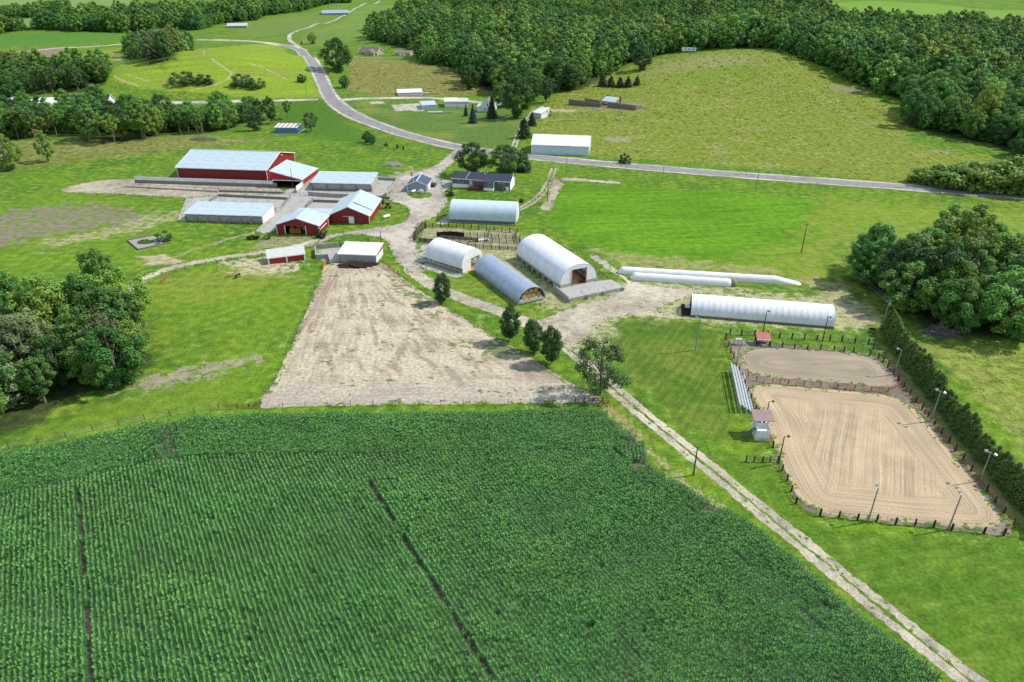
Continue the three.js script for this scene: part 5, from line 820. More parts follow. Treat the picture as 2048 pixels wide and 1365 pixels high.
// ---------------------------------------------------------------- hoop buildings
{ const d = { W: 11.5, wall: 1.3, apex: 7.3, bays: 7, pw: 0.75 }, [o, L] = frame('hoop_barn', 'pale blue hoop barn behind the cattle pens', 'hoop barn', [899, 445], [1032, 451]); d.L = L;
  hoopCover(o, { ...d, m: M.fabricBlue, sag: 0.004 }); hoopRibs(o, d); hoopEnd(o, d, L / 2 - 0.3, M.white, [[3.6, -0.2], [8.0, -0.2], [8.0, 4.2], [3.6, 4.2]]); for (let i = 0; i <= 10; i++) for (const z of [-0.15, -d.W + 0.15]) box(o, 'post', M.steelDark, -L / 2 + i * L / 10 - 0.1, -L / 2 + i * L / 10 + 0.1, -0.3, 1.3, z - 0.1, z + 0.1);
  for (const y of [0.35, 0.7, 1.05]) box(o, 'rail', M.steel, -L / 2, L / 2, y - 0.05, y + 0.05, 0.0, 0.08); box(o, 'feed_bunk', M.concreteDark, -L / 2, L / 2, -0.3, 0.45, 0.1, 0.8); box(o, 'door_panel', M.fabricBlue, L / 2 - 0.24, L / 2 - 0.18, 0, 4.1, -7.9, -3.7); box(o, 'bed', M.manure, -L / 2 + 0.3, L / 2 - 0.4, -0.2, 0.06, -d.W + 0.4, -0.4); }
{ const d = { W: 10.7, wall: 1.6, apex: 6.9, bays: 5, pw: 0.78 }, [o, L] = frame('hoop_barn', 'short bright white hoop barn with an open feed side, beside the lane', 'hoop barn', [851.6, 524.4], [924, 547.5]); d.L = L;
  hoopCover(o, { ...d, m: M.fabric, sag: 0.003 }); hoopRibs(o, d); hoopEnd(o, d, L / 2 - 0.08, M.white, [[4.6, -0.2], [8.6, -0.2], [8.6, 3.8], [4.6, 3.8]]); for (let i = 0; i <= 7; i++) for (const z of [-0.15, -d.W + 0.15]) box(o, 'post', M.steelDark, -L / 2 + i * L / 7 - 0.1, -L / 2 + i * L / 7 + 0.1, -0.3, 1.6, z - 0.1, z + 0.1);
  for (const y of [0.5, 0.95]) box(o, 'rail', M.alu, -L / 2, L / 2, y - 0.08, y + 0.08, 0.05, 0.13); box(o, 'feed_bunk', M.concreteDark, -L / 2, L / 2, -0.3, 0.3, 0.2, 0.9); for (const y of [0.4, 1.2, 2.0, 2.8, 3.78]) box(o, 'gate_bar', y > 3 ? M.steelDark : M.steel, L / 2 + 0.02, L / 2 + 0.12, y - 0.06, y + 0.06, -8.6, -4.6); box(o, 'door_post', M.steelDark, L / 2 + 0.02, L / 2 + 0.14, -0.2, 3.85, -8.75, -8.61); box(o, 'bed', M.hay, -L / 2 + 0.2, L / 2 + 1.2, -0.25, 0.07, -d.W + 0.4, -0.6);
  for (let k = 0; k < 4; k++) part(o, 'vent', new THREE.SphereGeometry(0.22, 8, 6).translate(-L / 2 + 0.9, 2.9 + k * 0.75, -0.15 - k * k * 0.22), M.steel); }
{ const d = { W: 9.3, wall: 0.5, apex: 5.1, bays: 10, pw: 0.9 }, [o, L] = frame('hoop_shed', 'blue grey steel arch shed stacked with round bales at its open end', 'hoop barn', [948, 544], [1037, 612.6]); d.L = L;
  hoopCover(o, { ...d, m: M.steelBlue, sag: 0.002 }); hoopRibs(o, d); for (let i = 0; i <= 14; i++) box(o, 'post', M.alu, -L / 2 + i * L / 14 - 0.07, -L / 2 + i * L / 14 + 0.07, -0.3, 0.9, 0.02, 0.16); for (const y of [0.2, 0.75]) box(o, 'rail', M.alu, -L / 2, L / 2, y - 0.06, y + 0.06, 0.17, 0.24); wallShape(o, 'back_wall', M.steelBlue, [...hoopProfile(d.W - 0.2, d.wall, d.apex - 0.1, 20, d.pw).map(q => [-q[0], q[1]]), [d.W, -0.3], [0.1, -0.3]], -L / 2 + 0.2, 'x', 0.1); hoopBale = { o, L, W: d.W }; }
{ const d = { W: 13, wall: 2.0, apex: 8.0, bays: 9, pw: 0.78 }, [o, L] = frame('hoop_barn', 'biggest white hoop barn with open end and concrete apron', 'hoop barn', [1033.7, 519], [1120.5, 583.5]); d.L = L;
  hoopCover(o, { ...d, m: M.fabric, sag: 0.004 }); hoopRibs(o, d); hoopEnd(o, d, L / 2 - 0.1, M.white, [[4.1, -0.2], [9.1, -0.2], [9.1, 6.4], [4.1, 6.4]]); hoopEnd(o, d, -L / 2 + 0.1, M.white);
  for (const z of [-0.15, -d.W + 0.15]) { for (let i = 0; i <= 8; i++) box(o, 'pier', M.concrete, -L / 2 + i * L / 8 - 0.28, -L / 2 + i * L / 8 + 0.28, -0.3, 1.95, z - 0.3, z + 0.3); box(o, 'sill_beam', M.concrete, -L / 2, L / 2, 1.2, 1.99, z - 0.12, z + 0.12); }
  box(o, 'floor_bed', mat([0.20, 0.13, 0.08], 0.95), -L / 2 + 0.4, L / 2 - 0.3, -0.2, 0.05, -d.W + 0.5, -0.5); box(o, 'side_wall', M.white, -L / 2, L / 2, -0.3, 1.19, -d.W + 0.3, -d.W + 0.42); for (const z of [-4.1, -9.1]) box(o, 'door_post', M.rust, L / 2 + 0.01, L / 2 + 0.15, -0.2, 6.5, z - 0.12, z + 0.12); box(o, 'inner_frame', M.rust, L / 2 - 7, L / 2 - 6.8, 0, 5.5, -9.4, -9.2); box(o, 'inner_frame', M.rust, L / 2 - 7, L / 2 - 6.8, 5.3, 5.5, -9.19, -4); for (let k = 0; k < 4; k++) box(o, 'gate_bar', M.rustRed, L / 2 + 0.02, L / 2 + 0.1, 0.25 + k * 0.35, 0.33 + k * 0.35, -8.95, -4.25);
  wallShape(o, 'end_base', M.concrete, [[-0.1, -0.3], [4.0, -0.3], [4.0, 2.2], [-0.1, 2.2]], L / 2 + 0.02, 'x', 0.14); wallShape(o, 'end_base', M.concrete, [[9.25, -0.3], [13.1, -0.3], [13.1, 2.2], [9.25, 2.2]], L / 2 + 0.02, 'x', 0.14);
  const pile = new THREE.SphereGeometry(1, 18, 10, 0, 6.283, 0, 1.57); const pp = pile.attributes.position; for (let i = 0; i < pp.count; i++) { const n = 1 + 0.25 * noise(pp.getX(i) * 3 + 5, pp.getZ(i) * 3); pp.setXYZ(i, pp.getX(i) * 5.2 * n, pp.getY(i) * 3.6 * n, pp.getZ(i) * 4.6 * n); } pile.computeVertexNormals(); pile.translate(L / 2 - 6.0, 0, -5.4);
  const hp = thing('feed_pile', 'brown heap of loose feed inside the biggest hoop barn', 'feed'); hp.position.copy(o.position); hp.rotation.copy(o.rotation); part(hp, 'heap', pile, mat([0.34, 0.19, 0.075], 0.95)); }
{ const d = { W: 8.8, wall: 0.6, apex: 4.9, bays: 23, pw: 0.85 }, [o, L] = frame('hoop_house', 'long low hoop building with ribbed translucent cover above the arena', 'hoop barn', [1381, 634], [1667, 658]); d.L = L;
  hoopCover(o, { ...d, m: M.fabric, sag: 0.014 }); hoopRibs(o, d); box(o, 'base_board', M.woodGrey, -L / 2, L / 2, -0.3, 0.62, -0.1, 0.08); box(o, 'base_board', M.woodGrey, -L / 2, L / 2, -0.3, 0.62, -d.W - 0.08, -d.W + 0.1); for (let i = 0; i <= 23; i++) box(o, 'stake', M.steelDark, -L / 2 + i * L / 23 - 0.06, -L / 2 + i * L / 23 + 0.06, -0.3, 0.7, 0.09, 0.17); hoopEnd(o, d, L / 2 - 0.15, M.fabric); box(o, 'end_rail', M.steel, -L / 2 - 1.6, -L / 2 - 0.2, 1.3, 1.45, -5.5, -3); box(o, 'end_panel', M.steelDark, -L / 2 - 0.1, -L / 2, 0.2, 2.2, -7.5, -5); box(o, 'bed', M.manure, -L / 2 - 2.5, L / 2 - 0.4, -0.25, 0.05, -d.W + 0.4, -0.4); }
// ---------------------------------------------------------------- across the road and beyond
{ const [o, L] = frame('white_barn', 'big white metal barn standing beside the main road', 'barn', [1063, 308], [1177, 312]); const wb = mat([0.56, 0.68, 0.70], 0.55, { map: texAt(TX.siding, 7) }); gable(o, { L, W: 19, eave: 5.0, ridge: 8.4, wall: wb, roof: M.roofWhite, over: 0.25 }); box(o, 'door_track', M.steelDark, -4, 6, 4.45, 4.55, 0.02, 0.1); box(o, 'sliding_door', wb, -4, 1, 0, 4.4, 0.03, 0.11); }
{ const [o, L] = frame('blue_shed', 'small weathered blue shed with striped rusty roof among trees', 'shed', [551, 266], [595, 266.5]); const bl = mat([0.10, 0.21, 0.38], 0.7, { map: texAt(TX.siding, 5) }); shed(o, { L, W: 8, hf: 3.2, hb: 3.9, wall: bl, roof: M.roofStripe }); for (let i = 0; i < 11; i++) part(o, 'roof_batten', barGeo([-L / 2 + i * L / 10, 3.42, 0.3], [-L / 2 + i * L / 10, 4.12, -8.2], 0.35, 0.1), i % 2 ? M.rust : M.trim); part(o, 'leaning_board', barGeo([L / 2 + 0.6, 0, 0.5], [L / 2 + 4.5, 2.4, -5], 0.5, 0.1), M.trim); }
{ const [o, L] = frame('white_shed', 'long low white shed behind the far farmstead driveway', 'shed', [796, 191.5], [844.5, 191.5]); shed(o, { L, W: 8, hf: 2.5, hb: 3.6, wall: M.white, roof: M.roofWhite }); box(o, 'band', M.steelDark, -L / 2 + 0.5, L / 2 - 0.5, 1.9, 2.2, 0.02, 0.06); }
{ const [o, L] = frame('machine_shed', 'small pale metal shed on the gravel pad of the far farmstead', 'shed', [845, 219.5], [872.5, 219]); shed(o, { L, W: 10, hf: 3.2, hb: 4.0, wall: mat([0.45, 0.52, 0.56], 0.6), roof: M.roofPale }); }
{ const [o, L] = frame('white_shed', 'white double shed left of the white farmhouse', 'shed', [889, 215], [936, 215]); shed(o, { L: L * 0.55, W: 9, hf: 4.2, hb: 5.0, wall: M.white, roof: M.roofWhite }); o.children.forEach(c => c.position.x -= L * 0.22); const n = o.children.length; shed(o, { L: L * 0.44, W: 9, hf: 3.9, hb: 4.7, wall: M.white, roof: M.roofStripe }); o.children.slice(n).forEach(c => c.position.x += L * 0.29); box(o, 'band', M.steelDark, -L / 2, L / 2, 2.7, 2.85, 0.12, 0.18); }
{ const [o, L] = frame('farmhouse', 'white two-storey farmhouse half hidden by dark spruces', 'house', [960, 223], [990, 224]); gable(o, { L: 8, W: 9, eave: 5.4, ridge: 8.4, axis: 'z', wall: M.white, roof: M.shingleBrown, over: 0.3 }); box(o, 'wing', M.white, -L / 2 - 2, -4.1, -0.3, 3.0, -5, 0.4); slab(o, 'wing_roof', M.roofStripe, [[-L / 2 - 2.3, 3.1, 0.7], [-4.12, 3.1, 0.7], [-4.12, 4.4, -5.2], [-L / 2 - 2.3, 4.4, -5.2]]); for (const [x, y] of [[-1.8, 1.6], [1.8, 1.6], [0, 4.6]]) windowAt(o, x, y, 0.06, 1.2, 1.5); }
{ const [o, L] = frame('white_lean_to', 'tall white lean-to barn beside the dirt track above the road', 'shed', [1066, 236], [1082, 238]); shed(o, { L, W: 9, hf: 3.6, hb: 5.6, wall: M.white, front: mat([0.35, 0.44, 0.52], 0.6), roof: M.roofWhite }); }
{ const [o, L] = frame('far_house', 'blue grey metal-roofed house on the far hilltop driveway', 'house', [645, 30], [697, 30]); gable(o, { L, W: 16, eave: 4, ridge: 8, wall: M.lapPale, roof: mat([0.25, 0.31, 0.38], 0.5), over: 0.6 }); for (const x of [-11, -4, 5, 12]) windowAt(o, x, 1.8, 0.06, 2.6, 2); }
{ const [o, L] = frame('far_house', 'tan house with hipped brown roofs in front of the central wood', 'house', [718, 109], [754, 111]); gable(o, { L, W: 11, eave: 3.4, ridge: 7.2, wall: M.lapTan, roof: M.shingleBrown, over: 0.6 }); const n = o.children.length; gable(o, { L: L * 0.45, W: 7, eave: 3.2, ridge: 5.8, axis: 'z', wall: M.lapTan, roof: M.shingleBrown, over: 0.4 }); o.children.slice(n).forEach(c => { c.position.x += L * 0.22; c.position.z += 3.5; }); windowAt(o, -L * 0.25, 1.6, 0.06, 2, 1.6); windowAt(o, L * 0.22, 1.6, 3.6, 2, 1.6); }
{ const [o, L] = frame('tan_shed', 'small tan shed with brown roof at the central wood edge', 'shed', [790, 111.5], [820, 111.5]); gable(o, { L, W: 9, eave: 3.2, ridge: 5, wall: M.lapTan, roof: M.brownRoof, over: 0.4 }); box(o, 'overhead_door', M.trim, -3.5, -0.5, 0, 2.4, 0.02, 0.08); box(o, 'overhead_door', M.trim, 0.5, 3.5, 0, 2.4, 0.02, 0.08); }
{ const [o, L] = frame('far_house', 'pale grey roofed house among bushes at the far left road', 'house', [455, 56], [494, 56]); gable(o, { L, W: 14, eave: 3.4, ridge: 6.2, wall: M.lapPale, roof: mat([0.42, 0.42, 0.44], 0.6), over: 0.6 }); windowAt(o, -4, 1.7, 0.06, 2, 1.6); windowAt(o, 5, 1.7, 0.06, 2, 1.6); }
{ const [o, L] = frame('black_roofed_house', 'white farmhouse with black gabled roofs behind the creek trees', 'house', [124, 216], [216, 218]); gable(o, { L, W: 13, eave: 3.6, ridge: 8.6, wall: M.white, roof: M.shingleBlue, over: 0.5 }); const n = o.children.length; gable(o, { L: 10, W: 8, eave: 3.6, ridge: 7.4, axis: 'z', wall: M.white, roof: M.shingleBlue, over: 0.4 }); o.children.slice(n).forEach(c => { c.position.x -= 4; c.position.z += 4; }); for (const x of [-10, 6, 11]) windowAt(o, x, 1.8, 0.06, 1.8, 1.6); windowAt(o, -4, 1.8, 4.1, 2.2, 1.8); }
{ const [o, L] = frame('white_shed', 'pale metal machine shed showing through the creek trees at far left', 'shed', [12, 217], [100, 218]); gable(o, { L, W: 14, eave: 4, ridge: 6.5, wall: M.white, roof: M.roofWhite, over: 0.3 }); for (const x of [-9, 0, 9]) box(o, 'overhead_door', M.trim, x - 2, x + 2, 0, 3.2, 0.02, 0.08); }
// ---------------------------------------------------------------- concrete walls, bunks and windbreaks of the cattle yard
function wallRun(name, label, px, h, m = M.concrete, th = 0.3, cat = 'wall') { const w = PW(px), o = thing(name, label, cat), c = w[0]; o.position.set(c[0], 0, c[1]); for (let i = 1; i < w.length; i++) { const l = Math.hypot(w[i][0] - w[i - 1][0], w[i][1] - w[i - 1][1]), n = Math.max(1, Math.round(l / 3.2)); for (let k = 0; k < n; k++) { const a = (k + 0.012) / n, b = (k + 0.988) / n, f = t => [lerp(w[i - 1][0], w[i][0], t) - c[0], h / 2 - 0.15, lerp(w[i - 1][1], w[i][1], t) - c[1]]; part(o, 'block', metreUV(barGeo(f(a), f(b), th, h + 0.3)), m); } } return o; }
{ const [o, L] = frame('windbreak_wall', 'long white slatted windbreak on a concrete base in front of the largest barn', 'wall', [270, 366], [545, 375]); box(o, 'base', M.concreteDark, -L / 2, L / 2, -0.3, 1.35, -0.3, 0); const n = 44; for (let i = 0; i < n; i++) { const x = -L / 2 + i * L / n; box(o, 'slat', M.white, x + 0.06, x + L / n - 0.12, 1.3, 2.9, -0.42, -0.32); } for (const y of [1.6, 2.6]) box(o, 'rail', M.steel, -L / 2, L / 2, y - 0.06, y + 0.06, -0.55, -0.44); }
wallRun('bunk_wall', 'sloping concrete end wall left of the white slatted windbreak', [[270, 366], [262, 370], [251, 376]], 1.2);
{ const [o, L] = frame('feed_bunk', 'long low concrete feed bunk with a single top rail below the windbreak', 'feed bunk', [252, 375], [436, 385]); box(o, 'trough', M.concrete, -L / 2, L / 2, -0.3, 0.7, -0.7, 0); for (let i = 0; i <= 12; i++) box(o, 'post', M.steelDark, -L / 2 + i * L / 12 - 0.05, -L / 2 + i * L / 12 + 0.05, 0.7, 1.5, -0.78, -0.7); box(o, 'rail', M.steelDark, -L / 2, L / 2, 1.4, 1.5, -0.9, -0.79); }
{ const [o, L] = frame('feed_bunk', 'concrete feed bunk with steel rails in front of the lean-to opening', 'feed bunk', [437, 384], [566, 388]); box(o, 'trough', M.concreteDark, -L / 2, L / 2, -0.3, 0.8, -0.7, 0); for (let i = 0; i <= 10; i++) box(o, 'post', M.steelDark, -L / 2 + i * L / 10 - 0.05, -L / 2 + i * L / 10 + 0.05, 0.8, 1.8, -0.5, -0.4); for (const y of [1.2, 1.7]) box(o, 'rail', M.steel, -L / 2, L / 2, y - 0.06, y + 0.06, -0.36, -0.28); }
wallRun('bunk_wall', 'low dark concrete wall crossing the yard behind the white walled shed', [[419, 404], [437, 393], [500, 396], [574, 399.5]], 1.1, M.concreteDark);
wallRun('yard_wall', 'pale concrete panel wall in front of the grey feed shed', [[616, 391], [640, 393], [670, 395], [698, 396]], 1.7, M.concrete);
wallRun('yard_wall', 'dark concrete wall behind the red gabled barn', [[613, 414], [626, 404], [650, 405], [682, 406]], 1.1, M.concreteDark);
wallRun('yard_wall', 'concrete wall round the empty pen right of the grey feed shed', [[750, 359], [794, 362], [784, 377], [772, 391]], 1.3, M.concrete);
wallRun('yard_wall', 'short row of stained blocks at the mouth of the empty pen', [[752, 395], [766, 396], [780, 397.5]], 0.8, M.concreteDark, 0.6);
wallRun('yard_wall', 'low concrete kerb wall left of the open red barn', [[513, 466], [524, 455], [537, 444]], 0.7, M.concrete, 0.5);
wallRun('paddock_wall', 'pale concrete wall behind the white roofed block shed', [[631, 498], [654, 496], [678, 494]], 1.7, M.concrete);
wallRun('paddock_wall', 'stained concrete wall at the left of the block shed ramp', [[631, 500], [632, 518], [645, 518], [657, 517], [661, 528]], 1.6, M.concrete);
wallRun('cattle_wall', 'concrete wall beside the right flank of the biggest hoop barn', [[1045, 492], [1062, 488], [1090, 500]], 1.6, M.concreteDark);
{ const [o, L] = frame('loading_ramp', 'sloping concrete ramp against the white roofed block shed', 'ramp', [656, 527], [679, 525]); wallShape(o, 'slope', M.concrete, [[-L / 2, -0.2], [L / 2, -0.2], [L / 2, 2.2]], -1.2, 'z', 2.4); }
{ const A = P(1107, 579), B = P(1136, 605), C = P(1249, 581), D = P(1222, 566), o = thing('concrete_apron_block', 'raised pale concrete platform in front of the biggest hoop barn', 'platform'); o.position.set(A.x, 0, A.z); const q = [A, B, C, D].map(p => [p.x - A.x, 1.15, p.z - A.z]); part(o, 'slab', slabG([q[0], q[1], q[2], q[3]], 1.4), M.concrete);
  [[0.02, 0], [0.33, 0], [0.62, 0], [0.97, 0]].forEach(([t]) => { const x = lerp(q[1][0], q[2][0], t), z = lerp(q[1][2], q[2][2], t) + 0.2; box(o, 'buttress', M.concrete, x - 0.25, x + 0.25, -0.3, 1.25, z - 0.25, z + 0.3); }); part(o, 'wing_wall', metreUV(barGeo([q[0][0], 0.9, q[0][2]], [q[1][0], 0.9, q[1][2]], 0.3, 2.0)), M.concrete); }
// ---------------------------------------------------------------- pens and field fences
fence('pen_fence', 'dark post and panel fence of the cattle pens nearest the pale blue hoop barn', 'fence', resample([[850, 457], [900, 455], [960, 460], [1035, 466]], 3.1), { h: 2.0, r: 0.15, rails: 5, railR: 0.05, panel: M.rust });
fence('pen_fence', 'grey board fence on the front side of the cattle pens', 'fence', resample([[838, 484], [868, 487], [890, 488]], 2.4), { h: 1.9, r: 0.14, panel: M.woodGrey, solid: 0.08, lo: 0.1, hi: 1.6 });
fence('pen_fence', 'rail fence between the cattle pens and the short white hoop barn', 'fence', resample([[890, 488], [925, 492], [975, 498], [1032, 501]], 3.0), { h: 1.8, r: 0.13, rails: 5, railR: 0.07, panel: M.woodGrey });
fence('pen_fence', 'dark solid board alley through the left of the cattle pens', 'fence', resample([[874, 474], [900, 472], [928, 475]], 2.4), { h: 2.0, r: 0.12, panel: M.woodPost, solid: 0.1, lo: 0.0, hi: 1.8 });
fence('pen_fence', 'second board wall of the cattle alley with weathered planks', 'fence', resample([[880, 478], [902, 479], [932, 482], [956, 484]], 2.6), { h: 1.7, r: 0.12, panel: M.woodGrey, solid: 0.08, lo: 0.2, hi: 1.4 });
fence('pen_fence', 'pipe panel fence down the middle of the cattle pens', 'fence', resample([[926, 474], [960, 475], [1000, 477], [1040, 479]], 2.8), { h: 1.9, r: 0.11, rails: 6 });
fence('pen_fence', 'pipe panel fence in the front right cattle pen', 'fence', resample([[955, 484], [990, 485], [1020, 488], [1042, 488]], 2.8), { h: 1.8, r: 0.11, rails: 6 });
fence('pen_fence', 'cross fence closing the right end of the cattle pens', 'fence', resample([[1035, 466], [1030, 478], [1044, 492], [1032, 501]], 2.6), { h: 1.9, r: 0.13, rails: 6 });
fence('pen_fence', 'cross fence dividing the cattle pens in the middle', 'fence', resample([[980, 462], [977, 472], [974, 486]], 2.6), { h: 1.9, r: 0.12, rails: 6, panel: M.woodGrey });
{ const o = thing('log_palisade', 'ragged cluster of upright dark logs at the left corner of the cattle pens', 'palisade'), c = P(838, 478), r = rng(8); o.position.set(c.x, 0, c.z); resample([[828, 484], [834, 472], [846, 460], [852, 455]], 0.55).forEach(([x, z]) => { const h = 2.3 + 1.6 * r(), q = part(o, 'log', new THREE.CylinderGeometry(0.13, 0.2, h, 7).translate(0, h / 2 - 0.2, 0), r() < 0.3 ? M.woodGrey : M.wood); q.position.set(x - c.x + (r() - 0.5) * 0.8, 0, z - c.z + (r() - 0.5) * 0.8); q.rotation.set((r() - 0.5) * 0.3, r() * 3, (r() - 0.5) * 0.3); }); }
{ const A = P(958, 481), o = thing('tarp', 'pale crumpled tarp lying in the front cattle pens', 'tarp'), g = new THREE.PlaneGeometry(7, 2.4, 20, 8); g.rotateX(-Math.PI / 2); const p = g.attributes.position; for (let i = 0; i < p.count; i++) p.setY(i, 0.25 + 0.35 * noise(p.getX(i) * 0.9, p.getZ(i) * 1.3) + 0.15 * noise(p.getX(i) * 3, p.getZ(i) * 3)); g.computeVertexNormals(); o.position.set(A.x, 0.1, A.z); o.rotation.y = 0.25; part(o, 'sheet', g, M.wrap); }
fence('field_fence', 'wire mesh fence with dark posts along the left edge of the corn', 'fence', resample([[-40, 912], [0, 903], [60, 890], [130, 875], [200, 859], [280, 842], [360, 829], [437, 819]], 5.3), { h: 1.4, r: 0.06, rails: 5, railR: 0.012, stile: false, lo: 0.15, hi: 1.2, panel: M.steel });
fence('field_fence', 'thin wire fence between the bare paddock and the corn', 'fence', resample([[520, 816], [640, 814], [800, 812], [960, 810], [1090, 808], [1150, 806]], 5.2), { h: 1.5, r: 0.06, rails: 4, railR: 0.012, stile: false, lo: 0.3, hi: 1.3, panel: M.steelDark });
fence('pasture_gate', 'rust red gate panels at the lower left corner of the bare paddock', 'gate', PW([[437, 819], [475, 818], [498, 817], [520, 816]]), { h: 1.4, r: 0.06, rails: 5, post: M.rustRed, panel: M.rustRed });
fence('pasture_gate', 'dark pipe gate beside the big ragged tree', 'gate', PW([[1150, 806], [1168, 806], [1186, 806], [1206, 805]]), { h: 1.5, r: 0.08, rails: 6, panel: M.rust });
fence('field_fence', 'thin post and wire fence along the verge side of the bare paddock', 'fence', resample([[766, 530], [800, 553], [850, 589], [905, 622], [960, 657], [1030, 698], [1100, 742], [1160, 780], [1206, 805]], 5), { h: 1.4, r: 0.055, rails: 3, railR: 0.014, stile: false, lo: 0.4, hi: 1.2, panel: M.steelDark });
fence('pasture_gate', 'rust orange panels near the top of the verge side fence', 'gate', PW([[768, 531], [778, 540], [788, 548], [798, 554]]), { h: 1.3, r: 0.05, rails: 5, post: M.rustRed, panel: M.rustRed });
fence('field_fence', 'thin wire fence down the left side of the bare paddock', 'fence', resample([[640, 548], [612, 622], [596, 660], [578, 700], [560, 740], [545, 772], [522, 812]], 6), { h: 1.4, r: 0.055, rails: 3, railR: 0.012, stile: false, lo: 0.4, hi: 1.2, panel: M.steelDark });
fence('field_fence', 'wire fence beside the dirt track at the top of the horse paddock', 'fence', resample([[536, 513], [500, 517], [440, 526], [390, 535], [350, 545]], 3.4), { h: 1.3, r: 0.07, rails: 4, railR: 0.014, stile: false, lo: 0.3, hi: 1.1, panel: M.steelDark });
fence('pasture_gate', 'orange red gate at the bend of the dirt track', 'gate', PW([[340, 552], [331, 560], [322, 567]]), { h: 1.3, r: 0.06, rails: 6, post: M.rustRed, panel: M.rustRed });
fence('pasture_gate', 'orange gate at the top left corner of the bare paddock', 'gate', PW([[652, 527], [649, 534], [646, 541]]), { h: 1.5, r: 0.07, rails: 7, post: M.orange, panel: M.orange });
fence('yard_fence', 'weathered plank fence with a box beside the block shed', 'fence', resample([[680, 493], [708, 491], [738, 489]], 2.6), { h: 1.9, r: 0.1, rails: 6, panel: M.wood });
fence('yard_fence', 'steel rail fence at the right corner of the white walled shed', 'fence', PW([[566, 415], [570, 408], [575, 402], [581, 396]]), { h: 1.7, r: 0.09, rails: 4, post: M.woodGrey, panel: M.woodGrey, railR: 0.06, stile: false });
fence('yard_fence', 'steel rail fence left of the pen behind the red gabled barn', 'fence', PW([[612, 417], [618, 409], [626, 402]]), { h: 1.7, r: 0.09, rails: 4, post: M.woodGrey, panel: M.woodGrey, railR: 0.06, stile: false });
fence('yard_fence', 'small pipe gate between the white walled shed and the open barn', 'fence', PW([[541, 434], [546, 428], [551, 422]]), { h: 1.6, r: 0.08, rails: 4, panel: M.steelDark, railR: 0.04 });
fence('yard_fence', 'light pipe gates across the mouth of the lean-to yard', 'fence', resample([[568, 389], [590, 391], [612, 392]], 2.6), { h: 1.5, r: 0.05, rails: 4, post: M.steel, panel: M.steel });
fence('cattle_rail', 'rust red pipe rail along the right flank of the biggest hoop barn', 'fence', resample([[1168, 528], [1195, 546], [1222, 566]], 2.4), { h: 1.5, r: 0.08, rails: 5, post: M.rust, panel: M.rust });
fence('field_fence', 'old post fence behind the far farmstead sheds', 'fence', resample([[760, 190], [860, 188], [960, 190], [1000, 193]], 6), { h: 1.5, r: 0.12, rails: 3, railR: 0.03, stile: false, panel: M.woodGrey });
// ---------------------------------------------------------------- bleachers, booth and stand
{ const [o, L] = frame('bleachers', 'tall aluminium bleachers beside the sand arena', 'bleachers', [1475, 825], [1509, 828]); const D = 18.5, rows = 5, w = L;
  for (let k = 0; k < rows; k++) { const x = w / 2 - 0.35 - k * (w - 0.6) / (rows - 1), y = 0.55 + k * 0.46; box(o, 'seat_plank', M.alu, x - 0.16, x + 0.16, y, y + 0.06, -D, 0); if (k < rows - 1) box(o, 'foot_plank', M.alu, x - 0.62, x - 0.3, y - 0.08, y - 0.02, -D, 0); }
  for (let i = 0; i <= 8; i++) { const z = -i * D / 8 + (i ? 0.1 : -0.1); part(o, 'frame', mergeGeometries([tube([w / 2, 0, z], [-w / 2 + 0.2, 2.35, z], 0.04), tube([-w / 2 + 0.25, 0, z], [-w / 2 + 0.25, 2.4, z], 0.04), tube([w / 2, 0.05, z], [-w / 2 + 0.25, 0.05, z], 0.04), tube([0, 0, z], [0, 1.3, z], 0.035), tube([-w / 2 + 0.25, 0.1, z], [0.4, 1.1, z], 0.03)]), M.steel); }
  for (let i = 0; i < 8; i++) part(o, 'brace', mergeGeometries([tube([-w / 2 + 0.25, 0.1, -i * D / 8], [-w / 2 + 0.25, 2.2, -(i + 1) * D / 8], 0.025), tube([-w / 2 + 0.25, 2.2, -i * D / 8], [-w / 2 + 0.25, 0.1, -(i + 1) * D / 8], 0.025)]), M.steel); box(o, 'back_rail', M.alu, -w / 2 + 0.05, -w / 2 + 0.1, 2.75, 2.83, -D, 0); }
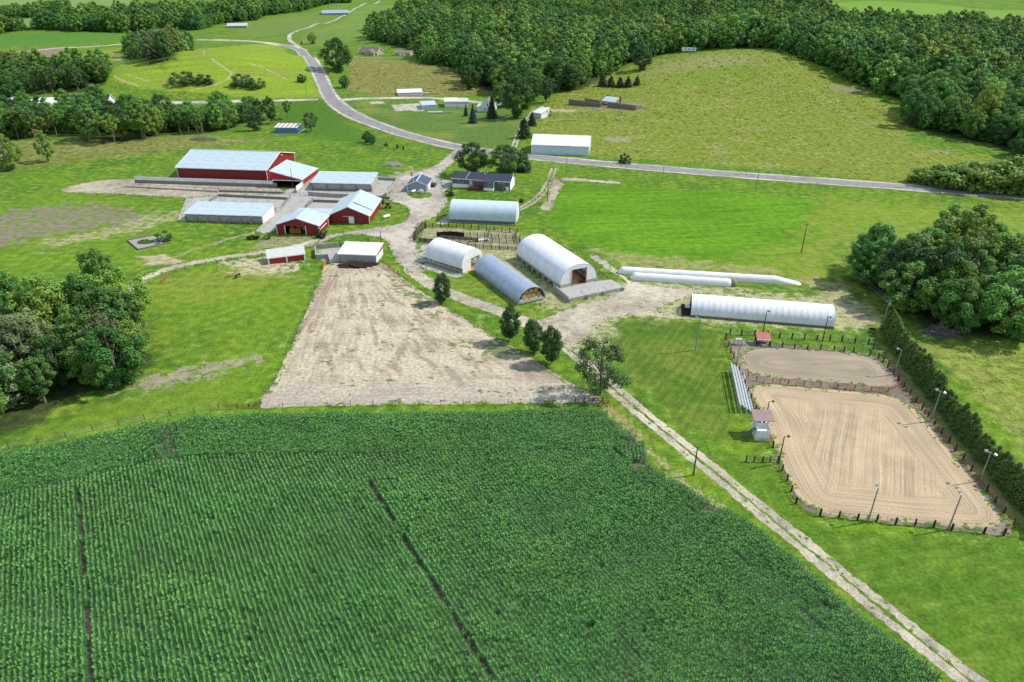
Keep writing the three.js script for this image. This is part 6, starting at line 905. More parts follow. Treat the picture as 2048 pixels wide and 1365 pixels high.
{ const [o, L] = frame('judging_booth', 'two-storey white judging booth with mauve roof and outside stair', 'booth', [1510.5, 882], [1536.5, 883]); const X = L / 2, W = 3.8, mv = mat([0.26, 0.17, 0.165], 0.6, { map: texAt(TX.metal, 5) });
  box(o, 'wall', M.white, -X, X, -0.2, 2.5, -0.15, 0); box(o, 'wall', M.white, -X, X, -0.2, 2.5, -W, -W + 0.15); for (const s of [-1, 1]) box(o, 'wall', M.white, s > 0 ? X - 0.15 : -X, s > 0 ? X : -X + 0.15, -0.2, 2.5, -W + 0.16, -0.16); box(o, 'floor', M.trim, -X - 0.02, X + 0.02, 2.5, 2.65, -W, 0.02);
  for (let i = 0; i < 7; i++) { part(o, 'lattice', barGeo([-X + 0.1 + i * 0.36, 0.05, 0.04], [-X + 0.5 + i * 0.36, 0.85, 0.04], 0.04, 0.05), M.woodGrey); }
  box(o, 'upper_wall', M.white, -X, X - 0.1, 2.66, 3.5, -1.75, -1.62); box(o, 'upper_wall', M.white, -X, -X + 0.12, 2.66, 4.6, -W, -1.76); box(o, 'upper_wall', M.trim, -X + 0.13, X, 2.66, 4.8, -W, -W + 0.12); for (const x of [-X + 0.1, X - 0.1]) box(o, 'roof_post', M.trim, x - 0.08, x + 0.08, 2.66, 4.5, -1.6, -1.44);
  slab(o, 'roof', mv, [[-X - 0.7, 4.45, -0.9], [X + 0.9, 4.45, -0.9], [X + 0.9, 5.1, -W - 0.5], [-X - 0.7, 5.1, -W - 0.5]], 0.12); for (const [x0, x1] of [[-X, -X + 0.08], [X - 0.08, X]]) box(o, 'balcony_rail', M.trim, x0, x1, 2.66, 3.3, -1.6, 0);
  box(o, 'chair', M.black, 0.4, 0.8, 2.66, 3.6, -2.6, -2.2); const st = 9; for (let i = 0; i < st; i++) box(o, 'step', M.steelDark, -X - 2.6 + i * 0.28, -X - 2.3 + i * 0.28, 0.2 + i * 0.27, 0.26 + i * 0.27, -1.5, -0.6); for (const z of [-1.55, -0.55]) part(o, 'stair_rail', mergeGeometries([tube([-X - 2.6, 0.1, z], [-X - 0.05, 2.5, z], 0.05), tube([-X - 2.6, 1.1, z], [-X - 0.05, 3.5, z], 0.04), tube([-X - 2.6, 0, z], [-X - 2.6, 1.1, z], 0.04)]), M.steelDark); }
{ const [o, L] = frame('announcer_stand', 'little open stand with a faded red roof at the arena alley', 'stand', [1512, 692], [1540, 693.5]); const X = L / 2, rr = mat([0.42, 0.10, 0.10], 0.6, { map: texAt(TX.metal, 4) }); slab(o, 'roof', rr, [[-X, 2.1, -0.2], [X, 2.1, -0.2], [X, 2.8, -2.6], [-X, 2.8, -2.6]], 0.1); box(o, 'fascia', M.trim, -X, X, 1.65, 2.0, -0.16, -0.08); for (const x of [-X + 0.15, X - 0.15]) for (const z of [-0.3, -2.4]) box(o, 'post', M.woodPost, x - 0.1, x + 0.1, -0.2, z < -1 ? 2.6 : 2.0, z - 0.1, z + 0.1); box(o, 'back_board', M.wood, -X + 0.2, X - 0.2, 0.2, 1.2, -2.5, -2.42); box(o, 'bench', M.woodGrey, -X + 0.3, X - 0.3, 0.45, 0.55, -2.1, -1.5); }
{ const [o, L] = frame('chute', 'low grey roping chute left of the little red roofed stand', 'chute', [1468, 691], [1492, 691]); for (let k = 0; k < 4; k++) box(o, 'rail', M.steel, -L / 2, L / 2, 0.3 + k * 0.35, 0.38 + k * 0.35, -0.06, 0); for (let k = 0; k < 4; k++) box(o, 'post', M.steelDark, -L / 2 + k * L / 3 - 0.06, -L / 2 + k * L / 3 + 0.06, -0.2, 1.6, -0.3, -0.1); box(o, 'top_plate', M.alu, -L / 2 + 0.5, L / 2 - 1, 1.5, 1.56, -1.2, -0.3); }
{ const [o, L] = frame('sign_frame', 'small dark sign board on two posts at the head of the hedge', 'sign', [1737, 667], [1749, 668]); for (const s of [-1, 1]) box(o, 'post', M.poleDark, s * L / 2 - 0.06, s * L / 2 + 0.06, -0.2, 1.9, -0.06, 0.06); box(o, 'board', M.black, -L / 2 + 0.07, L / 2 - 0.07, 1.1, 1.7, -0.04, 0.04); }
// ---------------------------------------------------------------- bales, bags and heaps
function baleGeo(r, l) { const g = new THREE.CylinderGeometry(r, r, l, 18, 4); g.rotateX(Math.PI / 2); const p = g.attributes.position; for (let i = 0; i < p.count; i++) { const n = 1 + 0.07 * noise(p.getX(i) * 2.3 + 3, p.getY(i) * 2.3 + p.getZ(i)); p.setXYZ(i, p.getX(i) * n, p.getY(i) * n, p.getZ(i)); } g.computeVertexNormals(); return g; }
{ const { o, L, W } = hoopBale; o.updateMatrixWorld(true); const g = baleGeo(0.78, 1.3), spots = []; for (let row = 0; row < 3; row++) for (let k = 0; k < 5 - row; k++) spots.push([L / 2 - 0.9 - row * 0.25, 0.78 + row * 1.36, -1.35 - row * 0.82 - k * 1.66, row]);
  spots.forEach(([x, y, z, row], i) => { const b = thing('round_bale', ['net wrapped white round bale in the bottom row under the steel arch shed', 'brown round bale in the middle row under the steel arch shed', 'brown round bale in the top row under the steel arch shed'][row], 'bale', 'bales in the arch shed'); const p = o.localToWorld(new THREE.Vector3(x, y, z)); b.position.copy(p); b.rotation.y = o.rotation.y + (row ? Math.PI / 2 : 0.0) + (i % 3 - 1) * 0.12; if (!row) b.rotation.x = Math.PI / 2; part(b, 'straw', g, row ? M.hay : M.wrap); if (!row) part(b, 'straw_face', new THREE.CylinderGeometry(0.7, 0.7, 1.36, 14).rotateX(Math.PI / 2), M.hay); }); }
{ const b = P(592, 466), g = baleGeo(0.85, 1.5); [[-2.2, 0.85, -3.5, 0], [0.2, 0.85, -4.2, 1], [2.3, 0.85, -3.6, 0], [-1.0, 2.4, -4.4, 1], [1.2, 2.4, -4.6, 0]].forEach(([x, y, z, k]) => { const o = thing('round_bale', 'straw coloured round bale inside the open red barn', 'bale', 'bales in the open red barn'); o.position.set(b.x + x, y, b.z + z); o.rotation.y = k * 1.4; part(o, 'straw', g, M.hayPale); });
  const o = thing('orange_hay_wagon', 'orange slatted hay feeder standing in the open red barn doorway', 'machine'), c = P(592, 470); o.position.set(c.x - 0.3, 0, c.z - 0.6); for (const y of [0.7, 1.1, 1.5, 1.9]) part(o, 'rail', boxG(-2.0, 2.0, y, y + 0.18, 0, 0.1), M.orange); for (const x of [-1.9, -0.7, 0.5, 1.8]) part(o, 'upright', boxG(x, x + 0.16, 0.2, 2.1, 0.11, 0.22), M.orange); part(o, 'bed', boxG(-2.0, 2.0, 0.55, 0.68, -1.6, 0.1), M.orange); for (const x of [-1.4, 1.4]) part(o, 'wheel', new THREE.CylinderGeometry(0.4, 0.4, 0.25, 14).rotateX(Math.PI / 2).translate(x, 0.4, -0.2), M.black); }
function bag(label, A, B, w, h, seed, endDrop) { const a = P(...A), b = P(...B), o = thing('silage_bag', label, 'silage bag'), L = Math.hypot(b.x - a.x, b.z - a.z), n = Math.round(L / 0.8), K = 20, pos = [], idx = []; o.position.set((a.x + b.x) / 2, 0, (a.z + b.z) / 2); o.rotation.y = Math.atan2(-(b.z - a.z), b.x - a.x);
  for (let i = 0; i <= n; i++) { const t = i / n, x = (t - 0.5) * L, d = Math.min(t, 1 - t) * L, e = Math.sqrt(clamp(1 - Math.pow(1 - clamp(d / 1.6), 2))), drop = t > 0.5 && endDrop ? Math.min(1, (1 - t) * L / 9 + 0.12) : 1, wob = 1 + 0.07 * noise(i * 0.25 + seed, 1) + 0.04 * noise(i * 0.9, seed); for (let k = 0; k <= K; k++) { const q = k / K * Math.PI, ww = w / 2 * wob * (0.25 + 0.75 * e), hh = h * wob * e * drop; pos.push(x, Math.max(-0.05, hh * Math.pow(Math.sin(q), 0.8) + 0.05 * noise(i * 0.7, k * 0.6 + seed) * e), Math.cos(q) * ww); } }
  for (let i = 0; i < n; i++) for (let k = 0; k < K; k++) { const s = i * (K + 1) + k; idx.push(s, s + 1, s + K + 1, s + 1, s + K + 2, s + K + 1); } const g = new THREE.BufferGeometry(); g.setAttribute('position', new THREE.Float32BufferAttribute(pos, 3)); g.setIndex(idx); g.computeVertexNormals(); part(o, 'bag', g, M.wrap); return [o, L]; }
bag('longer white silage bag tapering towards the right-hand grove', [1236, 545], [1603, 568], 3.0, 2.1, 3, true);
{ const [o, L] = bag('shorter white silage bag in front, cut open at its right end', [1260, 557], [1466, 571], 3.0, 2.1, 9, false); part(o, 'cut_face', new THREE.SphereGeometry(1, 14, 10).scale(1.1, 1.35, 1.4).translate(L / 2 + 0.1, 0.8, 0), mat([0.22, 0.19, 0.14], 0.95)); }
function heap(name, label, cat, u, v, rx, h, rz, m, seed) { const p = P(u, v), o = thing(name, label, cat), g = new THREE.SphereGeometry(1, 40, 16, 0, 6.2832, 0, 1.65), q = g.attributes.position; for (let i = 0; i < q.count; i++) { const n = 1 + 0.5 * noise(q.getX(i) * 2.2 + seed, q.getZ(i) * 2.2) + 0.25 * noise(q.getX(i) * 6, q.getZ(i) * 6 + seed); q.setXYZ(i, q.getX(i) * rx * n, q.getY(i) * h * n, q.getZ(i) * rz * n); } g.computeVertexNormals(); o.position.set(p.x, p.y, p.z); part(o, 'heap', g, m); return o; }
heap('manure_heap', 'dark manure heap spread in front of the white roofed block shed', 'heap', 712, 532, 6.0, 0.9, 2.6, M.manure, 4);
heap('manure_heap', 'smaller dark manure mound at the right of the heap by the block shed', 'heap', 736, 530, 3.6, 0.7, 1.6, M.manure, 9);
heap('stone_pile', 'low grey pile of field stones on the lawn below the road', 'stones', 792, 331, 4.5, 0.8, 2.2, M.concreteDark, 14);
function brush(label, u, v, rx, h, rz, c, seed) { const p = P(u, v), o = thing('brush_pile', label, 'brush'), r = rng(seed), gs = []; o.position.set(p.x, p.y, p.z); for (let i = 0; i < 150; i++) { const az = r() * 6.28, q = Math.sqrt(r()), x = Math.cos(az) * q * rx, z = Math.sin(az) * q * rz, y = h * (1 - q * q) * r(), d = r() * 6.28, l = 0.7 + 1.4 * r(), k = (r() - 0.4) * 0.9; gs.push(tube([x - Math.cos(d) * l, Math.max(0, y - k * l), z - Math.sin(d) * l], [x + Math.cos(d) * l, Math.max(0.05, y + k * l), z + Math.sin(d) * l], 0.04 + 0.06 * r(), 5)); } part(o, 'branches', mergeGeometries(gs), mat(c, 0.95)); }
brush('grey brush pile of dead branches at the foot of the right grove', 1884, 668, 4.2, 2.2, 2.6, [0.17, 0.15, 0.135], 22);
brush('pale brown brush pile beside the creek trees', 405, 280, 8, 2.2, 3, [0.2, 0.165, 0.135], 27);
// ---------------------------------------------------------------- small yard things
function tank(label, u, v, r, l, turn) { const p = P(u, v), o = thing('propane_tank', label, 'tank'); o.position.set(p.x, 0, p.z); o.rotation.y = turn; part(o, 'shell', new THREE.CapsuleGeometry(r, l, 6, 14).rotateZ(Math.PI / 2).translate(0, r + 0.35, 0), M.trim); for (const s of [-1, 1]) part(o, 'saddle', boxG(s * l * 0.35 - 0.1, s * l * 0.35 + 0.1, -0.1, 0.55, -r * 0.6, r * 0.6), M.concrete); part(o, 'valve_dome', new THREE.CylinderGeometry(0.14, 0.16, 0.3, 10).translate(0, 2 * r + 0.45, 0), M.steel); }
tank('white propane tank on the small lawn behind the red gabled barn', 773, 437, 0.55, 2.2, 0.8);
tank('white propane tank at the left foot of the garage gable', 827, 386, 0.5, 1.5, 0.9);
{ const p = P(842, 387), o = thing('satellite_dish', 'big white round dish leaning in front of the garage gable', 'dish'); o.position.set(p.x, 0, p.z); const g = new THREE.SphereGeometry(1.5, 20, 8, 0, 6.283, 0, 0.85); g.rotateX(Math.PI / 2 + 0.3); part(o, 'dish', g.translate(0, 1.2, -1.2), M.trim); part(o, 'feed_arm', tube([0, 1.0, 0], [0.1, 1.7, 0.9], 0.05), M.steelDark); part(o, 'mount', tube([0, -0.2, -0.2], [0, 1.2, -0.2], 0.09), M.steel); }
{ const p = P(867, 374), o = thing('parked_car', 'dark maroon car parked beside the garage', 'car'); o.position.set(p.x, 0.03, p.z - 1.5); o.rotation.y = 1.45; const body = mat([0.045, 0.012, 0.014], 0.25, { metalness: 0.3 });
  const s = new THREE.Shape([[-2.3, 0.35], [2.3, 0.35], [2.35, 0.8], [2.1, 0.95], [1.1, 1.02], [0.5, 1.5], [-1.3, 1.52], [-2.0, 1.05], [-2.35, 0.95]].map(q => new THREE.Vector2(...q))); part(o, 'body', new THREE.ExtrudeGeometry(s, { depth: 1.7, bevelEnabled: true, bevelSize: 0.06, bevelThickness: 0.06, bevelSegments: 2 }).translate(0, 0, -0.85), body);
  const w = new THREE.Shape([[-1.75, 1.08], [0.85, 1.08], [0.42, 1.43], [-1.25, 1.45]].map(q => new THREE.Vector2(...q))); part(o, 'window', new THREE.ExtrudeGeometry(w, { depth: 1.84, bevelEnabled: false }).translate(0, 0, -0.92), M.glass); for (const x of [-1.45, 1.45]) for (const z of [-0.86, 0.86]) { const t = part(o, 'wheel', new THREE.CylinderGeometry(0.34, 0.34, 0.24, 16).rotateX(Math.PI / 2).translate(x, 0.34, z), M.black); part(t, 'rim', new THREE.CylinderGeometry(0.2, 0.2, 0.26, 12).rotateX(Math.PI / 2).translate(x, 0.34, z), M.steel); } for (const z of [-0.6, 0.6]) { part(o, 'headlight', boxG(2.34, 2.43, 0.68, 0.82, z - 0.18, z + 0.18), M.trim); part(o, 'tail_light', boxG(-2.44, -2.36, 0.75, 0.9, z - 0.15, z + 0.15), M.rustRed); } }
{ const p = P(776, 416), o = thing('hopper', 'dark red hopper wagon standing right of the red gabled barn', 'machine'); o.position.set(p.x, 0, p.z); part(o, 'hopper_bin', new THREE.CylinderGeometry(1.5, 0.5, 1.6, 4).rotateY(0.78).translate(0, 1.7, 0), M.rust); part(o, 'frame', mergeGeometries([boxG(-1.2, 1.2, 0.4, 0.6, -0.8, -0.65), boxG(-1.2, 1.2, 0.4, 0.6, 0.65, 0.8)]), M.steelDark); for (const x of [-0.9, 0.9]) for (const z of [-0.95, 0.95]) part(o, 'wheel', new THREE.CylinderGeometry(0.35, 0.35, 0.2, 12).rotateX(Math.PI / 2).translate(x, 0.35, z), M.black); }
{ const p = P(507, 478), o = thing('flat_trailer', 'dark flat trailer overgrown with weeds left of the open red barn', 'trailer'); o.position.set(p.x, 0, p.z); o.rotation.y = 0.1; part(o, 'deck', boxG(-2.2, 2.2, 0.6, 0.8, -1, 1), M.woodPost); part(o, 'side', boxG(-2.2, 2.2, 0.81, 1.2, 0.9, 1), M.woodPost); part(o, 'tongue', tube([-2.2, 0.6, 0], [-3.4, 0.4, 0], 0.06), M.steelDark); for (const z of [-1.1, 1.1]) part(o, 'wheel', new THREE.CylinderGeometry(0.4, 0.4, 0.2, 12).rotateX(Math.PI / 2).translate(0.3, 0.4, z), M.black); }
{ const w = PW([[254, 482], [276, 500.5], [340, 487], [318, 470]]), o = thing('garden_bed', 'fenced gravel garden plot with a green patch on the left slope', 'garden'), c = [(w[0][0] + w[2][0]) / 2, (w[0][1] + w[2][1]) / 2]; o.position.set(c[0], 0, c[1]); const q = w.map(p => [p[0] - c[0], 0.14, p[1] - c[1]]); part(o, 'bed', slabG(q, 0.3), mat([0.27, 0.25, 0.23], 0.95)); for (let i = 0; i < 4; i++) { const a = q[i], b = q[(i + 1) % 4]; part(o, 'border', barGeo([a[0], 0.25, a[2]], [b[0], 0.25, b[2]], 0.25, 0.5), M.woodGrey); } const g = leafCloud(rng(3), [[-1.6, 0.35, 0.4, 2.2, 700, 0.2], [0.6, 0.35, 0.6, 1.7, 450, 0.25], [-0.3, 0.35, 1.0, 1.6, 400, 0.2]], { size: 0.2, col: [0.1, 0.2, 0.02] }); part(o, 'ground_cover', g, leafM); for (let k = 0; k < 3; k++) part(o, 'planter', boxG(3.2 + k * 0.9, 3.6 + k * 0.9, 0.1, 0.5, -0.6, 0.8), M.wood); }
// horses
function horse(label, u, v, turn, m, m2) {
  const p = P(u, v), o = thing('horse', label, 'horse'); o.position.set(p.x, 0, p.z); o.rotation.y = turn;
  const J = [[-0.7, 1.22, 0, 0.29], [0, 1.15, 0, 0.31], [0.6, 1.2, 0, 0.27], [1.05, 1.0, 0, 0.17], [1.4, 0.55, 0, 0.13], [1.62, 0.2, 0, 0.08]], caps = []; for (let i = 1; i < J.length; i++) caps.push([J[i - 1], J[i]]);
  for (const z of [-0.16, 0.16]) { caps.push([[0.62, 1.05, z, 0.15], [0.62 + z * 0.6, 0.55, z, 0.08]], [[0.62 + z * 0.6, 0.55, z, 0.075], [0.6 + z * 0.6, 0.02, z, 0.055]], [[-0.72, 1.1, z, 0.2], [-0.66, 0.72, z, 0.11]], [[-0.66, 0.72, z, 0.1], [-0.85 + z * 0.4, 0.48, z, 0.075]], [[-0.85 + z * 0.4, 0.48, z, 0.065], [-0.8 + z * 0.4, 0.02, z, 0.055]]); }
  for (const z of [-0.07, 0.07]) caps.push([[1.32, 0.72, z, 0.05], [1.3, 0.86, z * 1.4, 0.02]]);
  const nx = 58, ny = 34, nz = 20, s = 0.055, ox = -1.15, oy = -0.05, oz = -0.55, F = new Float32Array(nx * ny * nz);
  for (let k = 0; k < nz; k++) for (let j = 0; j < ny; j++) for (let i = 0; i < nx; i++) { const x = ox + i * s, y = oy + j * s, z = oz + k * s; let d = 9; for (const [a, b] of caps) { const dx = b[0] - a[0], dy = b[1] - a[1], dz = b[2] - a[2], t = clamp(((x - a[0]) * dx + (y - a[1]) * dy + (z - a[2]) * dz) / (dx * dx + dy * dy + dz * dz)), e = Math.hypot(x - a[0] - dx * t, y - a[1] - dy * t, z - a[2] - dz * t) - lerp(a[3], b[3], t), h = clamp(0.5 + 0.5 * (d - e) / 0.06); d = lerp(d, e, h) - 0.06 * h * (1 - h); } F[(k * ny + j) * nx + i] = d; }
  // surface nets
  const id = new Int32Array(nx * ny * nz).fill(-1), pos = [], idx = [], at = (i, j, k) => F[(k * ny + j) * nx + i];
  for (let k = 0; k < nz - 1; k++) for (let j = 0; j < ny - 1; j++) for (let i = 0; i < nx - 1; i++) { let n = 0, X = 0, Y = 0, Z = 0; for (let c = 0; c < 8; c++) for (const ax of [1, 2, 4]) { if (c & ax) continue; const e = c | ax, A = at(i + (c & 1), j + (c >> 1 & 1), k + (c >> 2)), B = at(i + (e & 1), j + (e >> 1 & 1), k + (e >> 2)); if (A < 0 === B < 0) continue; const t = A / (A - B); X += (c & 1) + (ax === 1 ? t : 0); Y += (c >> 1 & 1) + (ax === 2 ? t : 0); Z += (c >> 2) + (ax === 4 ? t : 0); n++; } if (n) { id[(k * ny + j) * nx + i] = pos.length / 3; pos.push(ox + (i + X / n) * s, oy + (j + Y / n) * s, oz + (k + Z / n) * s); } }
  const V = (i, j, k) => id[(k * ny + j) * nx + i]; const put = (a, b, c, d, f) => { if (Math.min(a, b, c, d) < 0) return; f ? idx.push(a, b, c, a, c, d) : idx.push(a, c, b, a, d, c); };
  for (let k = 1; k < nz - 1; k++) for (let j = 1; j < ny - 1; j++) for (let i = 1; i < nx - 1; i++) { const a = at(i, j, k) < 0; if (a !== at(i + 1, j, k) < 0) put(V(i, j - 1, k - 1), V(i, j, k - 1), V(i, j, k), V(i, j - 1, k), a); if (a !== at(i, j + 1, k) < 0) put(V(i - 1, j, k - 1), V(i - 1, j, k), V(i, j, k), V(i, j, k - 1), a); if (a !== at(i, j, k + 1) < 0) put(V(i - 1, j - 1, k), V(i, j - 1, k), V(i, j, k), V(i - 1, j, k), a); }
  const g = new THREE.BufferGeometry(); g.setAttribute('position', new THREE.Float32BufferAttribute(pos, 3)); g.setIndex(idx); g.computeVertexNormals(); part(o, 'body', g, m); part(o, 'mane', mergeGeometries([barGeo([0.62, 1.48, 0], [1.05, 1.2, 0], 0.06, 0.14), barGeo([1.05, 1.2, 0], [1.3, 0.8, 0], 0.06, 0.12)]), m2); part(o, 'tail', limb([[-0.95, 1.3, 0], [-1.1, 1.0, 0], [-1.08, 0.45, 0]], [0.07, 0.03]), m2);
}
horse('light tan horse grazing, left of the pair in the paddock', 461, 554, -2.4, mat([0.45, 0.27, 0.14], 0.7), mat([0.5, 0.42, 0.3], 0.8));
horse('dark brown horse grazing, right of the pair in the paddock', 476, 556, -2.0, mat([0.02, 0.014, 0.012], 0.6), M.black);
// ---------------------------------------------------------------- poles and wires
function utilityPole(u, v, top, label, { arm = true, m = M.pole, box: bx = false } = {}) { const p = P(u, v), h = heightTo(u, v, top), o = thing('utility_pole', label, 'utility pole'); o.position.set(p.x, p.y, p.z); part(o, 'pole', new THREE.CylinderGeometry(0.11, 0.17, h + 0.6, 9).translate(0, h / 2 - 0.3, 0), m); if (arm) part(o, 'cross_arm', boxG(-0.9, 0.9, h - 0.5, h - 0.38, -0.06, 0.06), m); for (const x of arm ? [-0.8, 0, 0.8] : [0]) part(o, 'insulator', new THREE.CylinderGeometry(0.05, 0.06, 0.2, 8).translate(x, x || !arm ? h - 0.27 + (arm ? 0 : 0.3) : h + 0.1, 0), M.steel); if (bx) part(o, 'transformer', new THREE.CylinderGeometry(0.24, 0.24, 0.75, 12).translate(0.36, h - 1.3, 0), M.steel); return new THREE.Vector3(p.x, p.y + h - 0.2, p.z); }
function wire(label, a, b, sag, r = 0.02) { const o = thing('overhead_wire', label, 'wire'), m = a.clone().add(b).multiplyScalar(0.5); o.position.copy(m); const pts = []; for (let i = 0; i <= 12; i++) { const t = i / 12, q = a.clone().lerp(b, t).sub(m); q.y -= sag * 4 * t * (1 - t); pts.push(q); } part(o, 'wire', new THREE.TubeGeometry(new THREE.CatmullRomCurve3(pts), 24, r, 4), M.steelDark); }
const poles = [[613, 194, 170, 'slim pole on the left verge above the road junction'], [629.5, 235, 206, 'pale pole left of the road just below the junction'], [676, 261, 227.5, 'pole on the inside of the road bend by the blue shed'], [766.5, 296, 257.5, 'pole on the lawn halfway round the road bend'], [862, 330, 285, 'pole just before the farm driveway entrance'], [1133, 350, 306, 'pole in front of the white metal barn'], [1325, 365, 323, 'pole on the near verge of the straight road, left of two'], [1512, 383, 340, 'pole on the near verge of the straight road, right of two']].map(([u, v, t, l]) => utilityPole(u, v, t, l, { arm: true, m: M.pole }));
for (let i = 1; i < poles.length; i++) wire('overhead wire between two roadside poles', poles[i - 1], poles[i], 0.9, 0.018);
scene.children.filter(o => o.name.startsWith('overhead_wire')).forEach(o => { o.userData.group = 'roadside wires'; });
const pA = utilityPole(1603, 506, 447, 'lone dark pole on the bright field left of the grove', { m: M.poleDark }), pB = utilityPole(1767, 648, 601, 'pole with a transformer where the hedge meets the grove', { box: true });
for (const [dx, n] of [[-0.6, 'upper left wire running from the hedge pole to the field pole'], [0.6, 'lower right wire running from the hedge pole to the field pole']]) wire(n, pA.clone().add(new THREE.Vector3(dx, 0, 0)), pB.clone().add(new THREE.Vector3(dx, 0, 0)), 0.8, 0.025);
utilityPole(1387, 951, 894, 'dark wooden pole between the corn and the two-track lane', { arm: false, m: M.poleDark });
utilityPole(850, 388, 349, 'pale pole with a transformer at the right front of the garage', { arm: false, box: true });
utilityPole(914, 404, 382, 'short pale pole behind the pale blue hoop barn', { arm: false });
utilityPole(763, 494, 461, 'dark pole at the corner of the block shed', { arm: false, m: M.poleDark });
utilityPole(586, 376, 338, 'slim pole standing inside the lean-to opening', { arm: false, m: M.steelDark });
utilityPole(1095, 405, 358, 'thin dark pole by the gravel strip', { arm: false, m: M.poleDark });
utilityPole(924, 281, 259, 'thin pole on the far farmstead lawn', { arm: false });
utilityPole(975, 238, 212, 'dark pole in front of the white farmhouse', { arm: false, m: M.poleDark });
{ const p = P(828, 383), h = heightTo(828, 383, 333), o = thing('flagpole', 'white flagpole with a hanging flag in front of the garage', 'flagpole'); o.position.set(p.x, 0, p.z); part(o, 'pole', new THREE.CylinderGeometry(0.06, 0.1, h, 10).translate(0, h / 2, 0), M.trim); part(o, 'lamp_arm', boxG(-1.5, 0.1, h - 0.15, h, -0.12, 0.12), M.trim); const g = new THREE.PlaneGeometry(0.9, 1.5, 8, 8), q = g.attributes.position; for (let i = 0; i < q.count; i++) q.setZ(i, 0.12 * Math.sin(q.getX(i) * 7) + 0.05 * Math.sin(q.getY(i) * 5)); g.computeVertexNormals(); g.translate(-0.5, h * 0.68, 0); const fl = tex(64, 64, (i, j) => (j > 32 && i < 30) ? [0.03, 0.05, 0.2] : (Math.floor(j / 5) % 2 ? [0.7, 0.7, 0.7] : [0.4, 0.02, 0.03]), { repeat: false }); part(o, 'flag', g, mat([1, 1, 1], 0.8, { map: fl })); }
{ const p = P(674, 186), o = thing('road_sign', 'small yellow diamond sign beside the road junction', 'sign'); o.position.set(p.x, p.y, p.z); part(o, 'post', tube([0, -0.3, 0], [0, 2.4, 0], 0.05), M.steel); part(o, 'plate', new THREE.BoxGeometry(1.0, 1.0, 0.05).rotateZ(Math.PI / 4).translate(0, 2.3, 0.08), mat([0.6, 0.36, 0.02], 0.5)); }
{ const p = P(1377, 103), o = thing('camper', 'white camper parked at the wood edge on the hill crest', 'camper'); o.position.set(p.x, p.y, p.z); const s = new THREE.Shape([[-6, 0.6], [6, 0.6], [6.2, 2.2], [5.6, 3.2], [-5.6, 3.2], [-6.2, 2.4]].map(q => new THREE.Vector2(...q))); part(o, 'body', new THREE.ExtrudeGeometry(s, { depth: 2.5, bevelEnabled: true, bevelSize: 0.1, bevelThickness: 0.1 }), M.trim); for (const x of [-3.5, 0, 3.5]) part(o, 'window', boxG(x - 0.8, x + 0.8, 1.7, 2.5, 2.62, 2.66), M.glass); for (const x of [-1, 1]) part(o, 'wheel', new THREE.CylinderGeometry(0.45, 0.45, 0.3, 12).rotateX(Math.PI / 2).translate(x, 0.45, 2.3), M.black); }
{ const [o, L] = frame('ruined_foundation', 'ruined stone barn foundation with broken walls on the hill pasture', 'ruin', [1137, 209], [1271, 221]); { const a = P(1137, 209), b = P(1271, 221); o.position.y = Math.max(a.y, b.y); } const st = mat([0.22, 0.19, 0.17], 0.95, { map: texAt(TX.concrete, 5) }); box(o, 'wall', st, L / 2 - 22, L / 2, -4, 2.6, -0.5, 0); box(o, 'wall', st, -L / 2, L / 2 - 27, -4, 1.2, -0.6, -0.1); box(o, 'wall', st, L / 2 - 0.5, L / 2, -4, 2.4, -7, -0.51); box(o, 'rear_wall', st, -L / 2 + 8, L / 2, -4, 1.6, -8, -7.4); for (const x of [L / 2 - 33, L / 2 - 22]) box(o, 'post', M.wood, x - 0.4, x + 0.4, 0, 4.5, -16, -15.2); box(o, 'wall_gate', st, L / 2 - 15, L / 2 - 13, -0.4, 3, 0.01, 0.25); slab(o, 'sheet', M.roofPale, [[L / 2 - 33, 1.2, -9], [L / 2 - 23, 0.8, -9], [L / 2 - 22, 3.6, -15], [L / 2 - 33, 3.6, -15]]); for (let k = 0; k < 7; k++) part(o, 'broken_plank', barGeo([L / 2 - 34 + k * 1.6, 0.2, -8 + (k % 3)], [L / 2 - 31 + k * 1.3, 1.5 + (k % 2), -3 + (k % 4)], 0.5, 0.15), M.hayPale); }
{ const p = P(1893, 307), o = thing('debris', 'small blue and red scrap lying on the pasture near the right wood', 'debris'); o.position.set(p.x, p.y, p.z); part(o, 'blue_sheet', new THREE.SphereGeometry(1, 10, 6).scale(1.6, 0.4, 1.0), mat([0.08, 0.3, 0.5], 0.6)); part(o, 'red_sheet', new THREE.SphereGeometry(0.7, 10, 6).scale(1.4, 0.4, 1).translate(-2, 0.3, -1), mat([0.5, 0.08, 0.06], 0.6)); }
for (const [u, v, l] of [[845, 187, 'small grey trailer behind the long white shed'], [870, 225, 'low concrete slab with a stored beam beside the pale shed']]) { const p = P(u, v), o = thing('stored_platform', l, 'platform'); o.position.set(p.x, p.y, p.z); part(o, 'deck', boxG(-5, 5, 0.1, 0.5, -2.5, 2.5), M.concrete); part(o, 'beam', boxG(5.2, 12, 0.2, 0.7, 1, 1.6), M.concrete); }
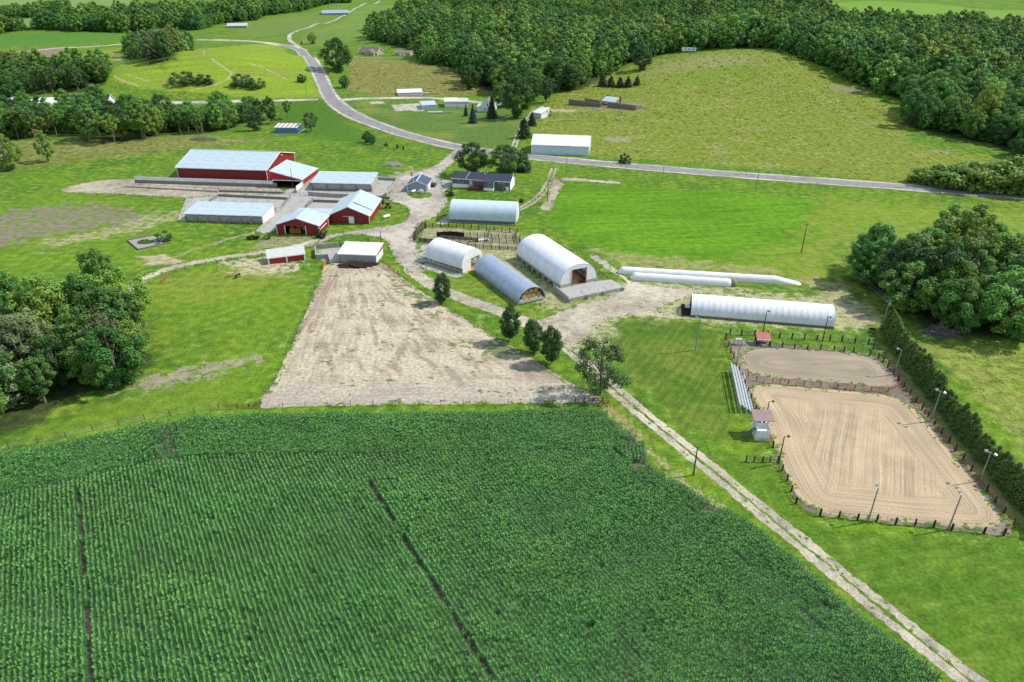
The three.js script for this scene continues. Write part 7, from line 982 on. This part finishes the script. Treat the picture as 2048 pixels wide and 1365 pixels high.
// ---------------------------------------------------------------- grass tufts and weeds: uncountable ground cover
{
  const r = rng(321), pos = [], nor = [], col = [];
  for (let i = 0; i < 10; i++) { const az = i * 0.63 + r() * 0.5, d = 0.22 + 0.2 * r(), bx = (r() - 0.5) * 0.2, bz = (r() - 0.5) * 0.2, h = 0.10 + 0.16 * r(), w = 0.09 + 0.05 * r(), ca = Math.cos(az), sa = Math.sin(az), v = 0.85 + 0.4 * r(), y0 = 0.05 + 0.08 * r(); pos.push(bx - sa * w, y0, bz + ca * w, bx + ca * d, y0 + h, bz + sa * d, bx + sa * w, y0, bz - ca * w); for (let k = 0; k < 3; k++) col.push(v, v, v); }
  const g = new THREE.BufferGeometry(); g.setAttribute('position', new THREE.Float32BufferAttribute(pos, 3)); g.setAttribute('color', new THREE.Float32BufferAttribute(col, 3)); g.computeVertexNormals();
  const m = new THREE.MeshPhysicalMaterial({ roughness: 0.8, specularIntensity: 0.2, vertexColors: true, side: THREE.DoubleSide, transmission: 0.3, thickness: 0 }); m.color.setRGB(1, 1, 1);
  // rasterised map of bare ground
  const B0 = -520, B1 = -780, S = 0.8, NX = 1300, NZ = 920, bareMap = new Uint8Array(NX * NZ);
  const mark = (x0, x1, z0, z1, f) => { const i0 = Math.max(0, Math.floor((x0 - B0) / S)), i1 = Math.min(NX - 1, Math.ceil((x1 - B0) / S)), j0 = Math.max(0, Math.floor((z0 - B1) / S)), j1 = Math.min(NZ - 1, Math.ceil((z1 - B1) / S)); for (let j = j0; j <= j1; j++) for (let i = i0; i <= i1; i++) if (!bareMap[j * NX + i] && f(B0 + (i + 0.5) * S, B1 + (j + 0.5) * S)) bareMap[j * NX + i] = 1; };
  for (const b of bare) { const p = b.poly || b.strip, xs = p.map(q => q[0]), zs = p.map(q => q[1]), e = b.poly ? 0 : b.w / 2 + Math.abs(b.off || 0); if (Math.max(...zs) < -780) continue; mark(Math.min(...xs) - e, Math.max(...xs) + e, Math.min(...zs) - e, Math.max(...zs) + e, b.poly ? (x, z) => inside(p, x, z) : (x, z) => polyDist(p, x, z, false) < b.w / 2 + (b.off ? Math.abs(b.off) : 0)); }
  const isBare = (x, z) => { const i = Math.floor((x - B0) / S), j = Math.floor((z - B1) / S); return i < 0 || j < 0 || i >= NX || j >= NZ ? 0 : bareMap[j * NX + i]; };
  const list = [], rough = zones.filter(q => q.fn === 'tuft');
  const sow = (n, zN, zF, size, dens) => { for (let k = 0; k < n; k++) { const D = Math.sqrt(lerp(zN * zN, zF * zF, r())), x = (r() * 2 - 1) * (D * 0.66 + 30), z = -D; if (isBare(x, z) || inside(cornField, x, z) || !rough.some(q => x > q.b[0] && x < q.b[1] && z > q.b[2] && z < q.b[3] && inside(q.poly, x, z))) continue; const p = noise(x / 6 + 11, z / 6) + 0.6 * noise(x / 1.8, z / 1.8); if (p < dens + (r() - 0.5) * 0.3) continue; list.push([x, z, size * (0.6 + 0.9 * r()), p]); } };
  sow(60000, 70, 210, 0.8, 0.25); sow(80000, 300, 480, 1.3, 0.25); sow(80000, 450, 760, 2.0, 0.2);
  for (const b of bare) { // ragged weeds along the margins of gravel, lanes and bare earth
    const p = b.poly || b.strip; if (p.some(q => q[1] < -420)) continue;
    for (let i = 0; i < p.length - (b.strip ? 1 : 0); i++) { const a = p[i], c = p[(i + 1) % p.length], l = Math.hypot(c[0] - a[0], c[1] - a[1]) || 1, n = Math.min(60, Math.round(l * (b.strip ? 1.3 : 5))), nx = -(c[1] - a[1]) / l, nz = (c[0] - a[0]) / l;
      for (let k = 0; k < n; k++) { const t = r(), side = b.strip ? (r() < 0.5 ? 1 : -1) * b.w / 2 + (b.off || 0) : 0, o = side + (r() + r() + r() - 1.5) * 1.1, x = lerp(a[0], c[0], t) + nx * o, z = lerp(a[1], c[1], t) + nz * o; if (noise(x / 2.5 + 80, z / 2.5) > -0.05 && !inside(cornField, x, z) && -z > 60) list.push([x, z, 0.5 + 0.9 * r(), 0]); } } }
  const inst = new THREE.InstancedMesh(g, m, list.length), q = new THREE.Quaternion(), Y = new THREE.Vector3(0, 1, 0), mt = new THREE.Matrix4(), c = new THREE.Color();
  list.forEach(([x, z, s, p], i) => { q.setFromAxisAngle(Y, r() * 6.28); mt.compose(new THREE.Vector3(x, terrain(x, z) + 0.01, z), q, new THREE.Vector3(s, s * 0.4, s)); inst.setMatrixAt(i, mt); const k = groundColor(x, z), f = 1.5 + 0.6 * r(), w = r() < 0.12 ? 0.35 : 0; inst.setColorAt(i, c.setRGB(lerp(k[0], G.pale[0], w) * f, lerp(k[1], G.pale[1], w) * f, lerp(k[2], G.pale[2], w) * f)); });
  inst.name = 'grass_tufts'; inst.userData = { kind: 'stuff', label: 'coarse grass tufts growing over the lawns and pastures', category: 'grass' }; scene.add(inst); console.log('tufts', list.length);
}
scene.traverse(o => { if (o.isMesh) { o.castShadow = true; o.receiveShadow = true; } });
renderer.render(scene, camera);
